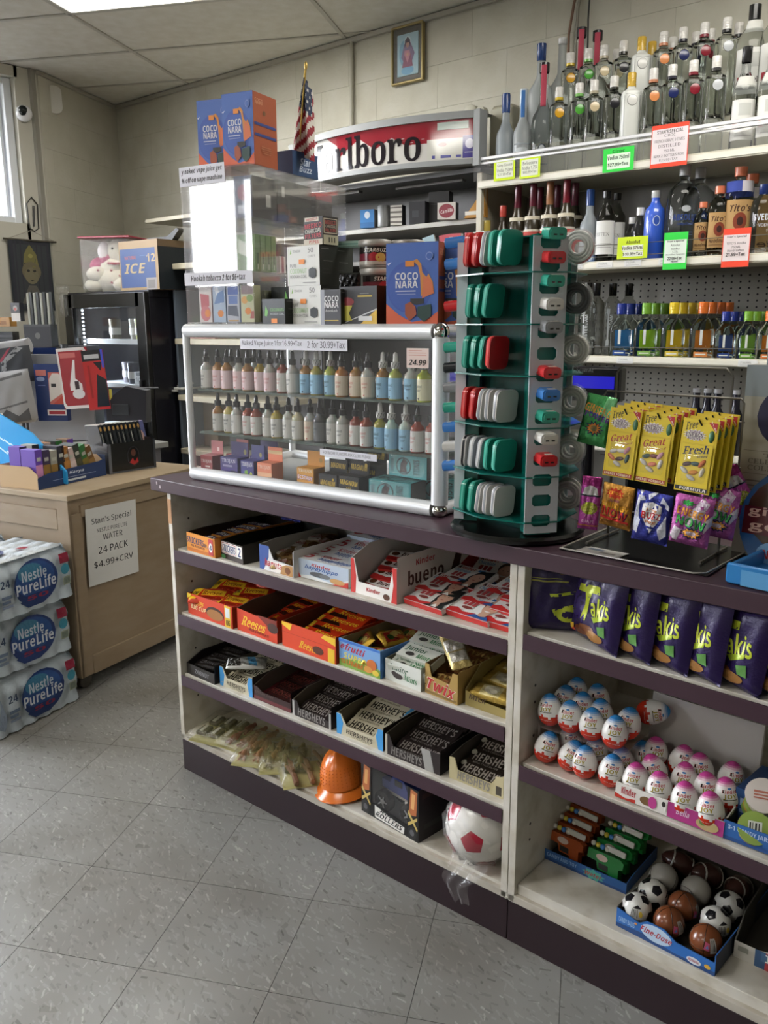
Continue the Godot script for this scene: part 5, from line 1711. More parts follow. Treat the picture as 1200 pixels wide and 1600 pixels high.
	sachet.call("pinkbottle", 0.04, 0.11, "#b04a9a", "r 0 .84 1 1 #8a2a6a;p #c9c6c4 .1 .66 .9 .66 .8 .8 .6 .84 .4 .84 .2 .8;r 0 .64 1 .67 #3a3a4a;s 14 .5 .42 .5 .22 .4 #d98ac0;e .5 .42 .4 .12 #a9b43a;w .5 .45 .6 .07 0 #e0e07a i Lava;w .5 .38 .6 .06 0 #e0e07a i Lamp;r 0 .08 1 .1 #c9853a;t .2 .14 .8 .2 #e0b0d0 b GRAPE", "narrow pink sachet printed with a bottle, at the near end of the sachets", Vector3(-0.762, 1.098, -1.548), 0.35, -0.06, 0.06)
	sachet.call("orange", 0.066, 0.088, "#b9853a", "p #c9974a 0 .5 .3 .4 .2 1 0 1;s 10 .44 .8 .3 .14 .7 #c2402a;w .44 .8 .4 .08 0 #d9a02a b EXTRA;w .46 .63 .3 .05 0 #7a2a6a b POTENT;w .5 .5 .84 .13 -6 #d99a2a b ENERGY;w .5 .34 .8 .19 -6 #1f2566 b NOW;w .49 .345 .78 .18 -6 #c22f2a b NOW;p #c2342f .05 .2 .95 .14 .95 .2 .05 .26;r .1 .1 .9 .16 #8a5a2a", "orange foil sachet with red and gold lettering under the first yellow cards", Vector3(-0.705, 1.088, -1.55), 0.0, -0.1, 0.05)
	sachet.call("blue", 0.072, 0.1, "#3a3f8f", "p #c9cbd6 0 .2 .15 .15 .3 .8 .2 1 .1 1;p #c9cbd6 .8 .1 .95 .2 .9 .6 .7 .3;p #c9cbd6 .4 .85 .6 1 .5 1 .35 .95;p #c9cbd6 .7 .8 .95 .7 .95 .78 .75 .95;p #2a2f7a .5 .1 .85 .5 .85 .8 .5 .88 .15 .8 .15 .5;p #d9d6d4 .5 .2 .76 .52 .76 .76 .5 .82 .24 .76 .24 .52;w .5 .66 .3 .06 0 #c9742a i Lava;w .5 .55 .5 .13 0 #b5302f b BUZZ;w .5 .42 .3 .07 0 #c9742a i Dog;r .38 .3 .62 .34 #2a2f7a", "blue and silver foil sachet with a shield, under the middle yellow cards", Vector3(-0.63, 1.083, -1.545), 0.0, -0.08, 0.03)
	for k in 2:
		sachet.call("pink", 0.072, 0.094, "#a0528f", "p #c9b8c6 .3 .5 .6 .3 .9 .9 .7 1;p #d0c6cd 0 .1 .2 .05 .3 .3 .1 .35;p #c9c2c8 .85 .3 1 .5 1 .7 .8 .5;s 8 .36 .85 .2 .07 .6 #2f8a3f;w .52 .66 .8 .15 -5 #d9973a b ENERGY;w .51 .465 .76 .2 -5 #232766 b NOW;w .5 .47 .74 .18 -5 #3f9a45 b NOW;s 13 .56 .26 .3 .13 .7 #2a2f5a;s 13 .56 .26 .25 .1 .7 #d9953a;e .56 .26 .13 .05 #c9b8c0", ["pink foil sachet with green and gold lettering, under the end yellow cards", "pink foil sachet hanging behind the other pink one"][k], Vector3(-0.548 + 0.03 * k, 1.088 + 0.012 * k, -1.532 - 0.045 * k), 0.05, -0.1, 0.03)
	put("pinkbottle", none, "pink sachet bunched up at the back of the rack beside the blue cone display", Vector3(-0.53, 1.13, -1.63), 0.0, "foil sachets on the rack", Basis(UP, 0.5) * Basis(Vector3.BACK, 0.5))
	# customer display
	t = thing("customer_display", "black till display with a lit violet-blue screen behind the spinner", "till display", Vector3(-0.985, TOP, -1.95), 0.05)
	m = MB.new()
	m.k("#1b1c1f").box(Vector3(0, 0.3, -0.02), Vector3(0.165, 0.085, 0.04), 0.006)
	m.face("t .3 .84 .58 .95 #8f9094 s SeamAt", Vector3(-0.08, 0.258, 0.0004), Vector3(0.16, 0, 0), Vector3(0, 0.085, 0))
	part(t, "case", m, "gloss")
	m = MB.new()
	m.k("#1b1c1f").tube([Vector3(0, 0.0, -0.02), Vector3(0, 0.26, -0.02)], 0.016, 12)
	m.lathe([0, 0, 0.06, 0, 0.06, 0.008, 0.016, 0.018], 20)
	part(t, "post", m, "gloss")
	m = MB.new()
	m.k("#ffffff").box(Vector3(0.0, 0.305, 0.0008), Vector3(0.135, 0.03, 0.0015))
	var scr := part(t, "screen", m, "gloss")
	var g := StandardMaterial3D.new()
	g.resource_name = "lit screen"
	g.albedo_color = Color("#1a1a66")
	g.emission_enabled = true
	g.emission = Color("#2a25c8")
	g.emission_energy_multiplier = 0.9
	g.roughness = 0.15
	scr.mesh.surface_set_material(0, g)
	var lamp := AreaLight3D.new()
	lamp.name = "screen_light"
	lamp.area_size = Vector2(0.13, 0.028)
	lamp.light_color = Color("#3a35d8")
	lamp.light_energy = 0.004
	lamp.shadow_enabled = true
	add_child(lamp, true)
	lamp.position = Vector3(-0.985, TOP + 0.305, -1.945)
	lamp.rotation.y = PI
	m = MB.new()
	m.k("#1e1f22").box(Vector3(0, 0.11, 0), Vector3(0.17, 0.22, 0.16), 0.012)
	m.k("#2c2d31").box(Vector3(0.0, 0.16, 0.081), Vector3(0.1, 0.012, 0.003))
	m.k("#3f4146").box(Vector3(0, 0.224, -0.02), Vector3(0.12, 0.008, 0.07), 0.003)
	whole("receipt_printer", m, "gloss", "dark receipt printer standing behind the wire rack", "printer", Vector3(-0.75, TOP, -1.93), 0.05)
	# printed stand and cone display at the end
	t = thing("brochure_stand", "grey stand with a navy badge and a page of fine print beside the wire rack", "leaflet stand", Vector3(-0.455, TOP, -1.725), -0.05)
	m = MB.new()
	carton(m, Vector3(0.15, 0.37, 0.05), "#a9a699", "r 0 0 1 1 #a9a699;r 0 .84 1 1 #8d979c;e .62 .74 .44 .165 #22264a;p #b9b07a .42 .74 .62 .83 .84 .74 .76 .74 .62 .795 .5 .74;t .38 .655 .9 .71 #8f94b5 b CIROC;r .05 .56 .95 .562 #6b685e;t .3 .53 .7 .55 #6b685e r THE;t .12 .495 .9 .52 #6b685e r CELEBRATION;t .12 .46 .9 .485 #6b685e r COLLECTION;r .05 .44 .95 .442 #6b685e;r .06 .4 .94 .408 #77746a;r .06 .375 .9 .383 #77746a;r .06 .35 .94 .358 #77746a;r .06 .325 .86 .333 #77746a;r .06 .3 .94 .308 #77746a;r .06 .275 .9 .283 #77746a;r .06 .25 .94 .258 #77746a;r .06 .225 .7 .233 #77746a", "r 0 0 1 1 #8f8c80")
	part(t, "panel", m, "card")
	m = MB.new()
	m.k("#8d979c").box(Vector3(0.02, 0.4, -0.03), Vector3(0.13, 0.08, 0.09), 0.004)
	part(t, "header_box", m, "card")
	t = thing("cone_dispenser", "blue plastic ice cream cone tray with an oval sign behind", "dispenser", Vector3(-0.365, TOP, -1.525), -0.1)
	m = MB.new()
	m.k("#2f78b5")
	m.box(Vector3(0.0, 0.006, -0.02), Vector3(0.2, 0.012, 0.14), 0.005)
	for s in [-1.0, 1.0]:
		m.box(Vector3(s * 0.094, 0.019, -0.02), Vector3(0.012, 0.036, 0.14), 0.005)
	m.box(Vector3(0, 0.02, 0.046), Vector3(0.2, 0.038, 0.01), 0.004)
	m.face("r .14 .06 .98 .8 #5b97c6;e .56 .5 .14 .3 #b9d0e6;w .56 .5 .2 .22 0 #b5342f b Nestle", Vector3(-0.1, 0, 0.0512), Vector3(0.2, 0, 0), Vector3(0, 0.038, 0))
	part(t, "tray", m, "gloss")
	m = MB.new()
	m.at(Vector3(-0.045, 0, -0.085), Basis(Vector3.RIGHT, -0.12))
	var oval := PackedVector2Array()
	for k in 32:
		oval.append(Vector2(cos(TAU * k / 32) * 0.1, 0.09 + sin(TAU * k / 32) * 0.1))
	m.k("#2f5f94").prism(oval, -0.004, 0.0)
	m.face("e .5 .5 .5 .52 #2a5a92;e .5 .58 .44 .36 #46301f;e .6 .76 .22 .16 #9a8d78;e .58 .8 .12 .1 #3a2a20;e .66 .7 .1 .1 #d6ccb4;r .04 .36 .96 .62 #5a1f22;t .08 .52 .48 .62 #d9b0a0 b give;t .56 .52 .94 .6 #d9b0a0 b some;t .1 .38 .46 .48 #d9b0a0 b get;t .56 .38 .94 .46 #d9b0a0 b some;e .4 .2 .2 .12 #6f9fc9;t .26 .15 .54 .24 #b5342f b Nestle", Vector3(-0.1, -0.01, 0.0004), Vector3(0.2, 0, 0), Vector3(0, 0.2, 0))
	part(t, "oval_sign", m, "gloss")

const CASE := Vector3(-2.05, 0.9495, -1.524)

func glass_case() -> void:
	var turn := 0.0557
	var t := thing("glass_display_case", "glass display case in a white metal frame, full of dropper bottles", "display case", CASE, turn)
	var w := 0.9
	var h := 0.4455
	var d := 0.46
	# rails: rounded sections; corners with chrome knuckles
	var rail := func(called: String, a: Vector3, b: Vector3, r: float) -> void:
		var m := MB.new()
		m.k("#dcdee0").tube([a, b], r * 1.12, 14)
		part(t, called, m, "satin")
	for z in [-0.015, -d + 0.015]:
		rail.call("rail", Vector3(0.012, h - 0.016, z), Vector3(w - 0.035, h - 0.016, z), 0.0165)
		rail.call("rail", Vector3(0.012, 0.017, z), Vector3(w - 0.035, 0.017, z), 0.0165)
		rail.call("post", Vector3(0.009, 0.016, z), Vector3(0.009, h - 0.016, z), 0.0095)
		rail.call("post", Vector3(w - 0.018, 0.03, z), Vector3(w - 0.018, h - 0.03, z), 0.018)
	for y in [0.017, h - 0.016]:
		for x in [0.01, w - 0.018]:
			rail.call("rail", Vector3(x, y, -0.015), Vector3(x, y, -d + 0.015), 0.014)
	for y in [0.016, h - 0.018]:
		for z in [-0.015, -d + 0.015]:
			var m := MB.new()
			m.k("#b9b6b0").ball(Vector3(w - 0.018, y, z), Vector3(0.0195, 0.0165 if y < 0.1 else 0.024, 0.0195), 16, 10)
			part(t, "corner_knuckle", m, "chrome")
	var pane := func(p: Vector3, s: Vector3, called := "glass_pane") -> void:
		var m := MB.new()
		m.k("#ffffff").box(p, s)
		part(t, called, m, "pane")
	pane.call(Vector3(w / 2 - 0.01, h / 2, -0.012), Vector3(w - 0.05, h - 0.06, 0.004))
	pane.call(Vector3(w - 0.012, h / 2, -d / 2), Vector3(0.004, h - 0.06, d - 0.06))
	pane.call(Vector3(0.012, h / 2, -d / 2), Vector3(0.004, h - 0.06, d - 0.06))
	var m := MB.new()
	m.k("#c9cbc9").box(Vector3(w / 2, h - 0.008, -d / 2), Vector3(w - 0.05, 0.006, d - 0.05))
	part(t, "top_panel", m, "paint")
	m = MB.new()
	m.k("#a9aba9").box(Vector3(w / 2, 0.008, -d / 2), Vector3(w - 0.03, 0.008, d - 0.03))
	part(t, "floor_panel", m, "paint")
	for y in [0.262, 0.137]:
		m = MB.new()
		m.k("#6f7f78").box(Vector3(w / 2 - 0.005, y, -d * 0.42), Vector3(w - 0.06, 0.006, d * 0.7), 0.001)
		part(t, "glass_shelf", m, "shelfglass")
	# signs stuck to the glass
	var sign := func(called: String, lab: String, p: Vector3, s: Vector2, code: String) -> void:
		var b := MB.new()
		b.k("#d9d9e2").box(Vector3(0, 0, 0), Vector3(s.x, s.y, 0.0006))
		b.face(code, Vector3(-s.x / 2, -s.y / 2, 0.0003), Vector3(s.x, 0, 0), Vector3(0, s.y, 0))
		var o := whole(called, b, "paper", lab, "paper sign")
		o.transform = t.transform * Transform3D(Basis(), p)
	sign.call("price_sign", "white paper strip about juice prices taped inside the top of the glass case", Vector3(0.426, 0.396, -0.0065), Vector2(0.375, 0.028), "t .02 .22 .6 .86 #3a3a44 s Naked Vape Juice 1for16.99+Tax;t .65 .22 .98 .86 #3a3a44 s 2 for 30.99+Tax")
	sign.call("shelf_sign", "small white strip asking for more flavors, on the lower bottle shelf edge", Vector3(0.61, 0.125, -0.0065), Vector2(0.185, 0.017), "t .06 .3 .9 .74 #55555c s FOR MORE FLAVORS ASK CLERK PLEASE")
	sign.call("price_tag", "creased pink price ticket with black figures in the corner of the glass", Vector3(0.823, 0.37, -0.0065), Vector2(0.062, 0.045), "r 0 0 1 1 #d9c4bd;r .1 .62 .9 .66 #c99a90;r .1 .74 .9 .78 #c99a90;r .1 .86 .7 .9 #c99a90;t .1 .14 .9 .42 #2a2523 i 24.99")

func dropper(cap: String, liquid: String, label: String, ink: String) -> Callable:
	return func() -> Node3D:
		var o := thing("dropper_bottle", "bottle", "bottle")
		var b := MB.new()
		b.k(liquid).lathe([0, 0, 0.0155, 0, 0.017, 0.002, 0.017, 0.058, 0.0155, 0.064, 0.009, 0.0695, 0.0075, 0.075, 0.0075, 0.079], 18)
		part(o, "bottle_body", b, "juice")
		b = MB.new()
		var cyl := func(x: float, y: float) -> Vector3:
			var a := (x - 0.5) * 5.0
			return Vector3(sin(a) * 0.0173, 0.004 + y * 0.05, cos(a) * 0.0173)
		b.art("r 0 0 1 1 %s;t .4 .6 .6 .74 %s s naked;r .44 .48 .58 .5 %s;r .44 .42 .56 .44 %s;p %s .47 .12 .53 .12 .5 .02" % [label, ink, ink, ink, ink], cyl, 18)
		part(o, "label", b, "paper")
		b = MB.new()
		if cap == "white":
			b.k("#b9b9b6").lathe([0.0085, 0.076, 0.0112, 0.077, 0.0112, 0.091, 0.006, 0.0925], 16)
			b.k("#4a4a4a")
			for k in 9:
				var a := TAU * k / 9
				b.tube([Vector3(sin(a), 0, cos(a)) * 0.0112 + UP * 0.0775, Vector3(sin(a + 0.5), 0, cos(a + 0.5)) * 0.0113 + UP * 0.09], 0.0008, 4)
			b.k("#d0d0cc").lathe([0.0065, 0.0925, 0.006, 0.098, 0.0055, 0.11, 0.003, 0.1145, 0, 0.1155], 14)
		else:
			b.k("#232529").lathe([0.0085, 0.076, 0.0105, 0.077, 0.0105, 0.091, 0.006, 0.0925, 0.0058, 0.098, 0.0052, 0.108, 0.003, 0.1125, 0, 0.1135], 16)
		part(o, "dropper_cap", b, "gloss")
		return o

func case_contents() -> void:
	var base := Transform3D(Basis(UP, 0.0557), CASE)
	var amber := "#8a5f22"
	var clear := "#a9aba4"
	var red := "#7a2f1e"
	var green := "#9aa04a"
	var pinkl := "#d9c4c6"
	var whitel := "#c9c9c4"
	var bluel := "#8fb9d2"
	var cream := "#cfc3b0"
	# cap, liquid, label, ink
	var up := [["black", clear, whitel], ["black", amber, pinkl], ["black", amber, pinkl], ["black", clear, pinkl], ["black", amber, pinkl], ["black", "#8f7a2a", pinkl], ["black", clear, pinkl], ["black", red, whitel], ["black", clear, whitel], ["white", amber, bluel], ["white", "#8f8a3a", bluel], ["white", green, bluel], ["black", "#9a5f22", cream], ["black", amber, cream], ["black", clear, cream], ["white", amber, bluel], ["white", green, bluel], ["white", clear, bluel], ["white", "#a0a83a", "#cfcdae"]]
	var lo := [["black", amber, whitel], ["black", "#b0a45a", whitel], ["black", clear, whitel], ["black", red, whitel], ["black", red, whitel], ["black", clear, whitel], ["black", "#9a8a30", whitel], ["black", clear, whitel], ["black", "#b9b59a", whitel], ["black", clear, cream], ["black", "#4a4c50", "#6f7174"], ["black", clear, whitel], ["black", clear, whitel], ["black", red, whitel], ["black", red, whitel], ["white", "#8f8a3a", bluel], ["white", "#a9c0b9", bluel], ["white", "#a9b9b4", bluel], ["black", red, whitel], ["black", red, whitel]]
	for r in 2:
		var row: Array = [up, lo][r]
		for i in row.size():
			var q: Array = row[i]
			var x: float = [0.052 + 0.0423 * i, 0.082 + 0.0392 * i][r]
			var ink: String = "#b5544a" if q[2] in [pinkl, cream] or q[1] == red else "#2a3a44"
			put("drop%s%s%s" % [q[0], q[1], q[2]], dropper(q[0], q[1], q[2], ink), "%s capped dropper bottle, %s along the %s shelf of the glass case" % [q[0], nth(i), ["upper", "lower"][r]], base * Vector3(x, [0.2655, 0.1405][r], -0.048 - 0.006 * (i % 2) - [0, 0.01][r]), -0.1 + 0.25 * sin(i * 2.3), "dropper bottles on the %s shelf" % ["upper", "lower"][r])
	for i in 8:
		put("drop%s%s%s" % ["black", clear, whitel], none, "dropper bottle in the second rank, %s along the upper shelf" % nth(i), base * Vector3(0.1 + 0.095 * i, 0.2655, -0.1), 0.2 * i, "dropper bottles behind the front ranks")
	# packets on the case floor; each is a low box with a taller hanging back
	var pk := func(key: String, w: float, h: float, hex: String, art: String, head: String, lab: String, x: float, z: float, y := 0.0125, turn := 0.0) -> void:
		put(key, func() -> Node3D:
			var o := thing("hanging_carton", "carton", "carton")
			var b := MB.new()
			carton(b, Vector3(w, h * 0.6, 0.045), hex, art, "r 0 0 1 1 " + hex)
			part(o, "carton_body", b, "card")
			b = MB.new()
			b.k(hex).box(Vector3(0, h * 0.5, -0.0225), Vector3(w, h, 0.0015))
			b.prism(PackedVector2Array([Vector2(-w / 2, h * 0.6), Vector2(w / 2, h * 0.6), Vector2(w / 2, h * 0.601), Vector2(-w / 2, h * 0.601)]), -0.022, 0.0)
			b.face(head, Vector3(-w / 2, h * 0.6, -0.0217), Vector3(w, 0, 0), Vector3(0, h * 0.4, 0))
			part(o, "hang_panel", b, "card")
			return o, lab, base * Vector3(x, y, z), turn + 0.0557, "cartons on the case floor")
	pk.call("red", 0.05, 0.098, "#8f3a40", "r 0 0 1 1 #933c42;w .5 .7 .9 .2 0 #d9c9c4 B TROJAN;r .5 .1 .95 .3 #c9c4bd;r .4 .42 .8 .5 #d9c9c4", "r 0 0 1 1 #9a4a4a;r .5 .2 .7 .5 #c9a9a4", "small red carton at the near corner of the case floor", 0.055, -0.05)
	pk.call("violet", 0.07, 0.1, "#3a2f6f", "r 0 0 1 1 #3d3274;r 0 0 1 .5 #43347f;w .5 .82 .8 .22 0 #c9c4d9 B TROJAN;r .15 .55 .7 .65 #8f8ab0;r .6 .2 .9 .4 #1f1a3f", "r 0 0 1 1 #352b66;e .82 .3 .08 .2 #8f8a5a", "wide violet carton, second along the case floor", 0.145, -0.055)
	pk.call("plum", 0.052, 0.098, "#3b3a80", "r 0 0 1 1 #3d3c86;p #7fae4a .3 .2 .6 .2 .5 .55 .3 .5;p #b5c04a .6 .3 .9 .35 .8 .5;w .5 .8 .86 .26 0 #d9d6e0 B TROJAN", "r 0 0 1 1 #3a3878;e .7 .3 .1 .18 #9a8f5a", "violet carton with lime leaves, third along the case floor", 0.225, -0.05)
	pk.call("coral", 0.055, 0.098, "#d9805f", "r 0 0 1 1 #d9805f;r 0 .35 1 .55 #e0b089;r 0 .1 1 .25 #e0b48f;w .5 .78 .9 .22 0 #efd0b9 B TROJAN", "r 0 0 1 1 #d9805f;r 0 .5 1 .75 #e0c48f", "coral striped carton, fourth along the case floor", 0.293, -0.05)
	pk.call("blue", 0.058, 0.098, "#4a4a8f", "r 0 0 1 1 #5a5597;p #8a5a9f 0 0 .6 0 .6 .4 0 .6;r .75 0 1 1 #2f3a6f;w .45 .82 .8 .24 0 #d9d6e0 B TROJAN;w .4 .55 .6 .2 20 #c9955a i FIRE", "r 0 0 1 1 #4c4a8f;r .5 0 1 1 #2f3f74;e .78 .4 .12 .2 #a9a05a", "blue and violet carton, fifth along the case floor", 0.366, -0.05)
	pk.call("ecstasy", 0.06, 0.1, "#c98f3a", "r 0 0 1 1 #cf963f;w .5 .86 .8 .17 0 #e9dcc0 B TROJAN;w .5 .56 .92 .22 -3 #5a2a5f b ECSTASY;w .5 .565 .86 .17 -3 #e6d6e0 b ECSTASY;r .6 .12 .95 .24 #6f9ab0", "r 0 0 1 1 #c48a38;e .8 .4 .1 .16 #9a7a3a", "orange carton with a bold purple word, sixth along the case floor", 0.445, -0.05)
	pk.call("black", 0.062, 0.085, "#1d1d20", "r 0 0 1 1 #202023;w .5 .55 .8 .26 -4 #c9a93a b MAGNUM;e .8 .75 .05 .08 #c9a93a", "r 0 0 1 1 #232326;w .5 .5 .8 .4 -4 #b99a3a b MAGNUM", "black carton with gold lettering next to the orange carton", 0.524, -0.05)
	pk.call("blackxl", 0.066, 0.088, "#1d1d20", "r 0 0 1 1 #202023;w .5 .68 .86 .24 -4 #d0b03a b MAGNUM;t .38 .24 .66 .46 #d0b03a b XL", "r 0 0 1 1 #232326;w .5 .5 .8 .4 -4 #b99a3a b MAGNUM;e .85 .7 .07 .16 #b99a3a", "black carton marked XL beside the teal packs", 0.595, -0.05)
	pk.call("red", 0, 0, "", "", "", "small red carton standing further back in the case", 0.1, -0.11)
	pk.call("violet", 0, 0, "", "", "", "violet carton standing further back in the case", 0.2, -0.12)
	pk.call("black", 0, 0, "", "", "", "black carton with gold lettering raised behind the front one", 0.53, -0.11, 0.035)
	pk.call("blackxl", 0, 0, "", "", "", "black XL carton raised behind the front one", 0.605, -0.11, 0.035)
	var teal := func() -> Node3D:
		var o := thing("wrapped_pack", "pack", "wrapped pack")
		var b := MB.new()
		carton(b, Vector3(0.125, 0.055, 0.07), "#3f8f93", "r 0 0 1 1 #449599;r .04 .08 .96 .92 #4a9da0;e .4 .5 .2 .4 #223438;e .4 .5 .17 .34 #4a9da0;p #2a2022 .3 .2 .5 .2 .47 .5 .52 .7 .4 .85 .32 .6;w .74 .5 .7 .16 -90 #1f3438 b SINGLE;r .06 .2 .14 .8 #35747a", "r 0 0 1 1 #2a2326", "r 0 0 1 1 #4a9da0;e .5 .5 .2 .4 #2f6a70;e .5 .5 .15 .3 #4a9da0;w .2 .5 .2 .3 0 #1f3438 b D", 0.004)
		part(o, "pack", b, "card")
		b = MB.new()
		b.k("#ffffff").box(Vector3(0, 0.0285, 0), Vector3(0.13, 0.06, 0.075), 0.008)
		part(o, "clear_wrap", b, "wrap")
		return o
	put("tealpack", teal, "teal wrapped pack lying at the front of the case floor", base * Vector3(0.726, 0.0125, -0.06), 0.1, "teal wrapped packs")
	put("tealpack", none, "teal wrapped pack stacked above the front teal one", base * Vector3(0.757, 0.074, -0.1), -0.05, "teal wrapped packs")
	put("tealpack", none, "teal wrapped pack against the end glass of the case", base * Vector3(0.8, 0.0125, -0.16), 0.2, "teal wrapped packs")

const COCO := "r 0 0 1 1 #4466b0;e .45 .46 .44 .32 #3a55a6;e .45 .44 .4 .28 #3d5bab;p #cf5f3f 0 0 1 0 1 .16 .8 .06 .5 .03 .25 .12 0 .26;p #c9853a .52 .78 .6 .8 .68 .74 .7 .64 .78 .58 .82 .62 .9 .52 .92 .42 .85 .36 .74 .4 .68 .34 .66 .6 .62 .72;p #cf6f45 .72 .6 .78 .56 .8 .6 .88 .52 .93 .38 .84 .36 .7 .32;t .18 .55 .62 .64 #d9dade b COCO;t .19 .45 .62 .54 #d9dade b NARA;r .19 .405 .58 .42 #b9bfd6;r .22 .37 .58 .38 #8f9ac6;r .38 .71 .55 .78 #d9852f;p #2a2a28 .48 .32 .74 .32 .74 .26 .6 .24 .48 .26;p #9a4a2c .38 .25 .48 .28 .58 .22 .6 .12 .46 .04 .38 .12;p #24403c .62 .22 .88 .25 .88 .1 .74 .03 .62 .1;e .84 .83 .07 .05 #7f94c9;e .84 .83 .055 .038 #4466b0;p #cfd6e8 .03 .75 .12 .77 .06 .73"
const COCO_SIDE := "r 0 0 1 1 #a04f2c;t .08 .88 .42 .92 #c98a6a b COCO;t .08 .84 .42 .88 #c98a6a b NARA;e .46 .74 .06 .035 #6f4a2a;r .03 .55 .95 .59 #2f3f80;r .03 .4 .95 .44 #2f3f80;r .3 .26 .7 .27 #b5714f;r .28 .23 .72 .24 #b5714f;r .3 .2 .7 .21 #b5714f;r .32 .17 .68 .18 #b5714f"

func case_top() -> void:
	var y := CASE.y + 0.446
	var m: MB
	# acrylic three-tier box
	var o := Vector3(-1.79, y, -1.58)
	var tr := Transform3D(Basis(UP, deg_to_rad(12.0)), o)
	var t := thing("acrylic_display_box", "clear acrylic three tier box with paper signs, on the glass case", "acrylic box", o, deg_to_rad(12.0))
	var w := 0.235
	var d := 0.49
	var h := 0.41
	for q in [[Vector3(-w / 2, h / 2, 0), Vector3(w, h, 0.004)], [Vector3(-0.002, h / 2, -d / 2), Vector3(0.004, h, d)], [Vector3(-w + 0.002, h / 2, -d / 2), Vector3(0.004, h, d)]]:
		m = MB.new()
		m.k("#ffffff").box(q[0], q[1], 0.001)
		part(t, "wall_sheet", m, "acrylic")
	for yy in [0.003, 0.137, 0.275, h]:
		m = MB.new()
		m.k("#ffffff").box(Vector3(-w / 2, yy, -d / 2), Vector3(w, 0.005, d), 0.001)
		part(t, "tier_sheet", m, "acrylic")
	m = MB.new()
	m.k("#ffffff").box(Vector3(0.003, h - 0.03, -0.27), Vector3(0.006, 0.055, 0.33), 0.001)
	part(t, "side_flap", m, "acrylic")
	var sign := func(lab: String, p: Vector3, s: Vector2, code: String, lean: float) -> void:
		var b := MB.new()
		b.k("#dedee8").box(Vector3(), Vector3(s.x, s.y, 0.0006))
		b.face(code, Vector3(-s.x / 2, -s.y / 2, 0.0003), Vector3(s.x, 0, 0), Vector3(0, s.y, 0))
		var sg := whole("paper_sign", b, "paper", lab, "paper sign")
		sg.transform = tr * Transform3D(Basis(Vector3.BACK, lean), p)
	sign.call("white two line sign about vape juice at the top of the acrylic box", Vector3(-0.157, 0.394, 0.004), Vector2(0.155, 0.05), "t .05 .56 .95 .9 #35353d i y naked vape juice get;t .05 .1 .95 .44 #35353d i % off on vape machine", 0.02)
	sign.call("white strip about hookah tobacco across the middle of the acrylic box", Vector3(-w / 2, 0.125, 0.004), Vector2(w, 0.034), "t .1 .26 .9 .8 #35353d i Hookah tobacco 2 for $6+tax", 0.01)
	# boxes inside the tiers
	var inner := func(key: String, s: Vector3, hex: String, front: String, side: String, lab: String, p: Vector3, cat := "box", turn := 0.0, called := "small_box") -> void:
		put(key, func() -> Node3D:
			var b := MB.new()
			carton(b, s, hex, front, side)
			return whole(called, b, "card", "box", cat), lab, tr * p, deg_to_rad(12.0) + turn, "boxes in the acrylic tiers")
	var by := 0.28
	inner.call("vape_a", Vector3(0.06, 0.105, 0.11), "#1c1a1b", "r 0 0 1 1 #5a5f78;e .5 .6 .3 .2 #8f4a5a;r .2 .1 .8 .3 #b9bcc9", "r 0 0 1 1 #1e1c1d;r 0 .1 .3 .9 #2c2626;r .55 .3 .75 .6 #a9a8a4", "black vape box with a white label, front of the top tier", Vector3(-0.036, by, -0.07))
	inner.call("vape_b", Vector3(0.09, 0.11, 0.17), "#232122", "r 0 0 1 1 #222021", "r 0 0 1 1 #242223;r .12 .6 .2 .85 #a9a8a4;r .3 .15 .34 .6 #4a4644", "wide black vape box in the middle of the top tier", Vector3(-0.05, by, -0.215))
	inner.call("vape_c", Vector3(0.07, 0.1, 0.09), "#2a2023", "r 0 0 1 1 #2a2023", "r 0 0 1 1 #2c2226;r 0 .8 1 1 #8f3440;r .2 .15 .8 .3 #b9b5b0", "black and red vape box at the back of the top tier", Vector3(-0.04, by, -0.37))
	inner.call("vape_d", Vector3(0.05, 0.05, 0.07), "#c08f88", "r 0 0 1 1 #c99a92;r .1 .2 .9 .5 #a9605f", "r 0 0 1 1 #b9857f", "pink box in the window of the top tier", Vector3(-0.105, by + 0.03, -0.04))
	inner.call("vape_e", Vector3(0.05, 0.03, 0.07), "#5f5b5c", "r 0 0 1 1 #6a6668", "r 0 0 1 1 #4f4b4c", "grey box under the pink one in the top tier", Vector3(-0.105, by, -0.04))
	for i in 4:
		inner.call("green", Vector3(0.06, 0.095, 0.022), "#5f7a4a", "r 0 0 1 1 #6f8a5a;p #c9d0c0 .1 .5 .9 .3 .9 .6 .1 .9", "r 0 0 1 1 #64804e;r .3 .1 .7 .5 #3f5a34;r .4 .05 .6 .2 #a9b596", "slim green box, %s from the front of the middle tier" % nth(i), Vector3(-0.036, 0.142, -0.03 - 0.025 * i))
	inner.call("mid_w", Vector3(0.05, 0.1, 0.03), "#d0c9cc", "r 0 0 1 1 #d3cccf;p #b58a95 .1 .2 .9 .5 .9 .7 .1 .4;p #6f6a74 .2 .1 .6 .1 .5 .4", "r 0 0 1 1 #b9b2b5", "white and pink packet in the middle tier window", Vector3(-0.1, 0.142, -0.035))
	inner.call("mid_w2", Vector3(0.055, 0.1, 0.03), "#d9d4d4", "r 0 0 1 1 #dcd7d7;p #c9a0a6 .1 .1 .9 .3 .9 .45 .1 .25", "r 0 0 1 1 #b9b2b5", "pale packet beside the pink one in the middle tier", Vector3(-0.165, 0.142, -0.035))
	inner.call("mid_k", Vector3(0.06, 0.08, 0.1), "#3a3a44", "r 0 0 1 1 #3a3a44", "r 0 0 1 1 #44444f;r .1 .3 .4 .9 #6f7280", "dark grey box behind the slim green boxes", Vector3(-0.04, 0.142, -0.2))
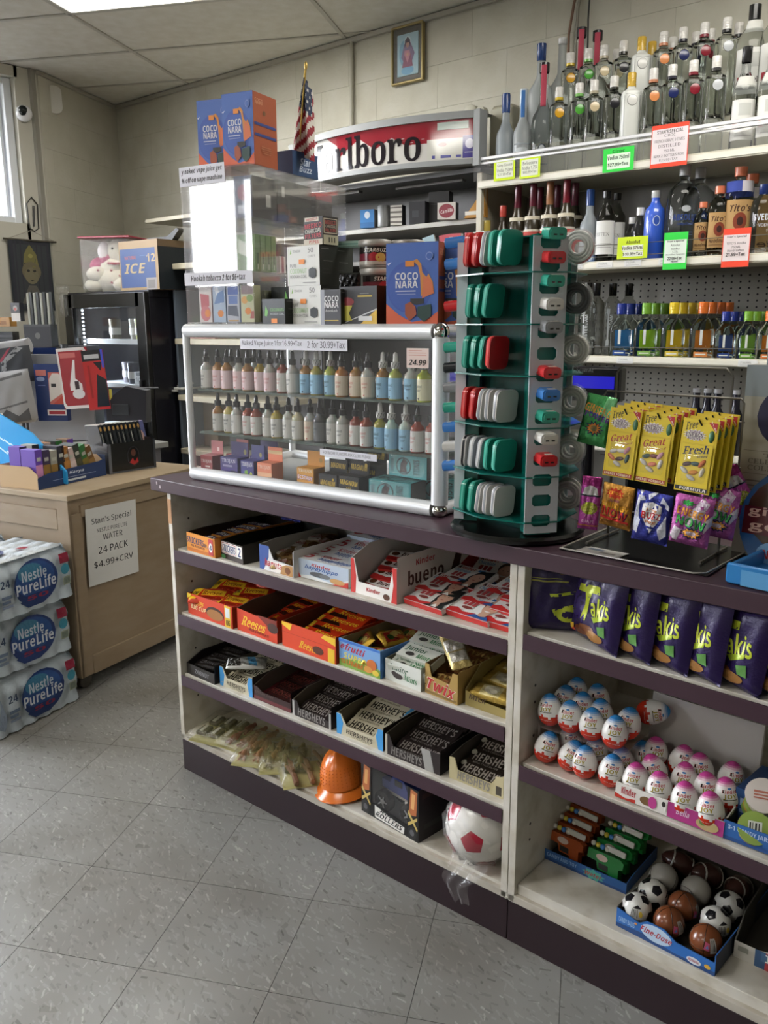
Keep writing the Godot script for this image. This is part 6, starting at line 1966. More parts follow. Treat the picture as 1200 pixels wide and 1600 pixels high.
	inner.call("mid_v", Vector3(0.03, 0.045, 0.03), "#d0c4c6", "r 0 0 1 1 #d0c4c6", "r 0 0 1 1 #d6cccd;r .3 0 .7 1 #a9707c", "tiny white and pink tub on the middle tier", Vector3(-0.02, 0.142, -0.145))
	var tob := [["pink", "#c9a0a6", "r 0 0 1 1 #d6cfd0;p #b9505f .1 .8 .8 .75 .8 .45 .15 .4;e .5 .25 .4 .22 #c46a74;s 9 .65 .25 .25 .12 .8 #e0862f"], ["sky blue", "#7f9fc6", "r 0 0 1 1 #a9bdd6;p #d9e0ea .1 .95 .4 .95 .9 .6 .6 .5;p #5f86bd .1 .5 .9 .55 .9 .9 .4 .8;s 9 .6 .24 .26 .11 .8 #e0862f"], ["dark blue", "#4a66b0", "r 0 0 1 1 #b9c0d0;r .1 .75 .9 .98 #3f62b5;r .15 .5 .85 .73 #5a7cc0;p #4a5570 .05 .2 .9 .15 .8 .45 .1 .45;r .1 .02 .9 .06 #c9a06a"], ["lime and peach", "#b5b58a", "r 0 0 1 1 #c9cca9;r .05 .76 .95 1 #8f7a80;e .3 .6 .25 .1 #d9a35a;e .7 .65 .25 .1 #7fa05a;s 9 .55 .3 .26 .11 .8 #e0862f;p #b55f5f .7 .1 1 .1 1 .3 .8 .3"]]
	for i in 4:
		inner.call("tob%d" % i, Vector3(0.044, 0.098, 0.03), tob[i][1], tob[i][2], "r 0 0 1 1 " + tob[i][1], "%s tobacco packet, %s along the bottom tier" % [tob[i][0], nth(i)], Vector3(-0.18 + 0.0485 * i, 0.007, -0.03), "packet", 0.0, "tobacco_packet")
	for i in 5:
		inner.call("olive", Vector3(0.05, 0.085, 0.02), "#5a5c3f", "r 0 0 1 1 #5a5c3f", "r 0 0 1 1 #63653f;r .3 .1 .6 .9 #70724c", "slim olive box, %s along the side of the bottom tier" % nth(i), Vector3(-0.03, 0.007, -0.065 - 0.023 * i))
	# tall cartons on top of the acrylic
	var coco := func(s: Vector3) -> Callable:
		return func() -> Node3D:
			var b := MB.new()
			carton(b, s, "#b5552f", COCO, COCO_SIDE, "r 0 0 1 1 #a84f2c")
			return whole("charcoal_carton", b, "card", "carton", "charcoal carton")
	put("coco_top", coco.call(Vector3(0.098, 0.178, 0.11)), "blue and orange carton on the acrylic box, end nearest the flag", tr * Vector3(-0.05, h + 0.003, -0.075), deg_to_rad(14.0), "blue and orange charcoal cartons")
	put("coco_top", none, "blue and orange carton on the acrylic box, outer one by the paper sign", tr * Vector3(-0.158, h + 0.003, -0.1), deg_to_rad(20.0), "blue and orange charcoal cartons")
	m = MB.new()
	m.k("#24395f")
	carton(m, Vector3(0.1, 0.065, 0.12), "#223a60", "r 0 0 1 1 #223a60", "r 0 0 1 1 #24406a;w .5 .6 .4 .3 0 #b9c4d6 i Star;w .5 .3 .5 .25 0 #b9c4d6 i Buzz")
	whole("navy_carton", m, "card", "navy carton holding the little flag, on the acrylic box", "carton", tr * Vector3(-0.05, h + 0.003, -0.27), deg_to_rad(8.0))
	# flag on a stick
	t = thing("table_flag", "small american flag hanging on a golden stick above the navy carton", "flag", tr * Vector3(-0.02, h + 0.069, -0.25), 0.3)
	t.scale = Vector3.ONE * 1.25
	m = MB.new()
	m.k("#b59a55").tube([Vector3(0, -0.05, 0), Vector3(0.028, 0.17, 0.0)], 0.0028, 8)
	m.ball(Vector3(0.0295, 0.178, 0), Vector3(0.004, 0.009, 0.004), 10, 7)
	part(t, "flag_stick", m, "wire")
	m = MB.new()
	var cloth := func(x: float, yy: float) -> Vector3:
		# hangs from the stick and falls in folds
		var p := Vector3(0.026, 0.155, 0).lerp(Vector3(0.004, 0.0, 0), 1.0 - yy)
		var out := x * (0.012 + 0.055 * (1.0 - yy))
		return p + Vector3(out * 0.9 - 0.014 * (1.0 - yy), -0.025 * x, 0.012 * sin(x * 9.0 + yy * 2.0) * (0.4 + x))
	m.sheet(36, 26, cloth, func(x: float, yy: float) -> Color:
		if yy > 0.62 and x < 0.95:
			var sx := fmod(x * 7.0 + (0.5 if int(yy * 26) % 4 < 2 else 0.0), 1.0)
			return lin("#c9c6c0") if sx < 0.3 and fmod(yy * 13.0, 1.0) < 0.5 else lin("#27324f")
		var band := int((x * 0.8 + (1.0 - yy) * 1.1) * 9.0)
		return lin("#8f2a33") if band % 2 == 0 else lin("#d0c9c0"))
	part(t, "flag_cloth", m, "cloth")
	# charcoal boxes and tins on the case
	var box := func(called: String, s: Vector3, hex: String, front: String, side: String, lab: String, p: Vector3, turn: float, cat := "charcoal box") -> void:
		var b := MB.new()
		carton(b, s, hex, front, side)
		whole(called, b, "card", lab, cat, p, turn)
	var coal := "r 0 0 1 1 #d2d2ce;r .05 .05 .06 .95 #b9c9a9;p #7fae5a .09 .8 .14 .82 .12 .93;t .18 .84 .42 .9 #6f6f6c s TITANIUM;t .66 .82 .82 .94 #4a4a4a s 50;t .66 .7 .88 .76 #8a8a88 s CUBES;t .1 .47 .3 .55 #5a5a5a s PURE;t .1 .31 .62 .43 #8fbb78 s COCONUT;t .1 .19 .62 .27 #5a5a5a s HOOKAH COAL;p #26292c .68 .22 .8 .17 .9 .22 .9 .4 .8 .45 .68 .4;r .38 .54 .56 .66 #e0852f;r .5 .06 .9 .08 #9a9a98"
	var dark := "r 0 0 1 1 #1c1d1c;r .1 .9 .5 .92 #6f6f6c;r .2 .6 .7 .62 #5f5f5c;r .15 .4 .5 .41 #3a3a38;r .15 .3 .6 .31 #3a3a38"
	box.call("coal_box", Vector3(0.117, 0.098, 0.068), "#1b1c1b", coal, dark, "white coconut coal box, lower one of the stack", Vector3(-1.6187, y, -1.635), 0.0)
	box.call("coal_box", Vector3(0.117, 0.098, 0.068), "#1b1c1b", coal, dark, "white coconut coal box, upper one of the stack", Vector3(-1.6214, y + 0.0985, -1.635), 0.0)
	box.call("coal_box", Vector3(0.117, 0.098, 0.068), "#1b1c1b", "r 0 0 1 1 #1c1d1c", dark, "black coal box showing its side behind the upper white one", Vector3(-1.6424, y + 0.0985, -1.715), 0.02)
	box.call("coal_box", Vector3(0.117, 0.098, 0.068), "#1b1c1b", "r 0 0 1 1 #1c1d1c", dark, "black coal box under the other black one", Vector3(-1.644, y, -1.715), 0.02)
	var flame := "r 0 0 1 1 #1f2324;r 0 .55 1 1 #3f4448;p #6fae5a .1 .35 .2 .32 .26 .5 .16 .75 .12 .55;t .36 .52 .96 .64 #7fae74 b COCONUTS;t .36 .38 .96 .46 #a9aeb0 b HOOKAH COAL;r .4 .06 .66 .24 #e0852f"
	box.call("coal_box", Vector3(0.085, 0.066, 0.06), "#1f2324", flame, dark, "low black coal box with a green flame, front of the row", Vector3(-1.707, y, -1.602), 0.02)
	box.call("coal_box", Vector3(0.07, 0.1, 0.07), "#1f2324", "r 0 0 1 1 #1f2324;p #6fae5a .7 .55 .84 .5 .9 .7 .78 .9", dark, "taller black coal box with a green flame behind the low one", Vector3(-1.7694, y, -1.69), 0.05)
	var med := "r 0 0 1 1 #2a2426;r .05 .84 .8 .98 #c9bfb0;w .42 .91 .6 .09 3 #a9444a b MEDICO;w .5 .68 .9 .17 3 #b9444f b MEDICO;w .5 .5 .86 .15 3 #c9c4ba b CHARCOAL;w .5 .32 .86 .15 3 #b9444f b FILTERS;r 0 0 1 .2 #c0b6a4;t .3 .05 .8 .16 #a9343a b PIPES"
	var med_s := "r 0 0 1 1 #2a2426;r .06 .4 .94 .93 #c0b6a4;r .1 .43 .9 .9 #1f1b1c;t .16 .72 .84 .86 #a9544f b MEDICO;t .16 .6 .84 .7 #a9a396 b CHARCOAL;t .16 .46 .84 .57 #a9544f b FILTERS;r .02 0 .98 .34 #a9a890;r .35 .08 .42 .26 #26221f;r .52 .08 .59 .26 #26221f;r .69 .08 .76 .26 #26221f"
	box.call("filter_box", Vector3(0.066, 0.068, 0.056), "#2a2426", med, med_s, "small black and red filter carton on top of the white coal boxes", Vector3(-1.5907, y + 0.1975, -1.637), 0.0, "filter carton")
	box.call("coal_box", Vector3(0.066, 0.084, 0.05), "#2c2d30", "r 0 0 1 1 #303135;p #a9adb9 0 .3 .15 0 0 0;r 0 0 .2 1 #8f929c;t .2 .66 .9 .82 #d6d6d6 b COCO;t .2 .48 .9 .64 #d6d6d6 b NARA;t .25 .36 .85 .44 #a9a9a9 i hookah;r .2 .1 .9 .13 #b9a03a", dark, "dark grey coal box with white lettering beside the white stack", Vector3(-1.4912, y, -1.588), 0.03)
	box.call("coal_box", Vector3(0.118, 0.09, 0.04), "#232326", "r 0 0 1 1 #2c2d2f;p #d0a93a .55 0 1 0 1 .4;p #b9b9b9 0 0 .04 0 1 .38 1 .42;e .2 .6 .2 .12 #8f3a3f;p #b9b04a .05 .1 .35 .1 .26 .3 .36 .5 .06 .5 .14 .3;r .5 .72 .88 .76 #c9a93a;r .56 .8 .8 .82 #6f6f6f;r .52 .1 .88 .22 #c9c9c9", "r 0 0 1 1 #17181a", "black coal box with a yellow corner and a picture of a bowl", Vector3(-1.4161, y, -1.6), 0.03)
	m = MB.new()
	m.k("#1f1f20").at(Vector3(0, 0.02, 0))
	pillow(m, Vector3(0.06, 0.04, 0.02), "#1f2021", "", false, 0.4, 0.004)
	whole("black_wrap", m, "foil", "crumpled black foil wrap on the dark coal boxes", "foil wrap", Vector3(-1.4778, y + 0.085, -1.62), 0.2)
	put("coco_big", coco.call(Vector3(0.132, 0.183, 0.1)), "large blue and orange carton standing on the glass case by the tins", Vector3(-1.2743, y, -1.645), 0.24, "blue and orange charcoal cartons")
	put("coco_big", none, "second blue and orange carton half hidden behind the spinner", Vector3(-1.2138, y, -1.70), 0.24, "blue and orange charcoal cartons")
	var tin := func(body: String, code: String) -> Callable:
		return func() -> Node3D:
			var q := thing("tobacco_tin", "tin", "tin")
			var b := MB.new()
			b.k("#8f8d88").lathe([0, 0, 0.04, 0, 0.041, 0.004, 0.039, 0.007, 0.039, 0.052, 0.041, 0.055, 0.042, 0.058], 24)
			part(q, "tin_body", b, "satin")
			b = MB.new()
			b.k("#a9a7a2").lathe([0.042, 0.054, 0.0428, 0.055, 0.0428, 0.066, 0.041, 0.068, 0, 0.068], 24)
			part(q, "lid", b, "satin")
			b = MB.new()
			b.art("r 0 0 1 1 %s;%s" % [body, code], func(x: float, yy: float) -> Vector3:
				var a := (x - 0.5) * 3.4 + 0.5
				return Vector3(sin(a) * 0.0394, 0.008 + 0.043 * yy, cos(a) * 0.0394), 12)
			part(q, "label", b, "gloss")
			return q
	var buzz := "r 0 .62 1 1 #1f1b1b;t .25 .7 .75 .92 #d0ccc4 i STARBUZZ;e .45 .4 .1 .28 #a93038;e .58 .4 .1 .26 #c9a95a;r 0 0 1 .2 #b9b4aa"
	put("tin_r", tin.call("#6f2a35", buzz), "silver lidded tin with a dark red label, top of the tall tin stack", Vector3(-1.4634, y + 0.138, -1.7), 0.3, "hookah tobacco tins")
	put("tin_r", none, "silver lidded tin in the middle of the tall tin stack", Vector3(-1.4595, y + 0.069, -1.7), 0.9, "hookah tobacco tins")
	put("tin_r", none, "silver lidded tin at the bottom of the tall tin stack", Vector3(-1.4638, y, -1.7), 1.2, "hookah tobacco tins")
	put("tin_y", tin.call("#b9b4a4", "p #b9a53a .1 .2 1 .2 1 .9 .1 .9;t .3 .5 .7 .7 #d9d4c4 i Lemon;e .8 .5 .15 .3 #c9b04a"), "silver lidded tin with a yellow label above the large blue carton", Vector3(-1.4057, y + 0.138, -1.76), 0.2, "hookah tobacco tins")
	put("tin_r", none, "silver lidded tin just under the yellow labelled one", Vector3(-1.4057, y + 0.069, -1.76), 0.2, "hookah tobacco tins")
	put("tin_r", none, "silver lidded tin hidden behind the large blue carton", Vector3(-1.4057, y, -1.76), 0.6, "hookah tobacco tins")
	m = MB.new()
	carton(m, Vector3(0.09, 0.012, 0.06), "#8fb5a9", "r 0 0 1 1 #9fc0b5;r .1 .2 .9 .5 #6f9a8f")
	whole("flat_packet", m, "card", "pale green packet lying on the black coal box", "packet", Vector3(-1.5527, y + 0.1975, -1.715), 0.3)

func bottle(called: String, prof: Array, body: Array, kind: String, cap: Array, cap_hex: String, band: Array = []) -> Callable:
	# prof: glass outline; body: [hex, squareness, squash]; cap: outline; band: [hex, y0, y1, r, code, spread]
	return func() -> Node3D:
		var o := thing(called, "bottle", "bottle")
		var b := MB.new()
		b.k(body[0]).lathe(prof, 20, 1.0, body[2], body[1])
		part(o, "bottle_glass", b, kind)
		b = MB.new()
		b.k(cap_hex).lathe(cap, 16)
		part(o, "cap", b, "gloss")
		for q in band:
			b = MB.new()
			var sp: float = q[5]
			b.art(q[4].replace("BG", q[0]), func(x: float, y: float) -> Vector3:
				var a := (x - 0.5) * sp
				var sc := 1.0
				if body[1] != 2.0:
					sc = pow(pow(absf(sin(a)), body[1]) + pow(absf(cos(a)), body[1]), -1.0 / body[1])
				return Vector3(sin(a) * q[3] * sc, lerpf(q[1], q[2], y), cos(a) * q[3] * sc * body[2]), 10)
			part(o, "label", b, "paper")
		return o

func gondola() -> void:
	var x0 := -2.235
	var x1 := -0.55
	var t := thing("bottle_shelving", "cream metal shelving with a pegboard back, full of spirit bottles", "shelving", Vector3(x0, 0, -3.3))
	var m := MB.new()
	var w := x1 - x0
	m.k("#6f6c64").box(Vector3(w / 2, 1.3, -0.405), Vector3(w, 1.35, 0.012))
	part(t, "peg_panel", m, "paint")
	m = MB.new()
	m.k("#141413")
	for i in 46:
		for j in 22:
			m.at(Vector3(0.03 + 0.0254 * i * 1.4, 1.05 + 0.0254 * j * 1.0, -0.3985), Basis(Vector3.RIGHT, PI / 2))
			m.lathe([0, 0.0004, 0.0045, 0.0004], 6)
	part(t, "peg_holes", m, "paper").set_meta("kind", "stuff")
	for s in [0.0, w]:
		m = MB.new()
		m.k("#b9b5a4").box(Vector3(s, 1.02, -0.02), Vector3(0.028, 2.04, 0.04), 0.003)
		part(t, "upright", m, "paint")
		m = MB.new()
		m.k("#a9a594").box(Vector3(s, 1.02, -0.22), Vector3(0.01, 2.04, 0.36))
		part(t, "end_panel", m, "paint")
	for q in [[2.002, 0.034, 0.0], [1.637, 0.034, 0.0], [1.262, 0.03, 0.0], [0.9, 0.03, 0.0]]:
		m = MB.new()
		m.k("#cbc7b6").box(Vector3(w / 2, q[0] - 0.012, -0.2), Vector3(w, 0.02, 0.4))
		m.box(Vector3(w / 2, q[0] - q[1] / 2 + 0.002, 0.001), Vector3(w, q[1], 0.012), 0.003)
		var sh := part(t, "shelf", m, "paint")
		m = MB.new()
		m.k("#dcd8cb").box(Vector3(w / 2, q[0] - q[1] / 2 + 0.002, 0.0085), Vector3(w, q[1] * 0.62, 0.003), 0.001)
		part(sh, "price_channel", m, "paint")
	m = MB.new()
	m.k("#b9b5a4").box(Vector3(w / 2, 2.08, -0.25), Vector3(w - 0.03, 0.15, 0.2), 0.003)
	part(t, "riser", m, "paint")
	# clear fence with a bright rail along the top shelf
	m = MB.new()
	m.k("#ffffff").box(Vector3(w / 2 - 0.006, 2.045, 0.012), Vector3(w + 0.03, 0.085, 0.003))
	part(t, "clear_fence", m, "acrylic")
	for q in [[2.091, 0.014], [2.072, 0.011]]:
		m = MB.new()
		m.k("#d6d6d8").box(Vector3(w / 2 - 0.006, q[0], 0.014), Vector3(w + 0.03, q[1], 0.01), 0.003)
		part(t, "fence_rail", m, "satin")
	for y in [1.655, 1.7, 1.3]:
		m = MB.new()
		m.k("#77756e").tube([Vector3(0.02, y, 0.006), Vector3(w, y, 0.006)], 0.0016, 6)
		part(t, "wire_guard", m, "wire")
	for q in [[0.62, 1.632], [0.74, 1.632], [0.88, 1.632], [0.49, 1.632], [0.73, 1.256], [1.21, 1.256], [0.5, 1.256]]:
		m = MB.new()
		m.k("#d9d9d6").box(Vector3(q[0], q[1] - 0.008, 0.0115), Vector3(0.07, 0.024, 0.0012))
		m.face("t .1 .5 .7 .8 #8f8f8c s 750ML;r .1 .2 .9 .3 #b9b9b6", Vector3(q[0] - 0.035, q[1] - 0.02, 0.0122), Vector3(0.07, 0, 0), Vector3(0, 0.024, 0))
		part(t, "shelf_tag", m, "paper")

# neon price card with a wavy edge
func neon(lab: String, p: Vector3, s: Vector2, hex: String, code: String, tabs := false) -> void:
	var o := thing("price_card", lab, "price card", p)
	var m := MB.new()
	var poly := PackedVector2Array()
	var n := 12
	for e in 4:
		for i in n:
			var u := float(i) / n
			var q: Vector2 = [Vector2(u, 0), Vector2(1, u), Vector2(1 - u, 1), Vector2(0, 1 - u)][e]
			var wave := 0.0022 * sin(u * n * PI) if e in [0, 2] or not tabs else 0.0
			poly.append((q - Vector2(0.5, 0.5)) * s + Vector2(0, -wave if e == 0 else wave if e == 2 else 0.0))
	m.k(hex).prism(poly, -0.0004, 0.0)
	part(o, "card", m, "paper")
	m = MB.new()
	m.face(code, Vector3(-s.x / 2, -s.y / 2, 0.0002), Vector3(s.x, 0, 0), Vector3(0, s.y, 0))
	part(o, "print", m, "paper")

func liquor() -> void:
	gondola()
	# --- top shelf. Tall square bottles with a coloured medallion
	var c_prof := [0, 0, 0.034, 0, 0.037, 0.004, 0.0375, 0.248, 0.0345, 0.262, 0.02, 0.271, 0.0148, 0.278, 0.0145, 0.295]
	var c_cap := [0.0155, 0.291, 0.0165, 0.292, 0.0165, 0.329, 0.0155, 0.332, 0, 0.333]
	var ciroc := func(disc: String, neckband: String, cap: String, glass: String, kind: String) -> Callable:
		return func() -> Node3D:
			var o := thing("spirit_bottle", "bottle", "bottle")
			var b := MB.new()
			b.k(glass).lathe(c_prof, 24, 1.0, 1.0, 3.2)
			part(o, "bottle_glass", b, kind)
			b = MB.new()
			b.k(cap).lathe(c_cap, 18)
			for y in [0.3, 0.309, 0.318]:
				b.lathe([0.0165, y - 0.001, 0.0172, y, 0.0165, y + 0.001], 18)
			part(o, "cap", b, "gloss")
			b = MB.new()
			b.k(neckband).lathe([0.0148, 0.281, 0.0172, 0.282, 0.0172, 0.292, 0.0148, 0.293], 18)
			part(o, "neck_band", b, "gloss")
			b = MB.new()
			b.at(Vector3(0, 0.228, 0.0365), Basis(Vector3.RIGHT, PI / 2))
			b.k("#3c3c3c").lathe([0.0185, 0, 0.0195, 0.0015, 0.0185, 0.003], 24)
			b.k(disc).lathe([0.0185, 0.0, 0.0185, 0.0025, 0.012, 0.004, 0, 0.0042], 24)
			part(o, "medallion", b, "gloss")
			if kind != "frost":
				b = MB.new()
				b.k("#8f9094")
				for s in [-1.0, 1.0]:
					b.box(Vector3(s * 0.0285, 0.125, 0.035), Vector3(0.0012, 0.24, 0.0012))
				b.box(Vector3(0, 0.252, 0.036), Vector3(0.05, 0.0012, 0.0012))
				part(o, "printed_lines", b, "gloss")
			return o
	var fl := {"yellow": ["#d9a427", "#d0b53a"], "green": ["#4fa038", "#74b05a"], "cream": ["#cfbf9c", "#a9a08a"], "black": ["#26242a", "#2a2724"], "peach": ["#d98d58", "#b97a5a"], "navy": ["#1d2a5a", "#2a2a34"], "wine": ["#7f1f2e", "#7a2a34"], "clear": ["#b9bcc0", "#3a3a3a"]}
	var g := "#e4e8e4"
	var fy := 2.0025
	var front := [["yellow", 872], ["green", 903], ["cream", 926], ["black", 957], ["white", 984], ["peach", 1018], ["navy", 1047], ["wine", 1080], ["clear", 1115]]
	var fx := [-1.880,-1.789,-1.724,-1.639,-1.567,-1.479,-1.406,-1.326,-1.243]
	for i in front.size():
		var k: String = front[i][0]
		var mk: Callable = ciroc.call("#dcdcd8", "#c9a53f", "#c9a53f", "#d6d8d4", "milk") if k == "white" else ciroc.call(fl[k][0], fl[k][1], "#d2d0cb", g, "glass")
		put("ciroc_" + k, mk, ("frosted white bottle with a gold cap in the front row of the top shelf" if k == "white" else "square clear bottle with a %s medallion, front row of the top shelf" % k), Vector3(fx[i], fy, -3.345), 0.6, "square bottles with medallions")
	var bx := [-1.895,-1.813,-1.744,-1.661,-1.585,-1.496,-1.420,-1.338,-1.255]
	for i in bx.size():
		var k: String = front[i][0]
		put("ciroc_" + k, none, ("frosted white bottle with a gold cap in the raised back row" if k == "white" else "square clear bottle with a %s medallion, raised back row" % k), Vector3(bx[i], 2.157, -3.455), 0.6, "square bottles with medallions")
	var cx := [-1.728,-1.579,-1.494,-1.402,-1.347,-1.241]
	for i in cx.size():
		var k: String = ["cream", "white", "peach", "navy", "wine", "clear"][i]
		put("ciroc_" + k, none, "square bottle half hidden in the last rank against the wall, %s medallion" % k, Vector3(cx[i], 2.157, -3.54), 0.6, "square bottles with medallions")
	var tall := func(key: String, mk: Callable, lab: String, px: float, y: float, z: float, group := "", turn := 0.5) -> void:
		put(key, mk, lab, Vector3(px, y, z), turn, group)
	var round_p := [0, 0, 0.036, 0, 0.04, 0.006, 0.04, 0.17, 0.037, 0.19, 0.026, 0.21, 0.0165, 0.235, 0.0145, 0.3]
	var blue_cap := [0.0155, 0.27, 0.0175, 0.272, 0.0178, 0.34, 0.0165, 0.347, 0, 0.348]
	tall.call("frost_blue", bottle("spirit_bottle", round_p, ["#c9d2da", 2.0, 1.0], "frost", blue_cap, "#25407a", [["#6f8fc4", 0.005, 0.035, 0.0403, "r 0 0 1 1 BG;r .1 .3 .9 .7 #9fb4d6", 3.0]]), "frosted bottle with a blue cap at the end of the top shelf", -2.1307, fy, -3.34)
	tall.call("frost_strip", bottle("spirit_bottle", round_p, ["#d2d8dc", 2.0, 1.0], "frost", [0.0155, 0.28, 0.0165, 0.282, 0.0165, 0.352, 0, 0.353], "#b9c2c9", [["#3f6fae", 0.24, 0.345, 0.0175, "r .2 0 .7 1 BG", 2.0], ["#9fa6aa", 0.03, 0.14, 0.0403, "e .5 .5 .4 .3 #b9bfc2;r .1 .9 .9 .95 #8f979c;r .1 .05 .9 .1 #8f979c", 2.4]]), "frosted pale bottle with a blue paper strip down its neck", -2.0481, fy, -3.345)
	var strip_p := [0, 0, 0.044, 0, 0.048, 0.008, 0.048, 0.2, 0.042, 0.235, 0.026, 0.262, 0.0175, 0.29, 0.0165, 0.41]
	var strip := bottle("spirit_bottle", strip_p, ["#dfe4e6", 2.0, 1.0], "glass", [0.018, 0.402, 0.0205, 0.404, 0.0205, 0.44, 0, 0.442], "#1d1c1e", [["#b5485a", 0.27, 0.43, 0.0212, "r .2 0 .75 1 BG", 2.0], ["#8f979c", 0.03, 0.17, 0.0483, "e .5 .5 .14 .16 #4a4f56;e .5 .5 .11 .12 #a9adb0;r .3 .05 .7 .1 #5f666c", 2.4]])
	tall.call("red_strip", strip, "tall clear bottle with a red strip on its neck, front row", -1.9613, fy, -3.36)
	tall.call("red_strip", none, "tall clear bottle with a red neck strip, first of two on the raised row", -1.8837, 2.157, -3.52)
	tall.call("red_strip", none, "tall clear bottle with a red neck strip, second of two on the raised row", -1.8253, 2.14, -3.55)
	var big_frost := bottle("spirit_bottle", [0, 0, 0.05, 0, 0.055, 0.008, 0.055, 0.2, 0.05, 0.235, 0.03, 0.265, 0.018, 0.29, 0.0165, 0.4], ["#d4dade", 2.0, 1.0], "frost", [0.018, 0.352, 0.0195, 0.354, 0.0198, 0.42, 0, 0.422], "#25407a")
	tall.call("big_blue", big_frost, "large frosted bottle with a tall blue cap on the raised row", -2.0605, 2.145, -3.5)
	tall.call("big_white", bottle("spirit_bottle", [0, 0, 0.05, 0, 0.055, 0.008, 0.055, 0.2, 0.05, 0.235, 0.03, 0.265, 0.018, 0.29, 0.0165, 0.415], ["#d9dedf", 2.0, 1.0], "frost", [0.018, 0.405, 0.0195, 0.407, 0.0195, 0.43, 0, 0.432], "#c9cacb"), "large frosted bottle with a short white cap on the raised row", -1.9939, 2.157, -3.56)
	var ketel_art := "r 0 0 1 1 BG;r .1 .25 .28 .42 #8f2a33;w .6 .34 .6 .12 0 #3a2a2a B Ketel One;r .3 .6 .7 .9 #b9bab6;r .2 .08 .8 .12 #a9a9a6"
	var ketel := bottle("spirit_bottle", [0, 0, 0.036, 0, 0.04, 0.005, 0.04, 0.19, 0.037, 0.21, 0.024, 0.24, 0.016, 0.262, 0.0148, 0.3], ["#dfe3e2", 2.0, 1.0], "glass", [0.0155, 0.29, 0.017, 0.292, 0.017, 0.342, 0, 0.344], "#1f1e1f", [["#d2d2ce", 0.03, 0.165, 0.0403, ketel_art, 2.6], ["#cfcfca", 0.205, 0.24, 0.036, "p BG 0 0 1 0 .8 1 .2 1", 2.4]])
	tall.call("ketel", ketel, "clear bottle with a white label and black cap near the end of the front row", -1.1367, fy, -3.345)
	tall.call("ketel", none, "clear bottle with a white label, last of the front row", -1.0474, fy, -3.345)
	var big_k := bottle("spirit_bottle", [0, 0, 0.05, 0, 0.055, 0.006, 0.055, 0.22, 0.05, 0.245, 0.03, 0.275, 0.019, 0.29, 0.018, 0.32], ["#dfe3e2", 2.0, 1.0], "glass", [0.019, 0.3, 0.021, 0.302, 0.021, 0.352, 0, 0.354], "#1f1e1f", [["#d2d2ce", 0.04, 0.2, 0.0553, ketel_art, 2.6], ["#cfcfca", 0.255, 0.295, 0.034, "p BG 0 0 1 0 .8 1 .2 1", 2.6]])
	tall.call("ketel_big", big_k, "large clear bottle with a black cap and white collar behind the front row", -1.1569, 2.157, -3.45)
	tall.call("ketel_big", none, "large clear bottle with a black cap, end of the raised row", -1.0701, 2.157, -3.44)
	# --- second shelf
	var sy := 1.6375
	var z := -3.36
	var brandy_art := "r 0 0 1 1 BG;r 0 .78 1 .92 #a9453f;r .2 .3 .8 .6 #9ab08a;w .5 .66 .7 .12 0 #8f3a35 b XII"
	var wine_p := [0, 0, 0.036, 0, 0.038, 0.006, 0.038, 0.15, 0.034, 0.185, 0.02, 0.225, 0.0145, 0.25, 0.0138, 0.325]
	for i in 4:
		var hue: String = ["#5a1c2c", "#5a1c2c", "#9a6a4a", "#7a1f2c"][i]
		put("brandy" + hue, bottle("brandy_bottle", wine_p, ["#3a3428", 2.0, 1.0], "gloss", [0.0148, 0.245, 0.0156, 0.247, 0.0152, 0.338, 0, 0.341], hue, [["#c9c2b4", 0.04, 0.15, 0.0384, brandy_art, 2.6], ["#d0c8b4", 0.19, 0.205, 0.034, "r 0 0 1 1 BG", 3.0]]), "dark bottle with a foil capsule and cream label, %s on the second shelf" % nth(i), Vector3([-2.071,-1.995,-1.914,-1.835][i], sy, z), 0.5, "dark brandy bottles")
	for i in 3:
		put("brandy#5a1c2c", none, "dark bottle with a wine red capsule in the rank behind, %s" % nth(i), Vector3(-2.02 + 0.085 * i, sy, z - 0.1), 0.5, "dark brandy bottles")
	var flask_p := [0, 0, 0.033, 0, 0.035, 0.005, 0.035, 0.12, 0.03, 0.15, 0.017, 0.185, 0.0135, 0.2, 0.013, 0.24]
	put("brandy_s", bottle("brandy_bottle", flask_p, ["#2f2a20", 2.0, 1.0], "gloss", [0.014, 0.215, 0.015, 0.217, 0.015, 0.262, 0, 0.264], "#b5453c", [["#c9c2b4", 0.03, 0.11, 0.0353, brandy_art, 2.6]]), "short dark bottle with a red cap at the start of the second shelf", Vector3(-2.1454, sy, z), 0.5)
	put("gold_neck", bottle("brandy_bottle", flask_p, ["#2f2a20", 2.0, 1.0], "gloss", [0.014, 0.215, 0.015, 0.217, 0.015, 0.262, 0, 0.264], "#b5a04a"), "short dark bottle with a gold cap low beside the spinner top", Vector3(-2.2081, sy - 0.06, z + 0.03), 0.5)
	put("frost_blue", none, "frosted bottle with a blue cap on the second shelf next to the brandy", Vector3(-1.7262, sy, z), 0.5, "", Basis(UP, 0.5).scaled(Vector3(0.95, 0.835, 0.95)))
	put("pearl", bottle("spirit_bottle", [0, 0, 0.036, 0, 0.038, 0.005, 0.038, 0.17, 0.034, 0.19, 0.02, 0.215, 0.0145, 0.235, 0.014, 0.262], ["#e2e5e2", 2.0, 1.0], "glass", [0.0148, 0.25, 0.0158, 0.251, 0.0158, 0.276, 0, 0.278], "#1f1e1f", [["#d6d6d4", 0.03, 0.16, 0.0384, "r 0 0 1 1 BG;w .4 .6 .6 .1 0 #6a6a68 r EFFEN;r .15 .2 .8 .22 #9a9a98;r .15 .3 .8 .32 #9a9a98", 2.4]]), "clear bottle with a tall white label and black neck on the second shelf", Vector3(-1.6535, sy, z), 0.4)
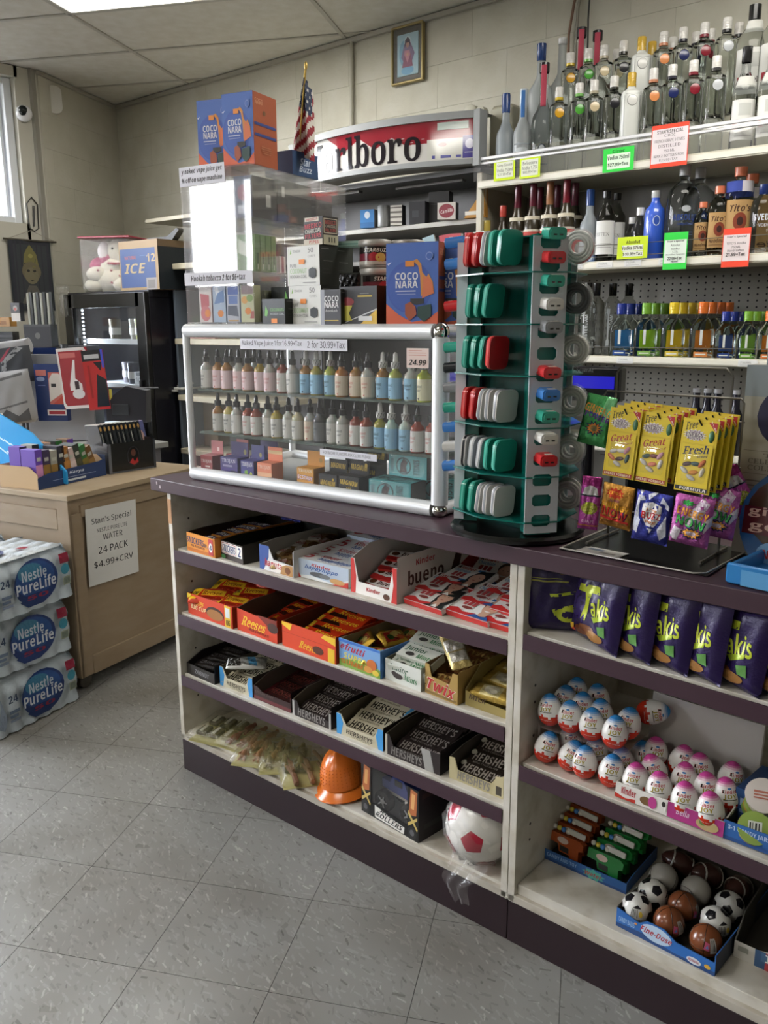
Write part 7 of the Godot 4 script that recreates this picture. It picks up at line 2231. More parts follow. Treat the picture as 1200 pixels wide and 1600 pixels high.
	put("pearl", none, "clear bottle with a white label just behind the first such bottle", Vector3(-1.6467, sy, z - 0.08), 0.4)
	var small_p := [0, 0, 0.026, 0, 0.028, 0.004, 0.028, 0.11, 0.024, 0.135, 0.0145, 0.155, 0.013, 0.17, 0.013, 0.185]
	var small_b := bottle("spirit_bottle", small_p, ["#e2e6e6", 2.0, 1.0], "glass", [0.0138, 0.172, 0.015, 0.173, 0.015, 0.201, 0, 0.202], "#cfcfca", [["#8f979c", 0.02, 0.1, 0.0284, "w .5 .6 .8 .2 0 #3a4a6f b ABSOLUT;r .2 .2 .8 .24 #5a6a8a", 2.2]])
	put("small", small_b, "small clear bottle with a white cap above the yellow price card", Vector3(-1.5066, sy, z), 0.5)
	put("small", none, "smaller clear bottle half hidden behind the yellow price card", Vector3(-1.5526, sy - 0.0, z - 0.03), 0.5, "", Basis(UP, 0.5).scaled(Vector3(0.9, 0.85, 0.9)))
	put("cobalt", bottle("spirit_bottle", [0, 0, 0.036, 0, 0.039, 0.005, 0.039, 0.165, 0.035, 0.19, 0.022, 0.205, 0.0155, 0.22, 0.0148, 0.24], ["#2a55c4", 2.0, 1.0], "cobalt", [0.015, 0.232, 0.0168, 0.234, 0.0168, 0.258, 0, 0.26], "#d0d2d0", [["#2a4fb0", 0.125, 0.165, 0.0394, "e .5 .5 .16 .48 #c9d2e2;e .5 .5 .13 .4 #2a4aa0", 2.2]]), "cobalt blue bottle with a white cap on the second shelf", Vector3(-1.4474, sy, z), 0.6)
	var big_a := bottle("spirit_bottle", [0, 0, 0.056, 0, 0.06, 0.007, 0.06, 0.22, 0.054, 0.25, 0.034, 0.272, 0.0185, 0.285, 0.0175, 0.32], ["#dfe5e8", 2.0, 1.0], "glass", [0.0185, 0.302, 0.0205, 0.304, 0.0205, 0.342, 0, 0.344], "#a9aaab", [["#8f979c", 0.05, 0.19, 0.0604, "w .5 .7 .8 .16 0 #27407f b ABSOLUT;w .5 .52 .5 .1 0 #27407f i Country of Sweden;r .25 .3 .75 .32 #5a6a8a;r .25 .24 .75 .26 #5a6a8a;e .5 .92 .14 .08 #a9adb2", 2.0]])
	put("absolut_big", big_a, "huge round shouldered clear bottle on the second shelf", Vector3(-1.3421, sy, z - 0.01), 0.6)
	put("absolut_big", none, "huge clear bottle in the shade behind the first, grey cap showing", Vector3(-1.32, sy, z - 0.11), 0.6)
	var tito_art := "r 0 0 1 1 BG;w .5 .82 .7 .16 0 #4a3020 i Tito's;e .5 .52 .22 .2 #7f3a22;e .5 .52 .1 .1 #3a2018;w .5 .2 .8 .12 0 #4a3020 i Handmade;r .1 .06 .9 .09 #8a6a45"
	var tito := func(s: float, collar: bool) -> Callable:
		var pr := []
		for v in [0, 0, 0.036, 0, 0.04, 0.006, 0.04, 0.165, 0.035, 0.19, 0.021, 0.205, 0.0145, 0.215, 0.0142, 0.235]:
			pr.append(v * s)
		var cp := []
		for v in [0.015, 0.222, 0.018, 0.224, 0.018, 0.249, 0, 0.25]:
			cp.append(v * s)
		var bands := [["#b08d5c", 0.03 * s, 0.155 * s, 0.0404 * s, tito_art, 2.2]]
		if collar:
			bands.append(["#3a4a9a", 0.178 * s, 0.208 * s, 0.037 * s, "r 0 0 .5 1 BG;r .5 0 1 1 #c9c4cc", 3.4])
		return bottle("spirit_bottle", pr, ["#cfd0c4", 2.0, 1.0], "glass", cp, "#cf7454", bands)
	put("tito_s", tito.call(0.8, false), "short bottle with a tan label and copper cap beside the huge clear one", Vector3(-1.2547, sy, z + 0.01), 0.5, "tan labelled bottles")
	put("tito_m", tito.call(1.0, false), "middle sized tan labelled bottle with a copper cap", Vector3(-1.1965, sy, z + 0.01), 0.5, "tan labelled bottles")
	put("tito_l", tito.call(1.25, true), "tallest tan labelled bottle with a blue and white collar", Vector3(-1.1325, sy, z - 0.01), 0.5, "tan labelled bottles")
	put("tito_l", none, "tan labelled bottle hidden behind the tallest one, copper cap showing", Vector3(-1.1196, sy - 0.015, z - 0.1), 0.5, "tan labelled bottles")
	put("tito_s", none, "short tan labelled bottle in the rank behind, copper cap showing", Vector3(-1.2496, sy, z - 0.07), 0.5, "tan labelled bottles")
	put("svedka", bottle("spirit_bottle", [0, 0, 0.038, 0, 0.041, 0.005, 0.041, 0.16, 0.036, 0.185, 0.02, 0.2, 0.0155, 0.21, 0.015, 0.225], ["#dfe5e8", 2.0, 1.0], "glass", [0.0155, 0.205, 0.0172, 0.207, 0.0172, 0.24, 0, 0.242], "#20306a", [["#8f979c", 0.06, 0.17, 0.0414, "w .5 .6 .9 .2 0 #d6dade b SVEDKA;w .5 .35 .5 .1 0 #c9cdd2 s VODKA", 2.2]]), "clear bottle with white lettering and a dark blue cap, end of the second shelf", Vector3(-1.0394, sy, z + 0.01), 0.6)
	# --- third shelf: flat flasks in coloured ranks
	var ty := 1.2625
	put("new_am", bottle("spirit_bottle", [0, 0, 0.034, 0, 0.037, 0.005, 0.037, 0.2, 0.033, 0.22, 0.019, 0.235, 0.0145, 0.25, 0.014, 0.275], ["#d6dad8", 2.6, 1.0], "glass", [0.0148, 0.245, 0.0165, 0.247, 0.0165, 0.296, 0, 0.298], "#1a1a1b", [["#8f979c", 0.03, 0.2, 0.0374, "w .3 .5 .16 .9 0 #c9cdd0 b I;w .45 .45 .7 .16 90 #c9cdd0 b AMSTERDAM;r .2 .02 .8 .05 #8f9498", 2.0]]), "tall square clear bottle with a black cap beside the coiled cables", Vector3(-1.7115, ty, -3.35), 0.5)
	for i in 3:
		put("new_am", none, "tall black capped bottle in the shade behind the first, %s" % nth(i), Vector3(-1.7132 + 0.045 * i, ty, -3.43 - 0.06 * i), 0.5, "shaded black capped bottles")
	var flask := func(cap: String, liquid: String, tint: String, s: float) -> Callable:
		return func() -> Node3D:
			var o := thing("flask_bottle", "flask", "bottle")
			var b := MB.new()
			var pr := []
			for v in [0, 0, 0.04, 0, 0.045, 0.006, 0.045, 0.1, 0.042, 0.12, 0.026, 0.143, 0.0165, 0.155, 0.0155, 0.17]:
				pr.append(v * s)
			b.k("#e2e8e4").lathe(pr, 24, 1.0, 0.5, 2.6)
			part(o, "bottle_glass", b, "glass")
			b = MB.new()
			var cp := []
			for v in [0.0165, 0.166, 0.0185, 0.167, 0.0185, 0.208, 0.0175, 0.21, 0, 0.211]:
				cp.append(v * s)
			b.k(cap).lathe(cp, 20)
			for q in [0.175, 0.185, 0.195]:
				b.lathe([0.0185 * s, (q - 0.002) * s, 0.0192 * s, q * s, 0.0185 * s, (q + 0.002) * s], 20)
			part(o, "cap", b, "gloss")
			b = MB.new()
			# printed panel and foot strip on the front, coloured panel behind
			var bow := func(x: float, y: float) -> Vector3:
				var xx := (x - 0.5) * 0.062 * s
				return Vector3(xx, y * 0.115 * s, 0.0228 * s - xx * xx * 4.0)
			b.art("r .1 .04 .9 .2 %s;r .2 .1 .8 .14 #d9dcd4;r .4 .42 .56 .92 #d6dad6" % liquid, bow, 6)
			part(o, "label", b, "gloss")
			b = MB.new()
			b.k(tint).box(Vector3(0.004, 0.068 * s, -0.0245 * s), Vector3(0.05 * s, 0.07 * s, 0.001))
			part(o, "back_label", b, "gloss")
			return o
	var fls := [["blue", "#1f2f7f", "#2f4f8f", "#2f74b5", 1.0, 969], ["green", "#6a9a30", "#7fae5a", "#8fb92a", 1.0, 1008], ["yellow", "#d0b52a", "#c9b54a", "#d9b01f", 1.0, 1051], ["orange", "#cf6a2a", "#c9854f", "#c9752a", 1.0, 1096], ["small blue", "#1f2f7f", "#2f4580", "#3a4f8f", 0.83, 1132], ["small green", "#6a9a30", "#6fa04a", "#7aa83a", 0.83, 1167], ["small orange", "#cf6a2a", "#c9753f", "#c9752a", 0.83, 1200]]
	var flx := [-1.559,-1.452,-1.339,-1.225,-1.138,-1.056,-0.980]
	for i in fls.size():
		var q: Array = fls[i]
		for d in 4:
			put("flask" + q[0], flask.call(q[1], q[2], q[3], q[4]), "flat clear flask with a %s cap, %s of its rank on the third shelf" % [q[0].replace("small ", ""), ["front", "second", "third", "last"][d]] if not q[0].begins_with("small") else "small flat clear flask with a %s cap, %s of its rank" % [q[0].replace("small ", ""), ["front", "second", "third", "last"][d]], Vector3(flx[i] + 0.012 * d, ty, -3.35 - 0.058 * d), 0.35, "flat flasks on the third shelf")
	# --- lowest shelf in view: dark bottles
	var dk := bottle("wine_bottle", [0, 0, 0.037, 0, 0.04, 0.006, 0.04, 0.16, 0.034, 0.19, 0.018, 0.22, 0.0148, 0.25, 0.0145, 0.29], ["#17181c", 2.0, 1.0], "gloss", [0.015, 0.284, 0.0165, 0.285, 0.0165, 0.3, 0, 0.302], "#8f9094")
	var n := 0
	for px in [-1.518,-1.452,-1.377,-1.295]:
		put("dark", dk, "near-black bottle with a silver cap on the lowest shelf, %s" % nth(n), Vector3(px, 0.9005, -3.36), 0.0, "near-black bottles")
		n += 1
	for px in [-1.219,-1.177,-1.138,-1.068]:
		put("dark_s", bottle("wine_bottle", [0, 0, 0.03, 0, 0.033, 0.005, 0.033, 0.12, 0.028, 0.15, 0.015, 0.175, 0.0135, 0.2, 0.0132, 0.235], ["#1a1c22", 2.0, 1.0], "gloss", [0.014, 0.23, 0.0152, 0.231, 0.0152, 0.246, 0, 0.248], "#8f9094"), "shorter near-black bottle with a silver cap on the lowest shelf, %s" % nth(n), Vector3(px, 0.9005, -3.33), 0.0, "near-black bottles")
		n += 1
	# --- neon cards
	var zf := -3.283
	neon("yellow neon vodka price card at the end of the top shelf", Vector3(-2.0959, 2.0348, -3.2830), Vector2(0.105, 0.085), "#c9e02a", "r .12 .12 .92 .86 #dfe3d2;w .52 .7 .7 .16 0 #3a3f2a s Grey Goose;w .52 .48 .74 .16 0 #3a3f2a s Vodka 750ml;w .52 .28 .66 .14 0 #3a3f2a s $31.99+Tax")
	neon("second yellow neon price card touching the first", Vector3(-1.9700, 2.0310, -3.2820), Vector2(0.098, 0.085), "#c9e02a", "r .08 .1 .9 .86 #dfe3d2;w .5 .7 .7 .16 0 #3a3f2a s Belvedere;w .5 .48 .74 .16 0 #3a3f2a s Vodka 1.75L;w .5 .28 .66 .14 0 #3a3f2a s $60.99+Tax")
	neon("green neon vodka price card on the top shelf", Vector3(-1.5766, 2.0156, -3.2830), Vector2(0.128, 0.087), "#35cf4a", "r .14 .12 .88 .76 #d9ead6;w .5 .86 .4 .14 0 #1f5a2a b Ciroc;w .5 .6 .7 .18 0 #234a2a b Vodka 750ml;w .5 .3 .66 .17 0 #234a2a b $27.99+Tax")
	neon("large pink card with red ends hung from the top shelf", Vector3(-1.3737, 2.0411, -3.2810), Vector2(0.142, 0.15), "#e84a33", "r .02 .1 .98 .9 #dcd3d6;w .5 .83 .7 .08 0 #4a4446 b STAN'S SPECIAL;w .5 .74 .3 .06 0 #4a4446 s CIROC;w .5 .62 .8 .07 0 #4a4446 s FRENCH GRAPE 9 TIMES;w .5 .5 .6 .07 0 #4a4446 s DISTILLED;w .5 .38 .3 .06 0 #4a4446 s 750 ML;w .5 .27 .8 .06 0 #4a4446 s MAX 2 BOTTLES FOR;w .5 .17 .5 .06 0 #4a4446 s $23.99+TAX", true)
	neon("yellow neon price card on the second shelf", Vector3(-1.4973, 1.6824, -3.2820), Vector2(0.125, 0.083), "#c3da2c", "w .52 .76 .46 .16 0 #2f341c b Absolut;r .16 .36 .86 .62 #dfe3d2;r .2 .1 .86 .34 #dfe3d2;w .5 .5 .7 .18 0 #2f341c b Vodka 375ml;w .52 .22 .64 .16 0 #2f341c b $10.99+Tax")
	neon("pale card with green ends on the second shelf", Vector3(-1.3246, 1.6611, -3.2820), Vector2(0.092, 0.135), "#35cf4a", "r .04 .17 .96 .8 #dbe5da;w .5 .76 .7 .07 0 #1c1f1c b Stan's Special;w .5 .66 .4 .06 0 #3a3f3a s Absolut;w .5 .56 .34 .06 0 #3a3f3a s Vodka;w .5 .48 .24 .05 0 #3a3f3a s 1.75L;w .5 .4 .8 .05 0 #3a3f3a s (Best Rail Special);w .5 .3 .6 .08 0 #2a2f2a b 22.99+Tax;w .5 .22 .3 .05 0 #2a2f2a b Now!", true)
	neon("pale card with red ends on the second shelf", Vector3(-1.0998, 1.6602, -3.2820), Vector2(0.098, 0.135), "#e84a33", "r .03 .16 .97 .84 #dcd0d0;w .5 .78 .7 .07 0 #1f1a1a b Stan's Special;w .5 .62 .7 .06 0 #3a3434 s TITO'S Vodka;w .5 .52 .34 .06 0 #3a3434 s 750ML;w .5 .43 .6 .06 0 #3a3434 s Handcrafted;w .5 .33 .7 .09 0 #2a2424 b 21.99+Tax", true)

func tobacco_corner() -> void:
	var m: MB
	# dark shelving under the curved sign
	var t := thing("tobacco_shelving", "dark backed shelving under the curved cigarette sign", "shelving", Vector3(-2.92, 0, -3.35))
	m = MB.new()
	m.k("#4a4947").box(Vector3(0, 1.1, -0.36), Vector3(1.34, 2.1, 0.014))
	part(t, "back_panel", m, "paint")
	for y in [1.855, 1.7, 1.42, 1.12]:
		m = MB.new()
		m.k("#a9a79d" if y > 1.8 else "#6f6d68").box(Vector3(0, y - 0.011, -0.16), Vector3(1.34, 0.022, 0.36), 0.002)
		part(t, "shelf", m, "paint")
	m = MB.new()
	m.k("#3c3b39").box(Vector3(0, 2.06, -0.16), Vector3(1.34, 0.02, 0.36))
	m.k("#5a5854").box(Vector3(-0.3, 2.045, -0.05), Vector3(0.4, 0.012, 0.03)).box(Vector3(0.3, 2.045, -0.1), Vector3(0.4, 0.012, 0.03))
	part(t, "canopy", m, "paint")
	# sign: bowed light grey frame and printed panel
	var arc := func(u: float) -> Vector3:
		# u from 0 at the near right end to 1 at the far left
		var s := 2.0 * u - 1.0
		return Vector3(-2.235 - 1.15 * u, 0, -3.158 - 0.13 * s * s)
	t = thing("cigarette_sign", "bowed red and white cigarette sign with tall black letters", "sign")
	m = MB.new()
	m.k("#8f9293")
	for q in [[2.075, 2.097], [2.262, 2.292]]:
		m.sheet(24, 1, func(x: float, y: float) -> Vector3:
			return arc.call(1.0 - x) + Vector3(0, lerpf(q[0], q[1], y), 0.012))
		for e in 2:
			m.sheet(24, 1, func(x: float, y: float) -> Vector3:
				return arc.call(1.0 - x) + Vector3(0, q[e], 0.012 - 0.05 * y), null, e == 1)
	m.box(Vector3(-2.235, 2.18, -3.3), Vector3(0.036, 0.23, 0.06), 0.003)
	m.box(Vector3(-3.385, 2.18, -3.3), Vector3(0.036, 0.23, 0.06), 0.003)
	part(t, "frame", m, "paint")
	m = MB.new()
	m.art("r 0 0 1 1 #c9c6c2;p #8c2530 .1 1 .1 .5 .16 .7 .24 1;p #8c2530 .3 1 .42 .55 .5 .8 .58 .46 .66 .7 .72 .46 1 .46 1 1;p #8c2530 .36 1 .38 .4 .44 .62 .5 1;r .81 .04 .945 .54 #c9c8c0;p #4a4a8f .83 .06 .94 .06 .94 .12 .83 .14;e .87 .4 .016 .05 #b58a8a;r .945 .03 .995 .58 #3b3384;e .97 .38 .016 .12 #c9c6d9;r .952 .16 .988 .18 #a9a6c9;r .85 .76 .965 .94 #a9b5ae;t .152 .05 .785 .9 #1d1c1e B Marlboro", func(x: float, y: float) -> Vector3:
		return arc.call(1.0 - x) + Vector3(0, 2.097 + 0.166 * y, 0.0), 24)
	part(t, "printed_panel", m, "signgloss")
	m = MB.new()
	m.k("#77756f").sheet(24, 1, func(x: float, y: float) -> Vector3:
		return arc.call(1.0 - x) + Vector3(0, 2.078, -0.01 - 0.14 * y))
	m.sheet(24, 1, func(x: float, y: float) -> Vector3:
		return arc.call(1.0 - x) + Vector3(0, 2.29, -0.01 - 0.14 * y), null, true)
	part(t, "case", m, "paint")
	m = MB.new()
	m.at(Vector3(-2.36, 2.318, -3.42), Basis(Vector3.RIGHT, PI / 2)).k("#b5b3a4").lathe([0, -0.03, 0.034, -0.03, 0.036, 0.02, 0.03, 0.026, 0, 0.028], 20)
	m.at(Vector3(-2.31, 2.315, -3.42), Basis(Vector3.RIGHT, PI / 2)).lathe([0, -0.02, 0.024, -0.02, 0.025, 0.016, 0, 0.02], 16)
	whole("emergency_light", m, "paint", "small cream twin headed lamp on top of the cigarette sign", "lamp")
	m = MB.new()
	m.k("#a29f8c").box(Vector3(-2.2, 2.2, -3.5), Vector3(0.13, 0.26, 0.2), 0.02)
	whole("metal_box", m, "paint", "cream metal box at the end of the sign, behind the first bottles", "metal box")
	# things on the upper shelf
	var bx := func(called: String, cat: String, s: Vector3, hex: String, front: String, side: String, lab: String, p: Vector3, turn := 0.0) -> void:
		var b := MB.new()
		carton(b, s, hex, front, side)
		whole(called, b, "card", lab, cat, p, turn)
	var y := 1.8555
	bx.call("small_carton", "carton", Vector3(0.085, 0.072, 0.05), "#c9c3be", "r 0 0 1 1 #c9c3be;e .5 .5 .4 .4 #8a3a46;w .5 .5 .7 .24 10 #d0b9bb i Camilla;e .5 .5 .42 .42 #8a3a46;w .5 .5 .66 .22 12 #d9c9c6 i Camilla", "r 0 0 1 1 #26262a", "white carton with a dark red oval under the sign", Vector3(-2.4018, y, -3.3), 0.35)
	bx.call("small_carton", "carton", Vector3(0.1, 0.145, 0.06), "#232326", "r 0 0 1 1 #232326;r .1 .6 .8 .62 #3f3f44", "r 0 0 1 1 #1f1f22", "black carton standing behind the white oval one", Vector3(-2.5379, y, -3.43), 0.3)
	bx.call("small_carton", "carton", Vector3(0.08, 0.1, 0.06), "#2a2a2c", "r 0 0 1 1 #2a2a2c;r .2 .3 .6 .6 #3a3a3e", "r 0 0 1 1 #1f1f22", "squat black carton above the yellow labelled tin", Vector3(-2.614, y, -3.36), 0.3)
	bx.call("small_carton", "carton", Vector3(0.06, 0.09, 0.05), "#b9b5ac", "r 0 0 1 1 #c9c5bc;r 0 .1 1 .2 #6f6a64;r 0 .35 1 .45 #6f6a64;r 0 .6 1 .7 #6f6a64;r 0 .85 1 .92 #6f6a64", "r 0 0 1 1 #1f1f22", "striped grey and white packet above the tins", Vector3(-2.7191, y, -3.33), 0.3)
	bx.call("small_carton", "carton", Vector3(0.075, 0.085, 0.05), "#2f74b5", "r 0 0 1 1 #3f86c9;e .5 .7 .2 .2 #d9e4ee;r 0 0 1 .3 #2f6fae", "r 0 0 1 1 #8f8f8c", "bright blue packet on the shelf above the tall tin stack", Vector3(-2.9027, y, -3.33), 0.3)
	m = MB.new()
	m.k("#8f9192").lathe([0, 0, 0.03, 0, 0.031, 0.004, 0.031, 0.095, 0.028, 0.1, 0, 0.1], 20)
	whole("metal_canister", m, "satin", "plain silver canister next to the bright blue packet", "canister", Vector3(-2.816, y, -3.34))
	m = MB.new()
	m.k("#b07f35").prism(PackedVector2Array([Vector2(-0.05, 0), Vector2(0.05, 0), Vector2(0.045, 0.12)]), -0.02, 0.02)
	m.k("#d6d2c8").box(Vector3(0.0, 0.02, 0.0205), Vector3(0.09, 0.016, 0.001))
	whole("wedge_display", m, "card", "orange wedge shaped cardboard display at the end of the shelf", "display", Vector3(-2.2686, y, -3.33), 0.2)
	# loose cigarette packs
	for i in 5:
		var hue: String = ["#a9c4cf", "#b5505a", "#b54a52", "#b5505a", "#c9cfc9"][i]
		var b := MB.new()
		carton(b, Vector3(0.055, 0.088, 0.023), "#d6d2ce", "r 0 0 1 1 #d6d2ce;p %s 0 1 0 .5 .5 .72 1 .5 1 1;r .2 .28 .8 .36 #8f8a86" % hue, "r 0 0 1 1 #c9c5c0", "r 0 0 1 1 " + hue)
		whole("cigarette_pack", b, "card", ["pale blue cigarette pack lying low behind the large blue carton", "red and white cigarette pack leaning, tallest of the group", "red and white cigarette pack, middle of the group", "red and white cigarette pack beside the spinner top", "white cigarette pack at the spinner end"][i], "cigarette pack", Vector3([-2.458,-2.389,-2.332,-2.262,-2.204][i], 1.7005 + 0.0, -3.27 - 0.012 * (i % 2)), 0.4 - 0.1 * i, "loose cigarette packs").rotation.z = [0.3, 0.12, 0.0, -0.04, 0.0][i]
	# crucial odds and ends on the wall
	var f := thing("framed_picture", "framed devotional picture in a gold edged dark mount, high on the wall", "picture", Vector3(-2.965, 2.737, -3.722), 0.0)
	m = MB.new()
	m.k("#9a8a5a")
	for s in [-1.0, 1.0]:
		m.box(Vector3(s * 0.098, 0, 0.012), Vector3(0.012, 0.275, 0.024), 0.004)
		m.box(Vector3(0, s * 0.132, 0.012), Vector3(0.208, 0.012, 0.024), 0.004)
	part(f, "frame", m, "satin")
	m = MB.new()
	m.k("#4a463e").box(Vector3(0, 0, 0.006), Vector3(0.186, 0.254, 0.01))
	part(f, "mount", m, "card")
	m = MB.new()
	m.k("#a9c4d0").box(Vector3(0, -0.002, 0.012), Vector3(0.136, 0.196, 0.003))
	m.face("r 0 0 1 1 #a5c2cf;e .3 .55 .2 .3 #7fa9c4;e .5 .8 .16 .14 #c4d6dc;e .5 .12 .3 .1 #7fb0d0;p #8a7a98 .2 .45 .34 .75 .5 .88 .66 .75 .84 .5 .7 .3 .34 .3;e .5 .76 .09 .1 #b58f86;p #4a3f4f .38 .84 .5 .92 .62 .84 .64 .66 .56 .78 .44 .78 .36 .66;p #c08a98 .36 .6 .6 .6 .72 .2 .3 .2;p #8f5f78 .24 .2 .36 .5 .5 .3 .66 .52 .76 .2;e .5 .5 .05 .04 #c9a08f", Vector3(-0.068, -0.1, 0.0137), Vector3(0.136, 0, 0), Vector3(0, 0.196, 0))
	part(f, "print", m, "paper")
	m = MB.new()
	m.k("#ffffff").box(Vector3(0, 0, 0.018), Vector3(0.184, 0.252, 0.002))
	part(f, "glass", m, "pane")
	m = MB.new()
	m.k("#a9a698").tube([Vector3(-3.362, 2.32, -3.712), Vector3(-3.356, 2.6, -3.712), Vector3(-3.352, 2.88, -3.712)], 0.011, 10)
	whole("conduit_pipe", m, "paint", "painted conduit running up the wall behind the flag", "conduit")
	m = MB.new()
	m.k("#7a5a4a").tube([Vector3(-2.0, 2.88, -3.718), Vector3(-2.03, 2.77, -3.712), Vector3(-2.05, 2.65, -3.712), Vector3(-2.045, 2.3, -3.712)], 0.006, 7)
	m.k("#8f8c80").tube([Vector3(-1.985, 2.88, -3.718), Vector3(-2.01, 2.75, -3.712), Vector3(-2.02, 2.3, -3.712)], 0.007, 7)
	whole("cable_run", m, "paint", "brown and grey cables running down the wall behind the tall bottles", "cable")
	m = MB.new()
	m.k("#2a2a28").tube([Vector3(-1.9565, 2.7665, -3.7120), Vector3(-1.9586, 2.6912, -3.7120), Vector3(-1.9535, 2.5365, -3.7120)], 0.004, 7)
	whole("black_cable", m, "paint", "thin black cable hanging on the wall above the white bottles", "cable")

func left_side() -> void:
	var m: MB
	# wooden chest, turned a little from the counter
	var turn := deg_to_rad(13.0)
	var c := Vector3(-2.85, 0, -1.58)
	var tr := Transform3D(Basis(UP, turn), c)
	# local: x to the right (towards the counter), z towards the camera; the visible corner is the origin
	var t := thing("wooden_chest", "plain plywood chest on casters with a paper offer on its side", "chest", c, turn)
	var w := 1.25
	var d := 0.74
	var ply := "#8c7b66"
	m = MB.new()
	m.k(ply)
	m.box(Vector3(-w / 2, 0.42, -d / 2), Vector3(w - 0.02, 0.7, d - 0.02))
	part(t, "body", m, "wood")
	for q in [[Vector3(-0.012, 0.39, -0.03), Vector3(0.024, 0.64, 0.06)], [Vector3(-0.012, 0.39, -d + 0.03), Vector3(0.024, 0.64, 0.06)], [Vector3(-0.012, 0.105, -d / 2), Vector3(0.024, 0.075, d - 0.12)], [Vector3(-0.012, 0.715, -d / 2), Vector3(0.024, 0.045, d - 0.12)], [Vector3(-0.03, 0.42, -0.006), Vector3(0.06, 0.7, 0.016)], [Vector3(-0.42, 0.69, -0.006), Vector3(0.72, 0.075, 0.016)], [Vector3(-0.42, 0.1, -0.006), Vector3(0.72, 0.07, 0.016)]]:
		m = MB.new()
		m.k(ply).box(q[0], q[1], 0.002)
		part(t, "frame_board", m, "wood")
	m = MB.new()
	m.k("#9c8c74").box(Vector3(-w / 2, 0.776, -d / 2), Vector3(w + 0.012, 0.022, d + 0.012), 0.003)
	part(t, "lid", m, "wood")
	for q in [[-0.06, -0.06], [-0.06, -d + 0.06], [-w + 0.06, -0.06], [-w + 0.06, -d + 0.06]]:
		m = MB.new()
		m.k("#4a443c").at(Vector3(q[0], 0.032, q[1]), Basis(Vector3.BACK, PI / 2)).lathe([0, -0.012, 0.03, -0.012, 0.032, 0, 0.03, 0.012, 0, 0.012], 16)
		m.t = Transform3D()
		m.box(Vector3(q[0], 0.055, q[1]), Vector3(0.04, 0.02, 0.04))
		part(t, "caster", m, "gloss")
	m = MB.new()
	m.k("#c9c7c2").box(Vector3(), Vector3(0.265, 0.3, 0.001))
	m.face("w .5 .82 .8 .1 0 #26262a s Stan's Special;w .5 .7 .62 .05 0 #3a3a3e s NESTLE PURE LIFE;w .5 .6 .4 .075 0 #2a2a2e s WATER;w .5 .44 .6 .09 0 #1f1f22 s 24 PACK;w .5 .26 .8 .09 0 #1f1f22 s $4.99+CRV", Vector3(-0.13, -0.15, 0.0006), Vector3(0.26, 0, 0), Vector3(0, 0.3, 0))
	whole("offer_sheet", m, "paper", "white sheet with a water offer taped to the side of the wooden chest", "notice").transform = tr * Transform3D(Basis(UP, PI / 2) * Basis(Vector3.BACK, -0.03), Vector3(0.0022, 0.565, -0.205))
	# bottled water, three packs high
	var pack := func() -> Node3D:
		var o := thing("water_pack", "pack", "water pack")
		var L := 0.4
		var W := 0.27
		var h := 0.208
		var b := MB.new()
		var skin := func(x: float, y: float) -> Vector3:
			# round the pack: x along the outline, y up; bulges follow the bottles
			var per := 2.0 * (L + W)
			var s := x * per
			var p: Vector3
			var n: Vector3
			var k: float
			if s < L:
				p = Vector3(W / 2, 0, L / 2 - s); n = Vector3(1, 0, 0); k = s / L * 6.0
			elif s < L + W:
				p = Vector3(W / 2 - (s - L), 0, -L / 2); n = Vector3(0, 0, -1); k = (s - L) / W * 4.0
			elif s < 2.0 * L + W:
				p = Vector3(-W / 2, 0, -L / 2 + (s - L - W)); n = Vector3(-1, 0, 0); k = (s - L - W) / L * 6.0
			else:
				p = Vector3(-W / 2 + (s - 2.0 * L - W), 0, L / 2); n = Vector3(0, 0, 1); k = (s - 2.0 * L - W) / W * 4.0
			var bulge := absf(sin(k * PI)) * 0.012 * (1.0 if y < 0.75 else (1.0 - y) * 4.0) - 0.006
			var neck := 0.0 if y < 0.7 else (y - 0.7) * 0.075
			var waist := 0.004 * cos(y * TAU * 2.5)
			return p * (1.0 - 0.02) + n * (bulge - neck + waist) + UP * (y * h * 0.94 + 0.004)
		b.k("#b9c4cc").sheet(120, 14, skin)
		b.k("#c4cdd3").sheet(24, 16, func(x: float, y: float) -> Vector3:
			var px := (x - 0.5) * (W - 0.035)
			var pz := (0.5 - y) * (L - 0.035)
			var bump := pow(absf(sin(x * 4.0 * PI) * sin(y * 6.0 * PI)), 0.5)
			return Vector3(px, h * (0.94 + 0.05 * bump), pz), null)
		part(o, "shrink_wrap", b, "film")
		b = MB.new()
		var side := func(x: float, y: float) -> Vector3:
			return Vector3(W / 2 + 0.0065 - 0.02 * pow(maxf(y - 0.66, 0.0), 1.5) * 3.0, y * h * 0.94 + 0.004, (L / 2 - x * L) * 0.98)
		b.art("e .56 .5 .25 .42 #23386f;e .55 .56 .22 .32 #2c4f8a;e .5 .7 .14 .16 #3f7a9a;p #23386f .36 .2 .44 .08 .62 .08 .7 .2 .6 .3 .45 .3;t .4 .56 .68 .76 #c4d0de b Nestle;t .33 .34 .78 .56 #d6dde6 b PureLife;w .56 .24 .24 .08 0 #8a2f4a b 50;t .17 .56 .27 .7 #3a4a66 b 24;r .17 .36 .28 .42 #6a7a92;r .17 .28 .26 .33 #6a7a92;r .17 .2 .28 .25 #7f8da3;p #8f9dae .03 .2 .08 .55 .07 .8 .1 .6 .14 .3 .1 .1;r .84 .68 .95 .86 #8f2a3f;e .895 .56 .05 .1 #3f8aa0;r .86 .26 .95 .42 #9aa08f;r .87 .28 .94 .4 #6f7a6f", side, 24)
		part(o, "printed_film", b, "film")
		b = MB.new()
		b.art("e .5 .5 .4 .3 #23386f;t .2 .42 .8 .58 #c4d0de b PureLife", func(x: float, y: float) -> Vector3: return Vector3((x - 0.5) * 0.16, h * 0.99 + 0.003, 0.12 - y * 0.14), 6)
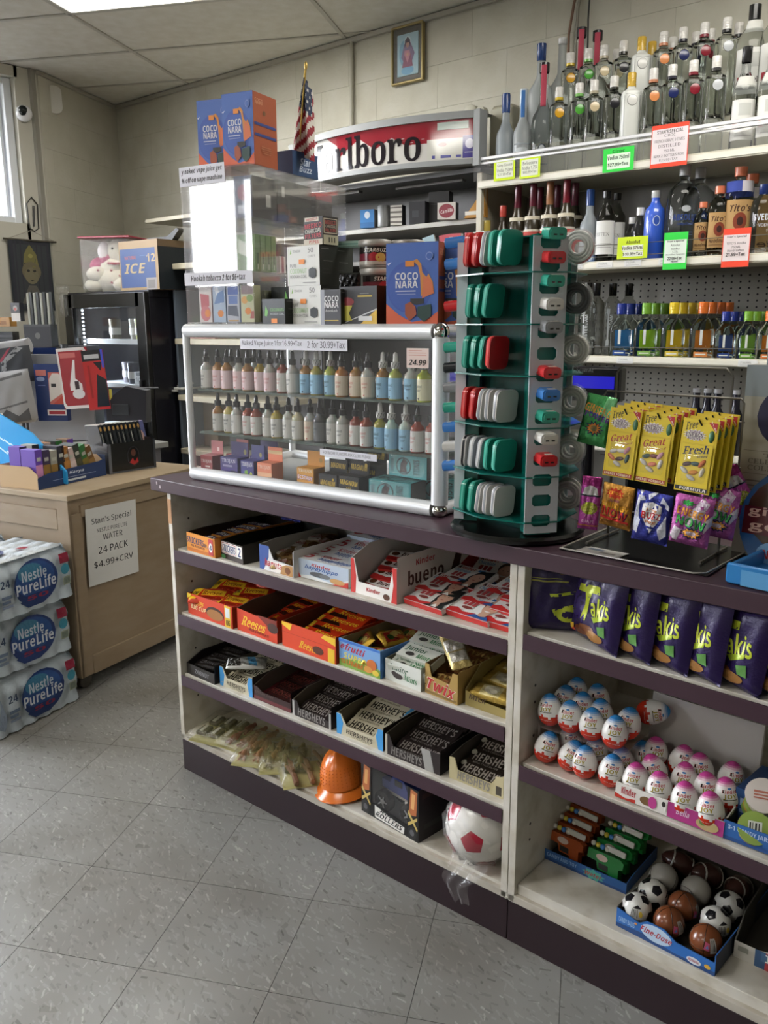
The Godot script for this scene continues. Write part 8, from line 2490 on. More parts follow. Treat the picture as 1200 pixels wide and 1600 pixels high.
		b.art("p #8f2a3f .2 .2 .8 .3 .7 .8 .3 .7", func(x: float, y: float) -> Vector3: return Vector3(0.03 + x * 0.06, h * 0.99 + 0.003, -0.02 - y * 0.06), 4)
		part(o, "top_print", b, "film")
		return o
	for i in 3:
		put("water", pack, ["bottom 24 bottle water pack of the near stack, on the floor", "middle water pack of the near stack", "top water pack of the near stack, lid print showing"][i], Vector3(-2.925 + [0.0, -0.01, 0.012][i], 0.0005 + 0.207 * i, -1.335 + [0.0, 0.008, -0.006][i]), 0.0, "water packs", Basis(UP, turn + [0.03, -0.02, 0.04][i]))
	for i in 3:
		put("water", none, ["bottom water pack of the stack beyond the frame edge", "middle water pack of the stack beyond the frame edge", "top water pack of the stack beyond the frame edge"][i], Vector3(-3.215, 0.0005 + 0.207 * i, -1.265), 0.0, "water packs", Basis(UP, turn + [0.0, 0.03, -0.02][i]))
	# blue printed dump bin behind the water
	t = thing("display_bin", "bright blue cardboard display bin behind the water packs", "display bin", Vector3(-3.255, 0, -1.63), turn)
	m = MB.new()
	carton(m, Vector3(0.28, 0.83, 0.1), "#3f7fb0", "r 0 0 1 1 #3f86ba;p #a9c9de 0 .3 .5 .42 1 .34 1 .4 .5 .48 0 .36;p #a9c9de 0 .55 .4 .62 1 .58 1 .62 .4 .66 0 .6;e .7 .7 .08 .03 #c9dbe6;p #2f6a9f 0 0 1 0 1 .26 0 .2", "r 0 0 1 1 #37719f;p #8fb9d2 0 .3 1 .4 1 .46 0 .36")
	part(t, "panel", m, "gloss")
	m = MB.new()
	m.k("#2f93cf").prism(PackedVector2Array([Vector2(-0.16, 0.83), Vector2(0.22, 0.79), Vector2(0.22, 0.84), Vector2(0.05, 0.98), Vector2(-0.16, 1.06)]), -0.02, -0.012)
	m.k("#b9dcee")
	for k in 7:
		m.at(Vector3(-0.12 + 0.04 * k, 0.9 - 0.012 * k, -0.0118), Basis(Vector3.BACK, -0.5)).box(Vector3(), Vector3(0.05, 0.006, 0.0006))
		m.at(Vector3(-0.13 + 0.035 * k, 0.95 - 0.014 * k, -0.0118), Basis(Vector3.BACK, -0.5)).box(Vector3(), Vector3(0.04, 0.006, 0.0006))
	m.t = Transform3D()
	m.face("r 0 0 1 1 #d9e0e0;r .1 .6 .9 .95 #2a2a2e;r .1 .1 .9 .5 #6a9a4a;e .5 .45 .2 .2 #c9a08a", Vector3(0.06, 0.8, -0.0116), Vector3(0.1, 0, 0), Vector3(0, 0.06, 0))
	part(t, "header_wing", m, "gloss")
	# trays on the chest
	var y := 0.7875
	t = thing("cigar_tray", "navy cardboard tray of upright slim packets on the chest", "tray", Vector3(-3.075, y, -1.74), 1.84)
	m = MB.new()
	tray(m, 0.36, 0.2, 0.055, 0.085, "#233a63", "#b0926a", "r 0 0 1 1 #243c66;t .44 .6 .66 .86 #c9cfd9 i Karya;r .2 .42 .84 .46 #8f9ab5;r .4 .16 .68 .3 #c9cfd2", "r 0 0 1 1 #1f3357", [0, 0.8, 0.15, 1, 0.9, 1.15, 1, 1.3])
	part(t, "tray_body", m, "card")
	var ct := t.transform
	var hues := [["#5f3fa0", "#c98ab5"], ["#3a2f4f", "#8a6a2f"], ["#8f8f86", "#8a6a2f"], ["#23232f", "#2f2a26"], ["#9a6a35", "#b07a3a"], ["#b9a5a0", "#c9b5ae"], ["#2f352f", "#4a4a36"], ["#2f6a35", "#7a6a2f"], ["#6a4a2a", "#8f6a35"]]
	for i in 9:
		var b := MB.new()
		carton(b, Vector3(0.034, 0.145 - 0.006 * (i % 3), 0.075), hues[i][0], "r 0 0 1 1 %s;r 0 0 1 .6 %s;r .2 .7 .8 .8 #a9a9a0" % hues[i], "r 0 0 1 1 " + hues[i][1])
		whole("cigar_packet", b, "card", ["violet patterned packet at the outer end of the navy tray", "dark violet packet, second in the navy tray", "grey topped packet, third in the navy tray", "black packet in the middle of the navy tray", "tan packet leaning in the navy tray", "pink white packet leaning in the navy tray", "dark olive packet leaning in the navy tray", "green topped packet leaning in the navy tray", "brown packet at the inner end of the navy tray"][i], "packet").transform = ct * Transform3D(Basis(Vector3.BACK, [0, 0, 0, 0, 0.12, 0.22, 0.25, 0.28, 0.35][i]), Vector3(-0.155 + 0.037 * i, 0.004, -0.05))
	for i in 5:
		var b := MB.new()
		carton(b, Vector3(0.034, 0.15, 0.06), hues[(i * 2) % 9][0], "r 0 0 1 1 %s;r 0 0 1 .5 %s" % hues[(i * 2 + 1) % 9])
		whole("cigar_packet", b, "card", "slim packet in the back row of the navy tray, %s from the outer end" % nth(i), "packet", Vector3(), 0.0, "back row packets").transform = ct * Transform3D(Basis(), Vector3(-0.14 + 0.06 * i, 0.004, -0.135))
	t = thing("dvd_box", "black box with an oval portrait, packed with slim cases", "case box", Vector3(-3.125, y, -2.045), 1.6)
	m = MB.new()
	tray(m, 0.235, 0.15, 0.125, 0.13, "#17181a", "#26262a", "r 0 0 1 1 #18191b;e .52 .5 .13 .34 #2c2e31;e .52 .5 .115 .31 #111214;e .52 .62 .05 .12 #5a3a30;p #a9302f .43 .3 .5 .45 .54 .3 .6 .45 .62 .28 .52 .2;r 0 0 1 .06 #4a4d52;r 0 0 .06 1 #5a5d63;r .95 0 1 1 #3a3c40", "r 0 0 1 1 #2a2b2f")
	part(t, "box_body", m, "gloss")
	var dt := t.transform
	for i in 10:
		var b := MB.new()
		carton(b, Vector3(0.016, 0.19, 0.1), "#26282b", "r 0 0 1 1 #26282b;r .1 .05 .9 .2 #b9b4a4;e .5 .9 .3 .05 #a9854a;r .4 .3 .6 .8 %s" % ["#8f9088", "#3a3a3a", "#b9b9b0", "#2f2f33", "#6a6a64"][i % 5], "r 0 0 1 1 #2f3134", "r 0 0 1 1 #a9a9a2")
		whole("slim_case", b, "gloss", "slim dark case in the black portrait box, %s from the navy tray" % nth(i), "case", Vector3(), 0.0, "slim cases").transform = dt * Transform3D(Basis(Vector3.BACK, 0.14) * Basis(Vector3.RIGHT, -0.08), Vector3(-0.095 + 0.0205 * i, 0.012, -0.075))
	m = MB.new()
	m.k("#7a6a8a").box(Vector3(0, 0.095, -0.05), Vector3(0.05, 0.19, 0.02), 0.002)
	m.face("r 0 0 1 1 #5a5f8f;e .5 .6 .35 .2 #c9a59a;r 0 0 1 .4 #d0b9b0", Vector3(-0.025, 0.0, -0.0398), Vector3(0.05, 0, 0), Vector3(0, 0.19, 0))
	whole("picture_card", m, "card", "picture card leaning at the end of the slim cases", "card").transform = dt * Transform3D(Basis(Vector3.BACK, 0.2), Vector3(0.125, 0.01, -0.03))
	# low table behind, with blister cards round a drum
	t = thing("side_table", "low pale table behind the wooden chest", "table", Vector3(-4.35, 0, -2.35), 0.1)
	m = MB.new()
	m.k("#9a9a96").box(Vector3(0, 0.78, 0), Vector3(1.3, 0.03, 0.5), 0.004)
	part(t, "table_top", m, "paint")
	for q in [[-0.6, -0.2], [0.6, -0.2], [-0.6, 0.2], [0.6, 0.2]]:
		m = MB.new()
		m.k("#77757a").box(Vector3(q[0], 0.3825, q[1]), Vector3(0.04, 0.765, 0.04), 0.003)
		part(t, "leg", m, "paint")
	m = MB.new()
	m.k("#77777a").lathe([0, 0, 0.14, 0, 0.15, 0.01, 0.15, 0.055, 0.14, 0.065, 0, 0.065], 28)
	m.k("#3a3b3f").lathe([0.02, 0.065, 0.02, 0.5, 0, 0.5], 12)
	whole("rack_drum", m, "gloss", "grey drum base of the blister card rack on the low table", "drum", Vector3(-4.4945, 0.7950, -2.6676) * Vector3(0.93, 1, 0.9) + Vector3(-0.05, 0, 0))
	var zb := -2.12
	var card := func(called: String, s: Vector3, hex: String, code: String, lab: String, p: Vector3, cat: String, lean := 0.0, yaw := 0.62) -> Node3D:
		var b := MB.new()
		carton(b, s, hex, code)
		var o := whole(called, b, "gloss", lab, cat, p, yaw)
		o.basis = Basis(UP, yaw) * Basis(Vector3.BACK, lean)
		return o
	card.call("phone_case_box", Vector3(0.148, 0.27, 0.04), "#23305c", "r 0 0 1 1 #24325f;r .05 .8 .4 .9 #a9635a;e .2 .74 .14 .04 #7f90b5;r .46 .3 .92 .86 #b5625a;p #c9c4bd .46 .34 .92 .5 .92 .76 .8 .84 .6 .84 .48 .74;p #b54a42 .56 .3 .92 .3 .92 .46;r .54 .6 .7 .66 #2f2f33;r .35 .1 .98 .2 #c9c4c4;r .4 .12 .94 .18 #8f3038;r .1 .62 .35 .64 #5a6a9a", "tall navy box with a window, standing by the grey shirts", Vector3(-3.8748, 0.9424, -2.1200), "box", 0.0)
	card.call("hang_card", Vector3(0.12, 0.09, 0.01), "#23305c", "r 0 0 1 1 #26356a;w .5 .3 .6 .26 0 #b9c4e0 b YOUNG GUNS", "navy card behind the tall navy box, pale lettering", Vector3(-4.0617, 1.1937, -2.2000), "card", 0.0)
	var rc: Node3D = card.call("blister_card", Vector3(0.15, 0.28, 0.006), "#8f2a30", "p #c9c4c2 0 .06 .06 0 1 0 1 .9 .9 1 0 1;p #8f3238 .06 .1 .12 .05 .94 .05 .94 .86 .86 .95 .06 .95;r .1 .84 .6 .92 #b5625f;p #d0ccca .3 .4 .5 .8 .56 .8 .5 .5 .7 .4 .7 .3 .3 .3;r .46 .2 .6 .45 #3a2f33;e .55 .24 .2 .08 #c9c9c9", "red blister card with a white border and a metal tool", Vector3(-3.6740, 1.0118, -2.1400), "blister card", 0.07)
	rc.scale = Vector3(0.98, 1.0, 1.0)
	card.call("blister_card", Vector3(0.1, 0.27, 0.006), "#a52a2a", "r 0 0 1 1 #a82d2c;r 0 .82 1 1 #1f1f22;r .1 .86 .8 .93 #a9a9a9;p #1f1f22 .4 .05 1 .05 1 .5 .6 .6;p #1f1f22 .5 .8 .9 .8 .8 .65;r .2 .2 .3 .75 #8a2424;r .9 .7 1 1 #3f4ab5", "red and black blister card with a tool handle", Vector3(-3.5327, 1.0130, -2.1600), "blister card", 0.08)
	m = MB.new()
	m.k("#191a1e").prism(PackedVector2Array([Vector2(-0.1, 0), Vector2(0.09, -0.01), Vector2(0.1, 0.14), Vector2(0.0, 0.16), Vector2(-0.06, 0.12), Vector2(-0.1, 0.06)]), -0.03, 0.03)
	m.k("#c9c04a").box(Vector3(-0.075, 0.12, 0.025), Vector3(0.012, 0.05, 0.004), 0.001)
	m.k("#2a2b30").box(Vector3(-0.03, 0.05, 0.031), Vector3(0.08, 0.05, 0.004), 0.002)
	whole("black_pouch", m, "cloth", "black pouch with a yellow tag in front of the fridge door", "pouch", Vector3(-3.5151, 0.9547, -2.3000), 0.6)
	# folded shirts and boxes at the frame edge
	m = MB.new()
	m.at(Vector3(0, 0.12, 0))
	pillow(m, Vector3(0.26, 0.25, 0.05), "#8d8d8e", "p #4f4f52 .1 .1 .2 .6 .3 .2;p #5a5a5d .3 .85 .9 .95 .9 .9 .3 .8;p #5a5a5d .2 .3 .9 .42 .9 .38 .2 .27;p #4a4a4d .3 .1 .5 .3 .7 .15 .9 .28 .9 .05 .3 .03;e .4 .22 .03 .03 #d9d9d6", false, 0.3, 0.004)
	whole("folded_shirt", m, "cloth", "pale grey printed shirt in a packet at the frame edge", "shirt", Vector3(-3.9695, 0.9355, -1.9500), 0.7).basis = Basis(UP, 0.75) * Basis(Vector3.BACK, 0.12)
	m = MB.new()
	m.at(Vector3(0, 0.1, 0))
	pillow(m, Vector3(0.26, 0.2, 0.05), "#3f4046", "p #8f9294 .5 .1 .56 .5 .9 .8 .8 .85 .48 .55 .42 .15;p #8a3a48 .4 .5 .5 .55 .7 .85 .62 .8;r 0 .85 1 1 #8a8a8c", false, 0.3, 0.004)
	whole("folded_shirt", m, "cloth", "dark grey shirt with a red and white motif behind the pale one", "shirt", Vector3(-4.0513, 1.1167, -2.0000), 0.7).basis = Basis(UP, 0.75) * Basis(Vector3.BACK, 0.12)
	m = MB.new()
	m.k("#8a8a8a").tube([Vector3(-0.14, 0, 0), Vector3(0.12, 0.05, 0)], 0.035, 16)
	whole("rolled_cloth", m, "cloth", "light grey roll above the dark shirt", "cloth roll", Vector3(-4.1564, 1.2496, -2.0500), 0.7)
	t = thing("lighter_display", "black box of upright grey sticks under the banner", "display box", Vector3(-4.4537, 1.2772, -2.4000), 0.62)
	m = MB.new()
	carton(m, Vector3(0.15, 0.12, 0.08), "#1e1f21", "r 0 0 1 1 #1f2022;r 0 .9 1 1 #3a3a3c;e .5 .5 .1 .14 #5a5a58")
	part(t, "box_body", m, "card")
	for i in 4:
		m = MB.new()
		m.k("#8a8a80").box(Vector3(-0.06 + 0.037 * i, 0.2, -0.01), Vector3(0.014, 0.17, 0.014), 0.003)
		m.k("#26272a").box(Vector3(-0.045 + 0.037 * i, 0.2, -0.014), Vector3(0.016, 0.18, 0.014), 0.002)
		part(t, "stick", m, "gloss")
	card.call("small_carton", Vector3(0.05, 0.1, 0.05), "#26262a", "r 0 0 1 1 #26262a;r 0 0 1 .45 #c9c4bd;e .5 .7 .25 .15 #8f8a86;e .5 .65 .15 .08 #a94a42", "small black and white carton beside the upright sticks", Vector3(-4.6873, 1.4136, -2.4000), "carton", 0.0)
	card.call("small_carton", Vector3(0.12, 0.06, 0.08), "#2a2a2e", "r 0 0 1 1 #2a2b2f;r 0 .5 1 .7 #55555a;r 0 .2 1 .3 #4a4a50", "dark carton of patterned packets at the frame edge", Vector3(-4.8512, 1.2963, -2.4000), "carton", 0.0)
	card.call("small_carton", Vector3(0.1, 0.05, 0.08), "#b5803f", "r 0 0 1 1 #b5854a;r .2 .2 .8 .6 #8f5f2f;e .3 .5 .15 .2 #d9a040", "tan carton on top of the patterned packets", Vector3(-4.8478, 1.3857, -2.4000), "carton", 0.0)
	t = thing("stock_cabinet", "dark cabinet under the window that carries the small cartons", "cabinet", Vector3(-4.7075, 0, -2.4), 0.3)
	m = MB.new()
	m.k("#3f3f42").box(Vector3(0.0, 0.6386, 0), Vector3(0.62, 1.2762, 0.6), 0.005)
	part(t, "body", m, "paint")
	m = MB.new()
	m.k("#4a4a4d").box(Vector3(0.0, 0.6, 0.306), Vector3(0.58, 1.1, 0.012), 0.003)
	part(t, "door", m, "paint")
	# banner on the pier
	t = thing("wall_banner", "dark cloth banner with a golden face, hung on a rod under the window", "banner", Vector3(-5.2, 1.9, -2.77), PI / 2)
	m = MB.new()
	m.k("#4a463c").tube([Vector3(-0.16, 0, 0.012), Vector3(0.18, 0, 0.012)], 0.006, 8)
	part(t, "rod", m, "wood")
	m = MB.new()
	m.k("#8f8a7f").tube([Vector3(-0.14, 0, 0.012), Vector3(0.02, 0.06, 0.004), Vector3(0.18, 0, 0.012)], 0.002, 5)
	part(t, "cord", m, "cloth")
	m = MB.new()
	var ban := func(x: float, yy: float) -> Vector3: return Vector3((x - 0.5) * 0.27, -0.42 + 0.42 * yy, 0.012 + 0.006 * sin(x * 7.0))
	m.k("#25282d").sheet(16, 6, ban)
	m.sheet(16, 6, func(x: float, yy: float) -> Vector3: return ban.call(x, yy) - Vector3(0, 0, 0.003), null, true)
	m.art("r .04 .02 .96 .98 #2b2e33;r .1 .06 .9 .94 #34363a;p #6f6a3f .3 .62 .34 .8 .42 .88 .5 .94 .58 .88 .66 .8 .7 .62;e .5 .56 .24 .14 #67604a;e .5 .5 .18 .12 #6f6852;e .42 .57 .04 .02 #26241f;e .58 .57 .04 .02 #26241f;p #26241f .44 .44 .56 .44 .5 .42;p #5a5850 .2 .1 .4 .36 .6 .36 .8 .1;p #3f4044 .3 .1 .45 .3 .5 .1;e .5 .78 .06 .03 #8f8a4f", ban, 8)
	part(t, "cloth", m, "cloth")
	# wall bits
	t = thing("security_camera", "white dome security camera on the pier below the ceiling", "camera", Vector3(-5.2000, 2.6300, -2.8201), 0.9)
	m = MB.new()
	m.k("#d2d2d4").at(Vector3(), Basis(Vector3.RIGHT, PI / 2)).lathe([0, -0.005, 0.045, -0.005, 0.048, 0.012, 0.044, 0.03, 0.03, 0.045, 0.02, 0.048], 22)
	part(t, "housing", m, "gloss")
	m = MB.new()
	m.k("#1c1d20").ball(Vector3(0, 0.012, 0.04), Vector3.ONE * 0.027, 16, 10)
	part(t, "lens_dome", m, "gloss")
	m = MB.new()
	m.k("#b9b7ad").prism(rr(0.085, 0.16, 0.035), 0.0, 0.035, true)
	whole("wall_sensor", m, "paint", "rounded white alarm sensor near the wall corner", "sensor", Vector3(-5.272, 2.758, -3.066), 1.1)
	m = MB.new()
	m.k("#4a4a48").at(Vector3(0, 0, 0.004)).tube([Vector3(-0.03, -0.08, 0), Vector3(-0.035, 0.06, 0), Vector3(0, 0.1, 0), Vector3(0.035, 0.06, 0), Vector3(0.03, -0.08, 0), Vector3(0, -0.1, 0)], 0.004, 6, true)
	m.tube([Vector3(0, -0.07, 0), Vector3(0.008, 0.05, 0)], 0.006, 6)
	whole("wall_hook", m, "wire", "dark looped wire hook on the pier beside the window", "hook", Vector3(-5.2050, 2.0568, -2.8191), PI / 2)
	# fridge with things on top
	t = thing("glass_door_fridge", "black glass door drinks fridge with white shelves", "fridge", Vector3(-4.355, 0, -2.75))
	var fw := 0.81
	var fh := 1.575
	m = MB.new()
	m.k("#1b1c1f")
	m.box(Vector3(0, fh - 0.02, -0.3), Vector3(fw, 0.04, 0.6), 0.004)
	m.box(Vector3(0, 0.05, -0.3), Vector3(fw, 0.1, 0.6), 0.004)
	for s in [-1.0, 1.0]:
		m.box(Vector3(s * (fw / 2 - 0.015), fh / 2, -0.3), Vector3(0.03, fh - 0.08, 0.6), 0.003)
	part(t, "shell", m, "gloss")
	m = MB.new()
	m.k("#a9adb3").box(Vector3(0, fh / 2, -0.585), Vector3(fw - 0.06, fh - 0.16, 0.01))
	part(t, "inner_back", m, "paint")
	for yy in [1.3, 1.05, 0.8, 0.5]:
		m = MB.new()
		m.k("#c4c8cc").box(Vector3(0, yy, -0.3), Vector3(fw - 0.07, 0.012, 0.5), 0.002)
		m.box(Vector3(0, yy, -0.05), Vector3(fw - 0.07, 0.028, 0.012), 0.003)
		part(t, "shelf", m, "paint")
	m = MB.new()
	m.k("#17181a")
	for s in [-1.0, 1.0]:
		m.box(Vector3(s * (fw / 2 - 0.045), fh / 2, 0.015), Vector3(0.09, fh - 0.02, 0.03), 0.005)
	for yy in [fh - 0.05, 0.1]:
		m.box(Vector3(0, yy, 0.015), Vector3(fw - 0.1, 0.08, 0.03), 0.005)
	var door := part(t, "door", m, "gloss")
	m = MB.new()
	m.k("#ffffff").box(Vector3(0, fh / 2, 0.012), Vector3(fw - 0.17, fh - 0.18, 0.005))
	part(door, "glass_pane", m, "pane")
	m = MB.new()
	m.k("#1f2023").box(Vector3(fw / 2 - 0.06, 0.85, 0.04), Vector3(0.02, 0.5, 0.02), 0.006)
	part(door, "handle", m, "gloss")
	var led := StandardMaterial3D.new()
	led.resource_name = "led glow"
	led.emission_enabled = true
	led.emission = Color(0.9, 0.95, 1.0)
	led.emission_energy_multiplier = 6.0
	m = MB.new()
	m.k("#ffffff")
	for k in 34:
		m.box(Vector3(-fw / 2 + 0.115, 0.75 + 0.022 * k, -0.02), Vector3(0.012, 0.012, 0.008), 0.002)
	var strip := part(t, "led_light_strip", m, "gloss")
	strip.set_meta("kind", "stuff")
	strip.mesh.surface_set_material(0, led)
	var lamp := AreaLight3D.new()
	lamp.name = "fridge_light"
	lamp.area_size = Vector2(0.02, 0.75)
	lamp.light_color = Color(0.9, 0.95, 1.0)
	lamp.light_energy = 1.2
	lamp.shadow_enabled = true
	add_child(lamp, true)
	lamp.position = Vector3(-4.355 - fw / 2 + 0.13, 1.12, -2.78)
	lamp.rotation.y = -0.5
	# a few things behind the door
	var tub := func(hex: String) -> Callable:
		return func() -> Node3D:
			var b := MB.new()
			b.k(hex).lathe([0, 0, 0.03, 0, 0.034, 0.09, 0.036, 0.1, 0.036, 0.12, 0, 0.122], 16)
			b.k("#c9c9c4").lathe([0.0345, 0.03, 0.0352, 0.05, 0.0345, 0.07], 16)
			return whole("chilled_tub", b, "gloss", "tub", "tub")
	var shelf_y := [1.306, 1.056, 0.806]
	for k in 9:
		var hex: String = ["#5a5548", "#8f8f88", "#b9bb7a", "#77747a", "#4a4d55"][k % 5]
		put("tub" + hex, tub.call(hex), "dim tub behind the fridge glass, %s on the %s shelf down" % [nth(k % 3), nth(k / 3)], Vector3(-4.52 + 0.13 * (k % 3) + 0.03 * (k / 3), shelf_y[k / 3], -2.9 - 0.05 * (k % 2)), 0.0, "tubs in the fridge")
	m = MB.new()
	carton(m, Vector3(0.13, 0.075, 0.08), "#a9acaf", "r 0 0 1 1 #b5b8ba;r .1 .7 .9 .95 #3a3c40;w .5 .4 .8 .3 0 #6a6d70 m 1002")
	whole("paper_ticket", m, "card", "pale box with dark print behind the fridge glass, middle shelf", "box", Vector3(-4.2, 1.056, -2.88))
	# on the fridge: plush toy in a gift bag, beer carton
	t = thing("plush_toy", "white plush toy with a pink cap in a red edged clear gift bag", "plush toy", Vector3(-4.5, fh + 0.001, -2.92), 0.5)
	m = MB.new()
	m.k("#c4bfae")
	m.ball(Vector3(0.0, 0.07, 0), Vector3(0.14, 0.09, 0.11), 22, 14)
	m.ball(Vector3(0.01, 0.13, 0.0), Vector3(0.1, 0.09, 0.09), 20, 12)
	m.ball(Vector3(0.04, 0.225, 0.01), Vector3(0.08, 0.075, 0.075), 20, 12)
	m.ball(Vector3(-0.08, 0.1, 0.07), Vector3(0.065, 0.045, 0.05), 16, 10)
	m.ball(Vector3(0.09, 0.04, 0.07), Vector3(0.07, 0.045, 0.06), 16, 10)
	m.ball(Vector3(-0.1, 0.04, 0.05), Vector3(0.07, 0.042, 0.06), 16, 10)
	part(t, "body", m, "cloth")
	m = MB.new()
	m.k("#b0486f").ball(Vector3(-0.03, 0.2, 0.03), Vector3(0.05, 0.06, 0.05), 14, 9)
	m.ball(Vector3(-0.1, 0.15, 0.0), Vector3(0.06, 0.05, 0.05), 14, 9)
	m.k("#d0c9c9").ball(Vector3(-0.035, 0.225, 0.055), Vector3(0.04, 0.055, 0.03), 14, 9)
	part(t, "cap", m, "cloth")
	m = MB.new()
	m.k("#8f2f3a").tube([Vector3(0.0, 0.16, 0.085), Vector3(0.05, 0.155, 0.095), Vector3(0.1, 0.165, 0.07)], 0.008, 7)
	for q in [[0.02, 0.12, 0.092], [0.07, 0.09, 0.09], [-0.05, 0.12, 0.115], [0.03, 0.05, 0.115]]:
		m.ball(Vector3(q[0], q[1], q[2]), Vector3.ONE * 0.007, 8, 6)
	m.k("#1f1c1c").ball(Vector3(0.03, 0.24, 0.083), Vector3.ONE * 0.007, 8, 6)
	m.ball(Vector3(0.08, 0.24, 0.078), Vector3.ONE * 0.007, 8, 6)
	part(t, "ribbon_and_eyes", m, "cloth")
	m = MB.new()
	m.k("#ffffff").box(Vector3(0, 0.15, 0), Vector3(0.32, 0.3, 0.25), 0.02)
	part(t, "clear_bag", m, "wrap")
	m = MB.new()
	m.k("#8f2f40").box(Vector3(0, 0.3, 0), Vector3(0.322, 0.012, 0.252), 0.004)
	part(t, "bag_edge", m, "gloss")
	t = thing("beer_carton", "blue beer carton with a tan rim on the fridge", "carton", Vector3(-4.06, fh + 0.001, -2.9), 0.05)
	m = MB.new()
	carton(m, Vector3(0.33, 0.255, 0.26), "#8f744c", "r 0 0 1 1 #9a7d52;r .03 .05 .93 .84 #24457f;w .3 .66 .3 .07 0 #9a4a4a b NATURAL;w .4 .44 .56 .2 0 #b09a74 i ICE;w .82 .64 .22 .16 0 #b09a74 b 12;r .68 0 .95 .24 #8f8a86;r .72 .03 .9 .2 #6f6a68;r .55 .68 .78 .7 #3f5f9a", "r 0 0 1 1 #15171f;r 0 .86 1 1 #5a4a36", "r 0 0 1 1 #4a4640")
	part(t, "carton_body", m, "card")
	m = MB.new()
	m.k("#2a2a28").prism(PackedVector2Array([Vector2(-0.12, 0.0), Vector2(0.1, 0.0), Vector2(0.16, 0.05), Vector2(0.14, 0.06), Vector2(0.06, 0.02), Vector2(-0.1, 0.02)]), -0.02, 0.02)
	part(t, "loose_flap", m, "card").position = Vector3(0.05, 0.256, 0)
	m = MB.new()
	m.at(Vector3(0, 0.03, 0))
	pillow(m, Vector3(0.1, 0.05, 0.05), "#b9b9b6", "", false, 0.4, 0.008)
	m.at(Vector3(0.0, -0.05, 0.0))
	pillow(m, Vector3(0.05, 0.14, 0.03), "#8f908c", "", false, 0.4, 0.006)
	whole("plastic_bag", m, "wrap", "crumpled clear plastic bag hooked on the fridge corner", "plastic bag", Vector3(-4.7246, 1.5588, -2.7000))
	# cream shelves along the back wall beside the fridge
	t = thing("back_shelving", "cream shelves on the back wall between the fridge and the tobacco", "shelving", Vector3(-3.55, 0, -2.87))
	m = MB.new()
	m.k("#5f6a75").box(Vector3(-0.37, 0.9, -0.2), Vector3(0.02, 1.8, 0.36), 0.002)
	part(t, "end_panel", m, "paint")
	m = MB.new()
	m.k("#47484a").box(Vector3(0.0, 0.9, -0.385), Vector3(0.76, 1.76, 0.01))
	part(t, "back_panel", m, "paint")
	for q in [[1.7094, -0.36, 0.37], [1.3189, -0.36, 0.37], [1.0154, -0.36, 0.37], [0.72, -0.36, 0.37]]:
		m = MB.new()
		m.k("#b9b19a").box(Vector3((q[1] + q[2]) / 2, q[0] - 0.015, -0.18), Vector3(q[2] - q[1], 0.03, 0.36), 0.003)
		part(t, "shelf", m, "paint")
	m = MB.new()
	m.k("#b9b19a").box(Vector3(-4.2, 2.03, -3.53), Vector3(1.2, 0.024, 0.36), 0.003)
	m.k("#2f2f2f").tube([Vector3(-4.3, 2.02, -3.4), Vector3(-4.36, 1.9, -3.55), Vector3(-4.36, 1.82, -3.71)], 0.006, 6)
	m.tube([Vector3(-4.28, 2.3, -3.71), Vector3(-4.33, 2.28, -3.6), Vector3(-4.38, 2.15, -3.5), Vector3(-4.36, 2.045, -3.45)], 0.004, 6)
	whole("bracket_shelf", m, "paint", "cream bracket shelf with a wire above the fridge", "shelf")
	t = thing("toy_house", "little white and red bird house on the upper cream shelf", "bird house", Vector3(-4.0259, 1.6097, -2.9300) , 0.5)
	t.position.y = 1.7099
	m = MB.new()
	m.k("#c4b9ac").prism(PackedVector2Array([Vector2(-0.05, 0), Vector2(0.05, 0), Vector2(0.05, 0.07), Vector2(0, 0.11), Vector2(-0.05, 0.07)]), -0.04, 0.04)
	m.k("#8f3030").at(Vector3(0, 0.05, 0.0402), Basis(Vector3.RIGHT, PI / 2)).lathe([0, 0.0008, 0.012, 0.0008, 0.012, 0], 12)
	part(t, "walls", m, "card")
	m = MB.new()
	m.k("#c9b0ac")
	for s in [-1.0, 1.0]:
		m.at(Vector3(s * 0.031, 0.095, 0), Basis(Vector3.BACK, -s * 0.675)).box(Vector3(), Vector3(0.085, 0.006, 0.1), 0.001)
		m.k("#a94a4a")
	part(t, "roof", m, "card")
	for i in 5:
		m = MB.new()
		m.k(["#b5b5b2", "#9a9a96", "#c4c4c0", "#8f8e8a", "#b9b9b6"][i]).box(Vector3(), Vector3(0.24, 0.012, 0.2), 0.003)
		whole("paper_stack", m, "paper", "pile of papers on the third cream shelf, %s sheet bundle up" % nth(i), "papers", Vector3(-4.0597 + 0.02 * (i % 3), 1.0224 + 0.0125 * i, -2.97), 0.2 * i - 0.3, "paper bundles").rotation.z = 0.0
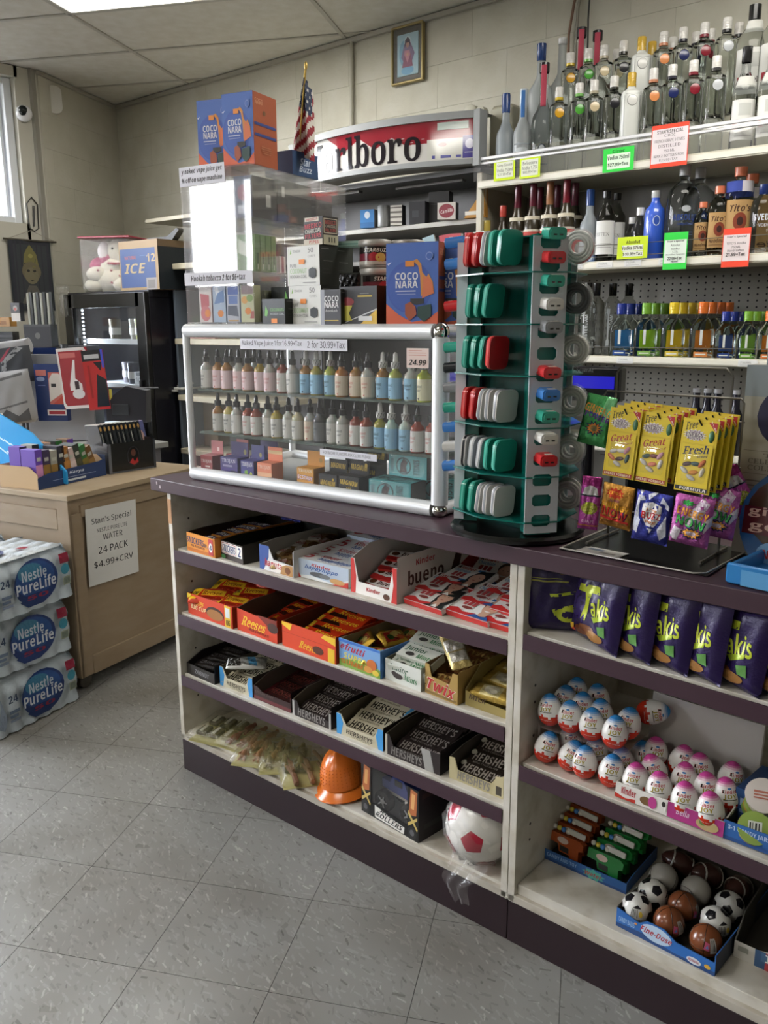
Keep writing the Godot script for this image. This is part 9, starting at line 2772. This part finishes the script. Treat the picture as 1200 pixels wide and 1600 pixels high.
	for q in [["dark bottle shaped carton on the second cream shelf", -3.62, 1, "#3a352c", 0.3], ["blue grey board leaning behind the dark carton", -3.8, 1, "#44505c", 0.24], ["black audio box on the lowest cream shelf", -3.6, 3, "#18191b", 0.26], ["tan carton at the end of the lowest cream shelf", -3.82, 3, "#6f5a3c", 0.26], ["red and cream booklet pile on the second cream shelf", -3.72, 1, "#7a3a36", 0.03]]:
		m = MB.new()
		carton(m, Vector3(0.11 if q[4] > 0.1 else 0.2, q[4], 0.14), q[3], "r .1 .1 .9 .9 " + q[3])
		whole("shelf_carton", m, "card", q[0], "carton", Vector3(q[1], [1.7094, 1.3189, 1.0154, 0.72][q[2]] + 0.0005, -2.97 if q[4] < 0.1 else -3.08), 0.1)
	# upright board that the blister cards lean on
	t = thing("card_stand", "grey board on a foot that carries the blister cards", "card stand", Vector3(-3.7780, 0.9947, -2.2000) * Vector3(1, 0, 1) + Vector3(-0.08, 0.7955, -0.03), 0.62)
	m = MB.new()
	m.k("#77787a").box(Vector3(-0.08, 0.25, 0), Vector3(0.34, 0.42, 0.012), 0.003)
	part(t, "board", m, "paint")
	m = MB.new()
	m.k("#5f6063").box(Vector3(-0.05, 0.006, 0), Vector3(0.4, 0.012, 0.16), 0.003)
	m.tube([Vector3(-0.2, 0.3, 0.008), Vector3(0.42, 0.3, 0.008)], 0.004, 6)
	part(t, "foot", m, "paint")

func store() -> void:
	var lam := mat("laminate")
	lam.roughness = 0.38
	var chip := mat("chipped")
	chip.roughness = 0.5
	chip.albedo_texture = noise_tex(0.012, ["#d9d4ca", "#f6f4f0", "#ffffff"], 31)
	chip.uv1_triplanar = true
	chip.uv1_scale = Vector3.ONE * 1.7
	var satin := mat("satin")
	satin.metallic = 0.35
	satin.roughness = 0.38
	var sg := mat("shelfglass")
	sg.transparency = BaseMaterial3D.TRANSPARENCY_ALPHA
	sg.albedo_color = Color(1, 1, 1, 0.5)
	sg.roughness = 0.26
	var milk := mat("milk")
	milk.roughness = 0.3
	var cob := mat("cobalt")
	cob.roughness = 0.06
	cob.clearcoat_enabled = true
	var sig := mat("signgloss")
	sig.roughness = 0.08
	sig.metallic_specular = 0.6
	var wood := mat("wood")
	wood.roughness = 0.6
	wood.albedo_texture = noise_tex(0.02, ["#eee7dc", "#f7f3ec", "#ffffff"], 41)
	wood.uv1_triplanar = true
	wood.uv1_scale = Vector3(0.5, 1.6, 0.5)
	counter()
	sweets()
	snacks()
	spinner()
	energy_rack()
	glass_case()
	case_contents()
	case_top()
	liquor()
	tobacco_corner()
	left_side()
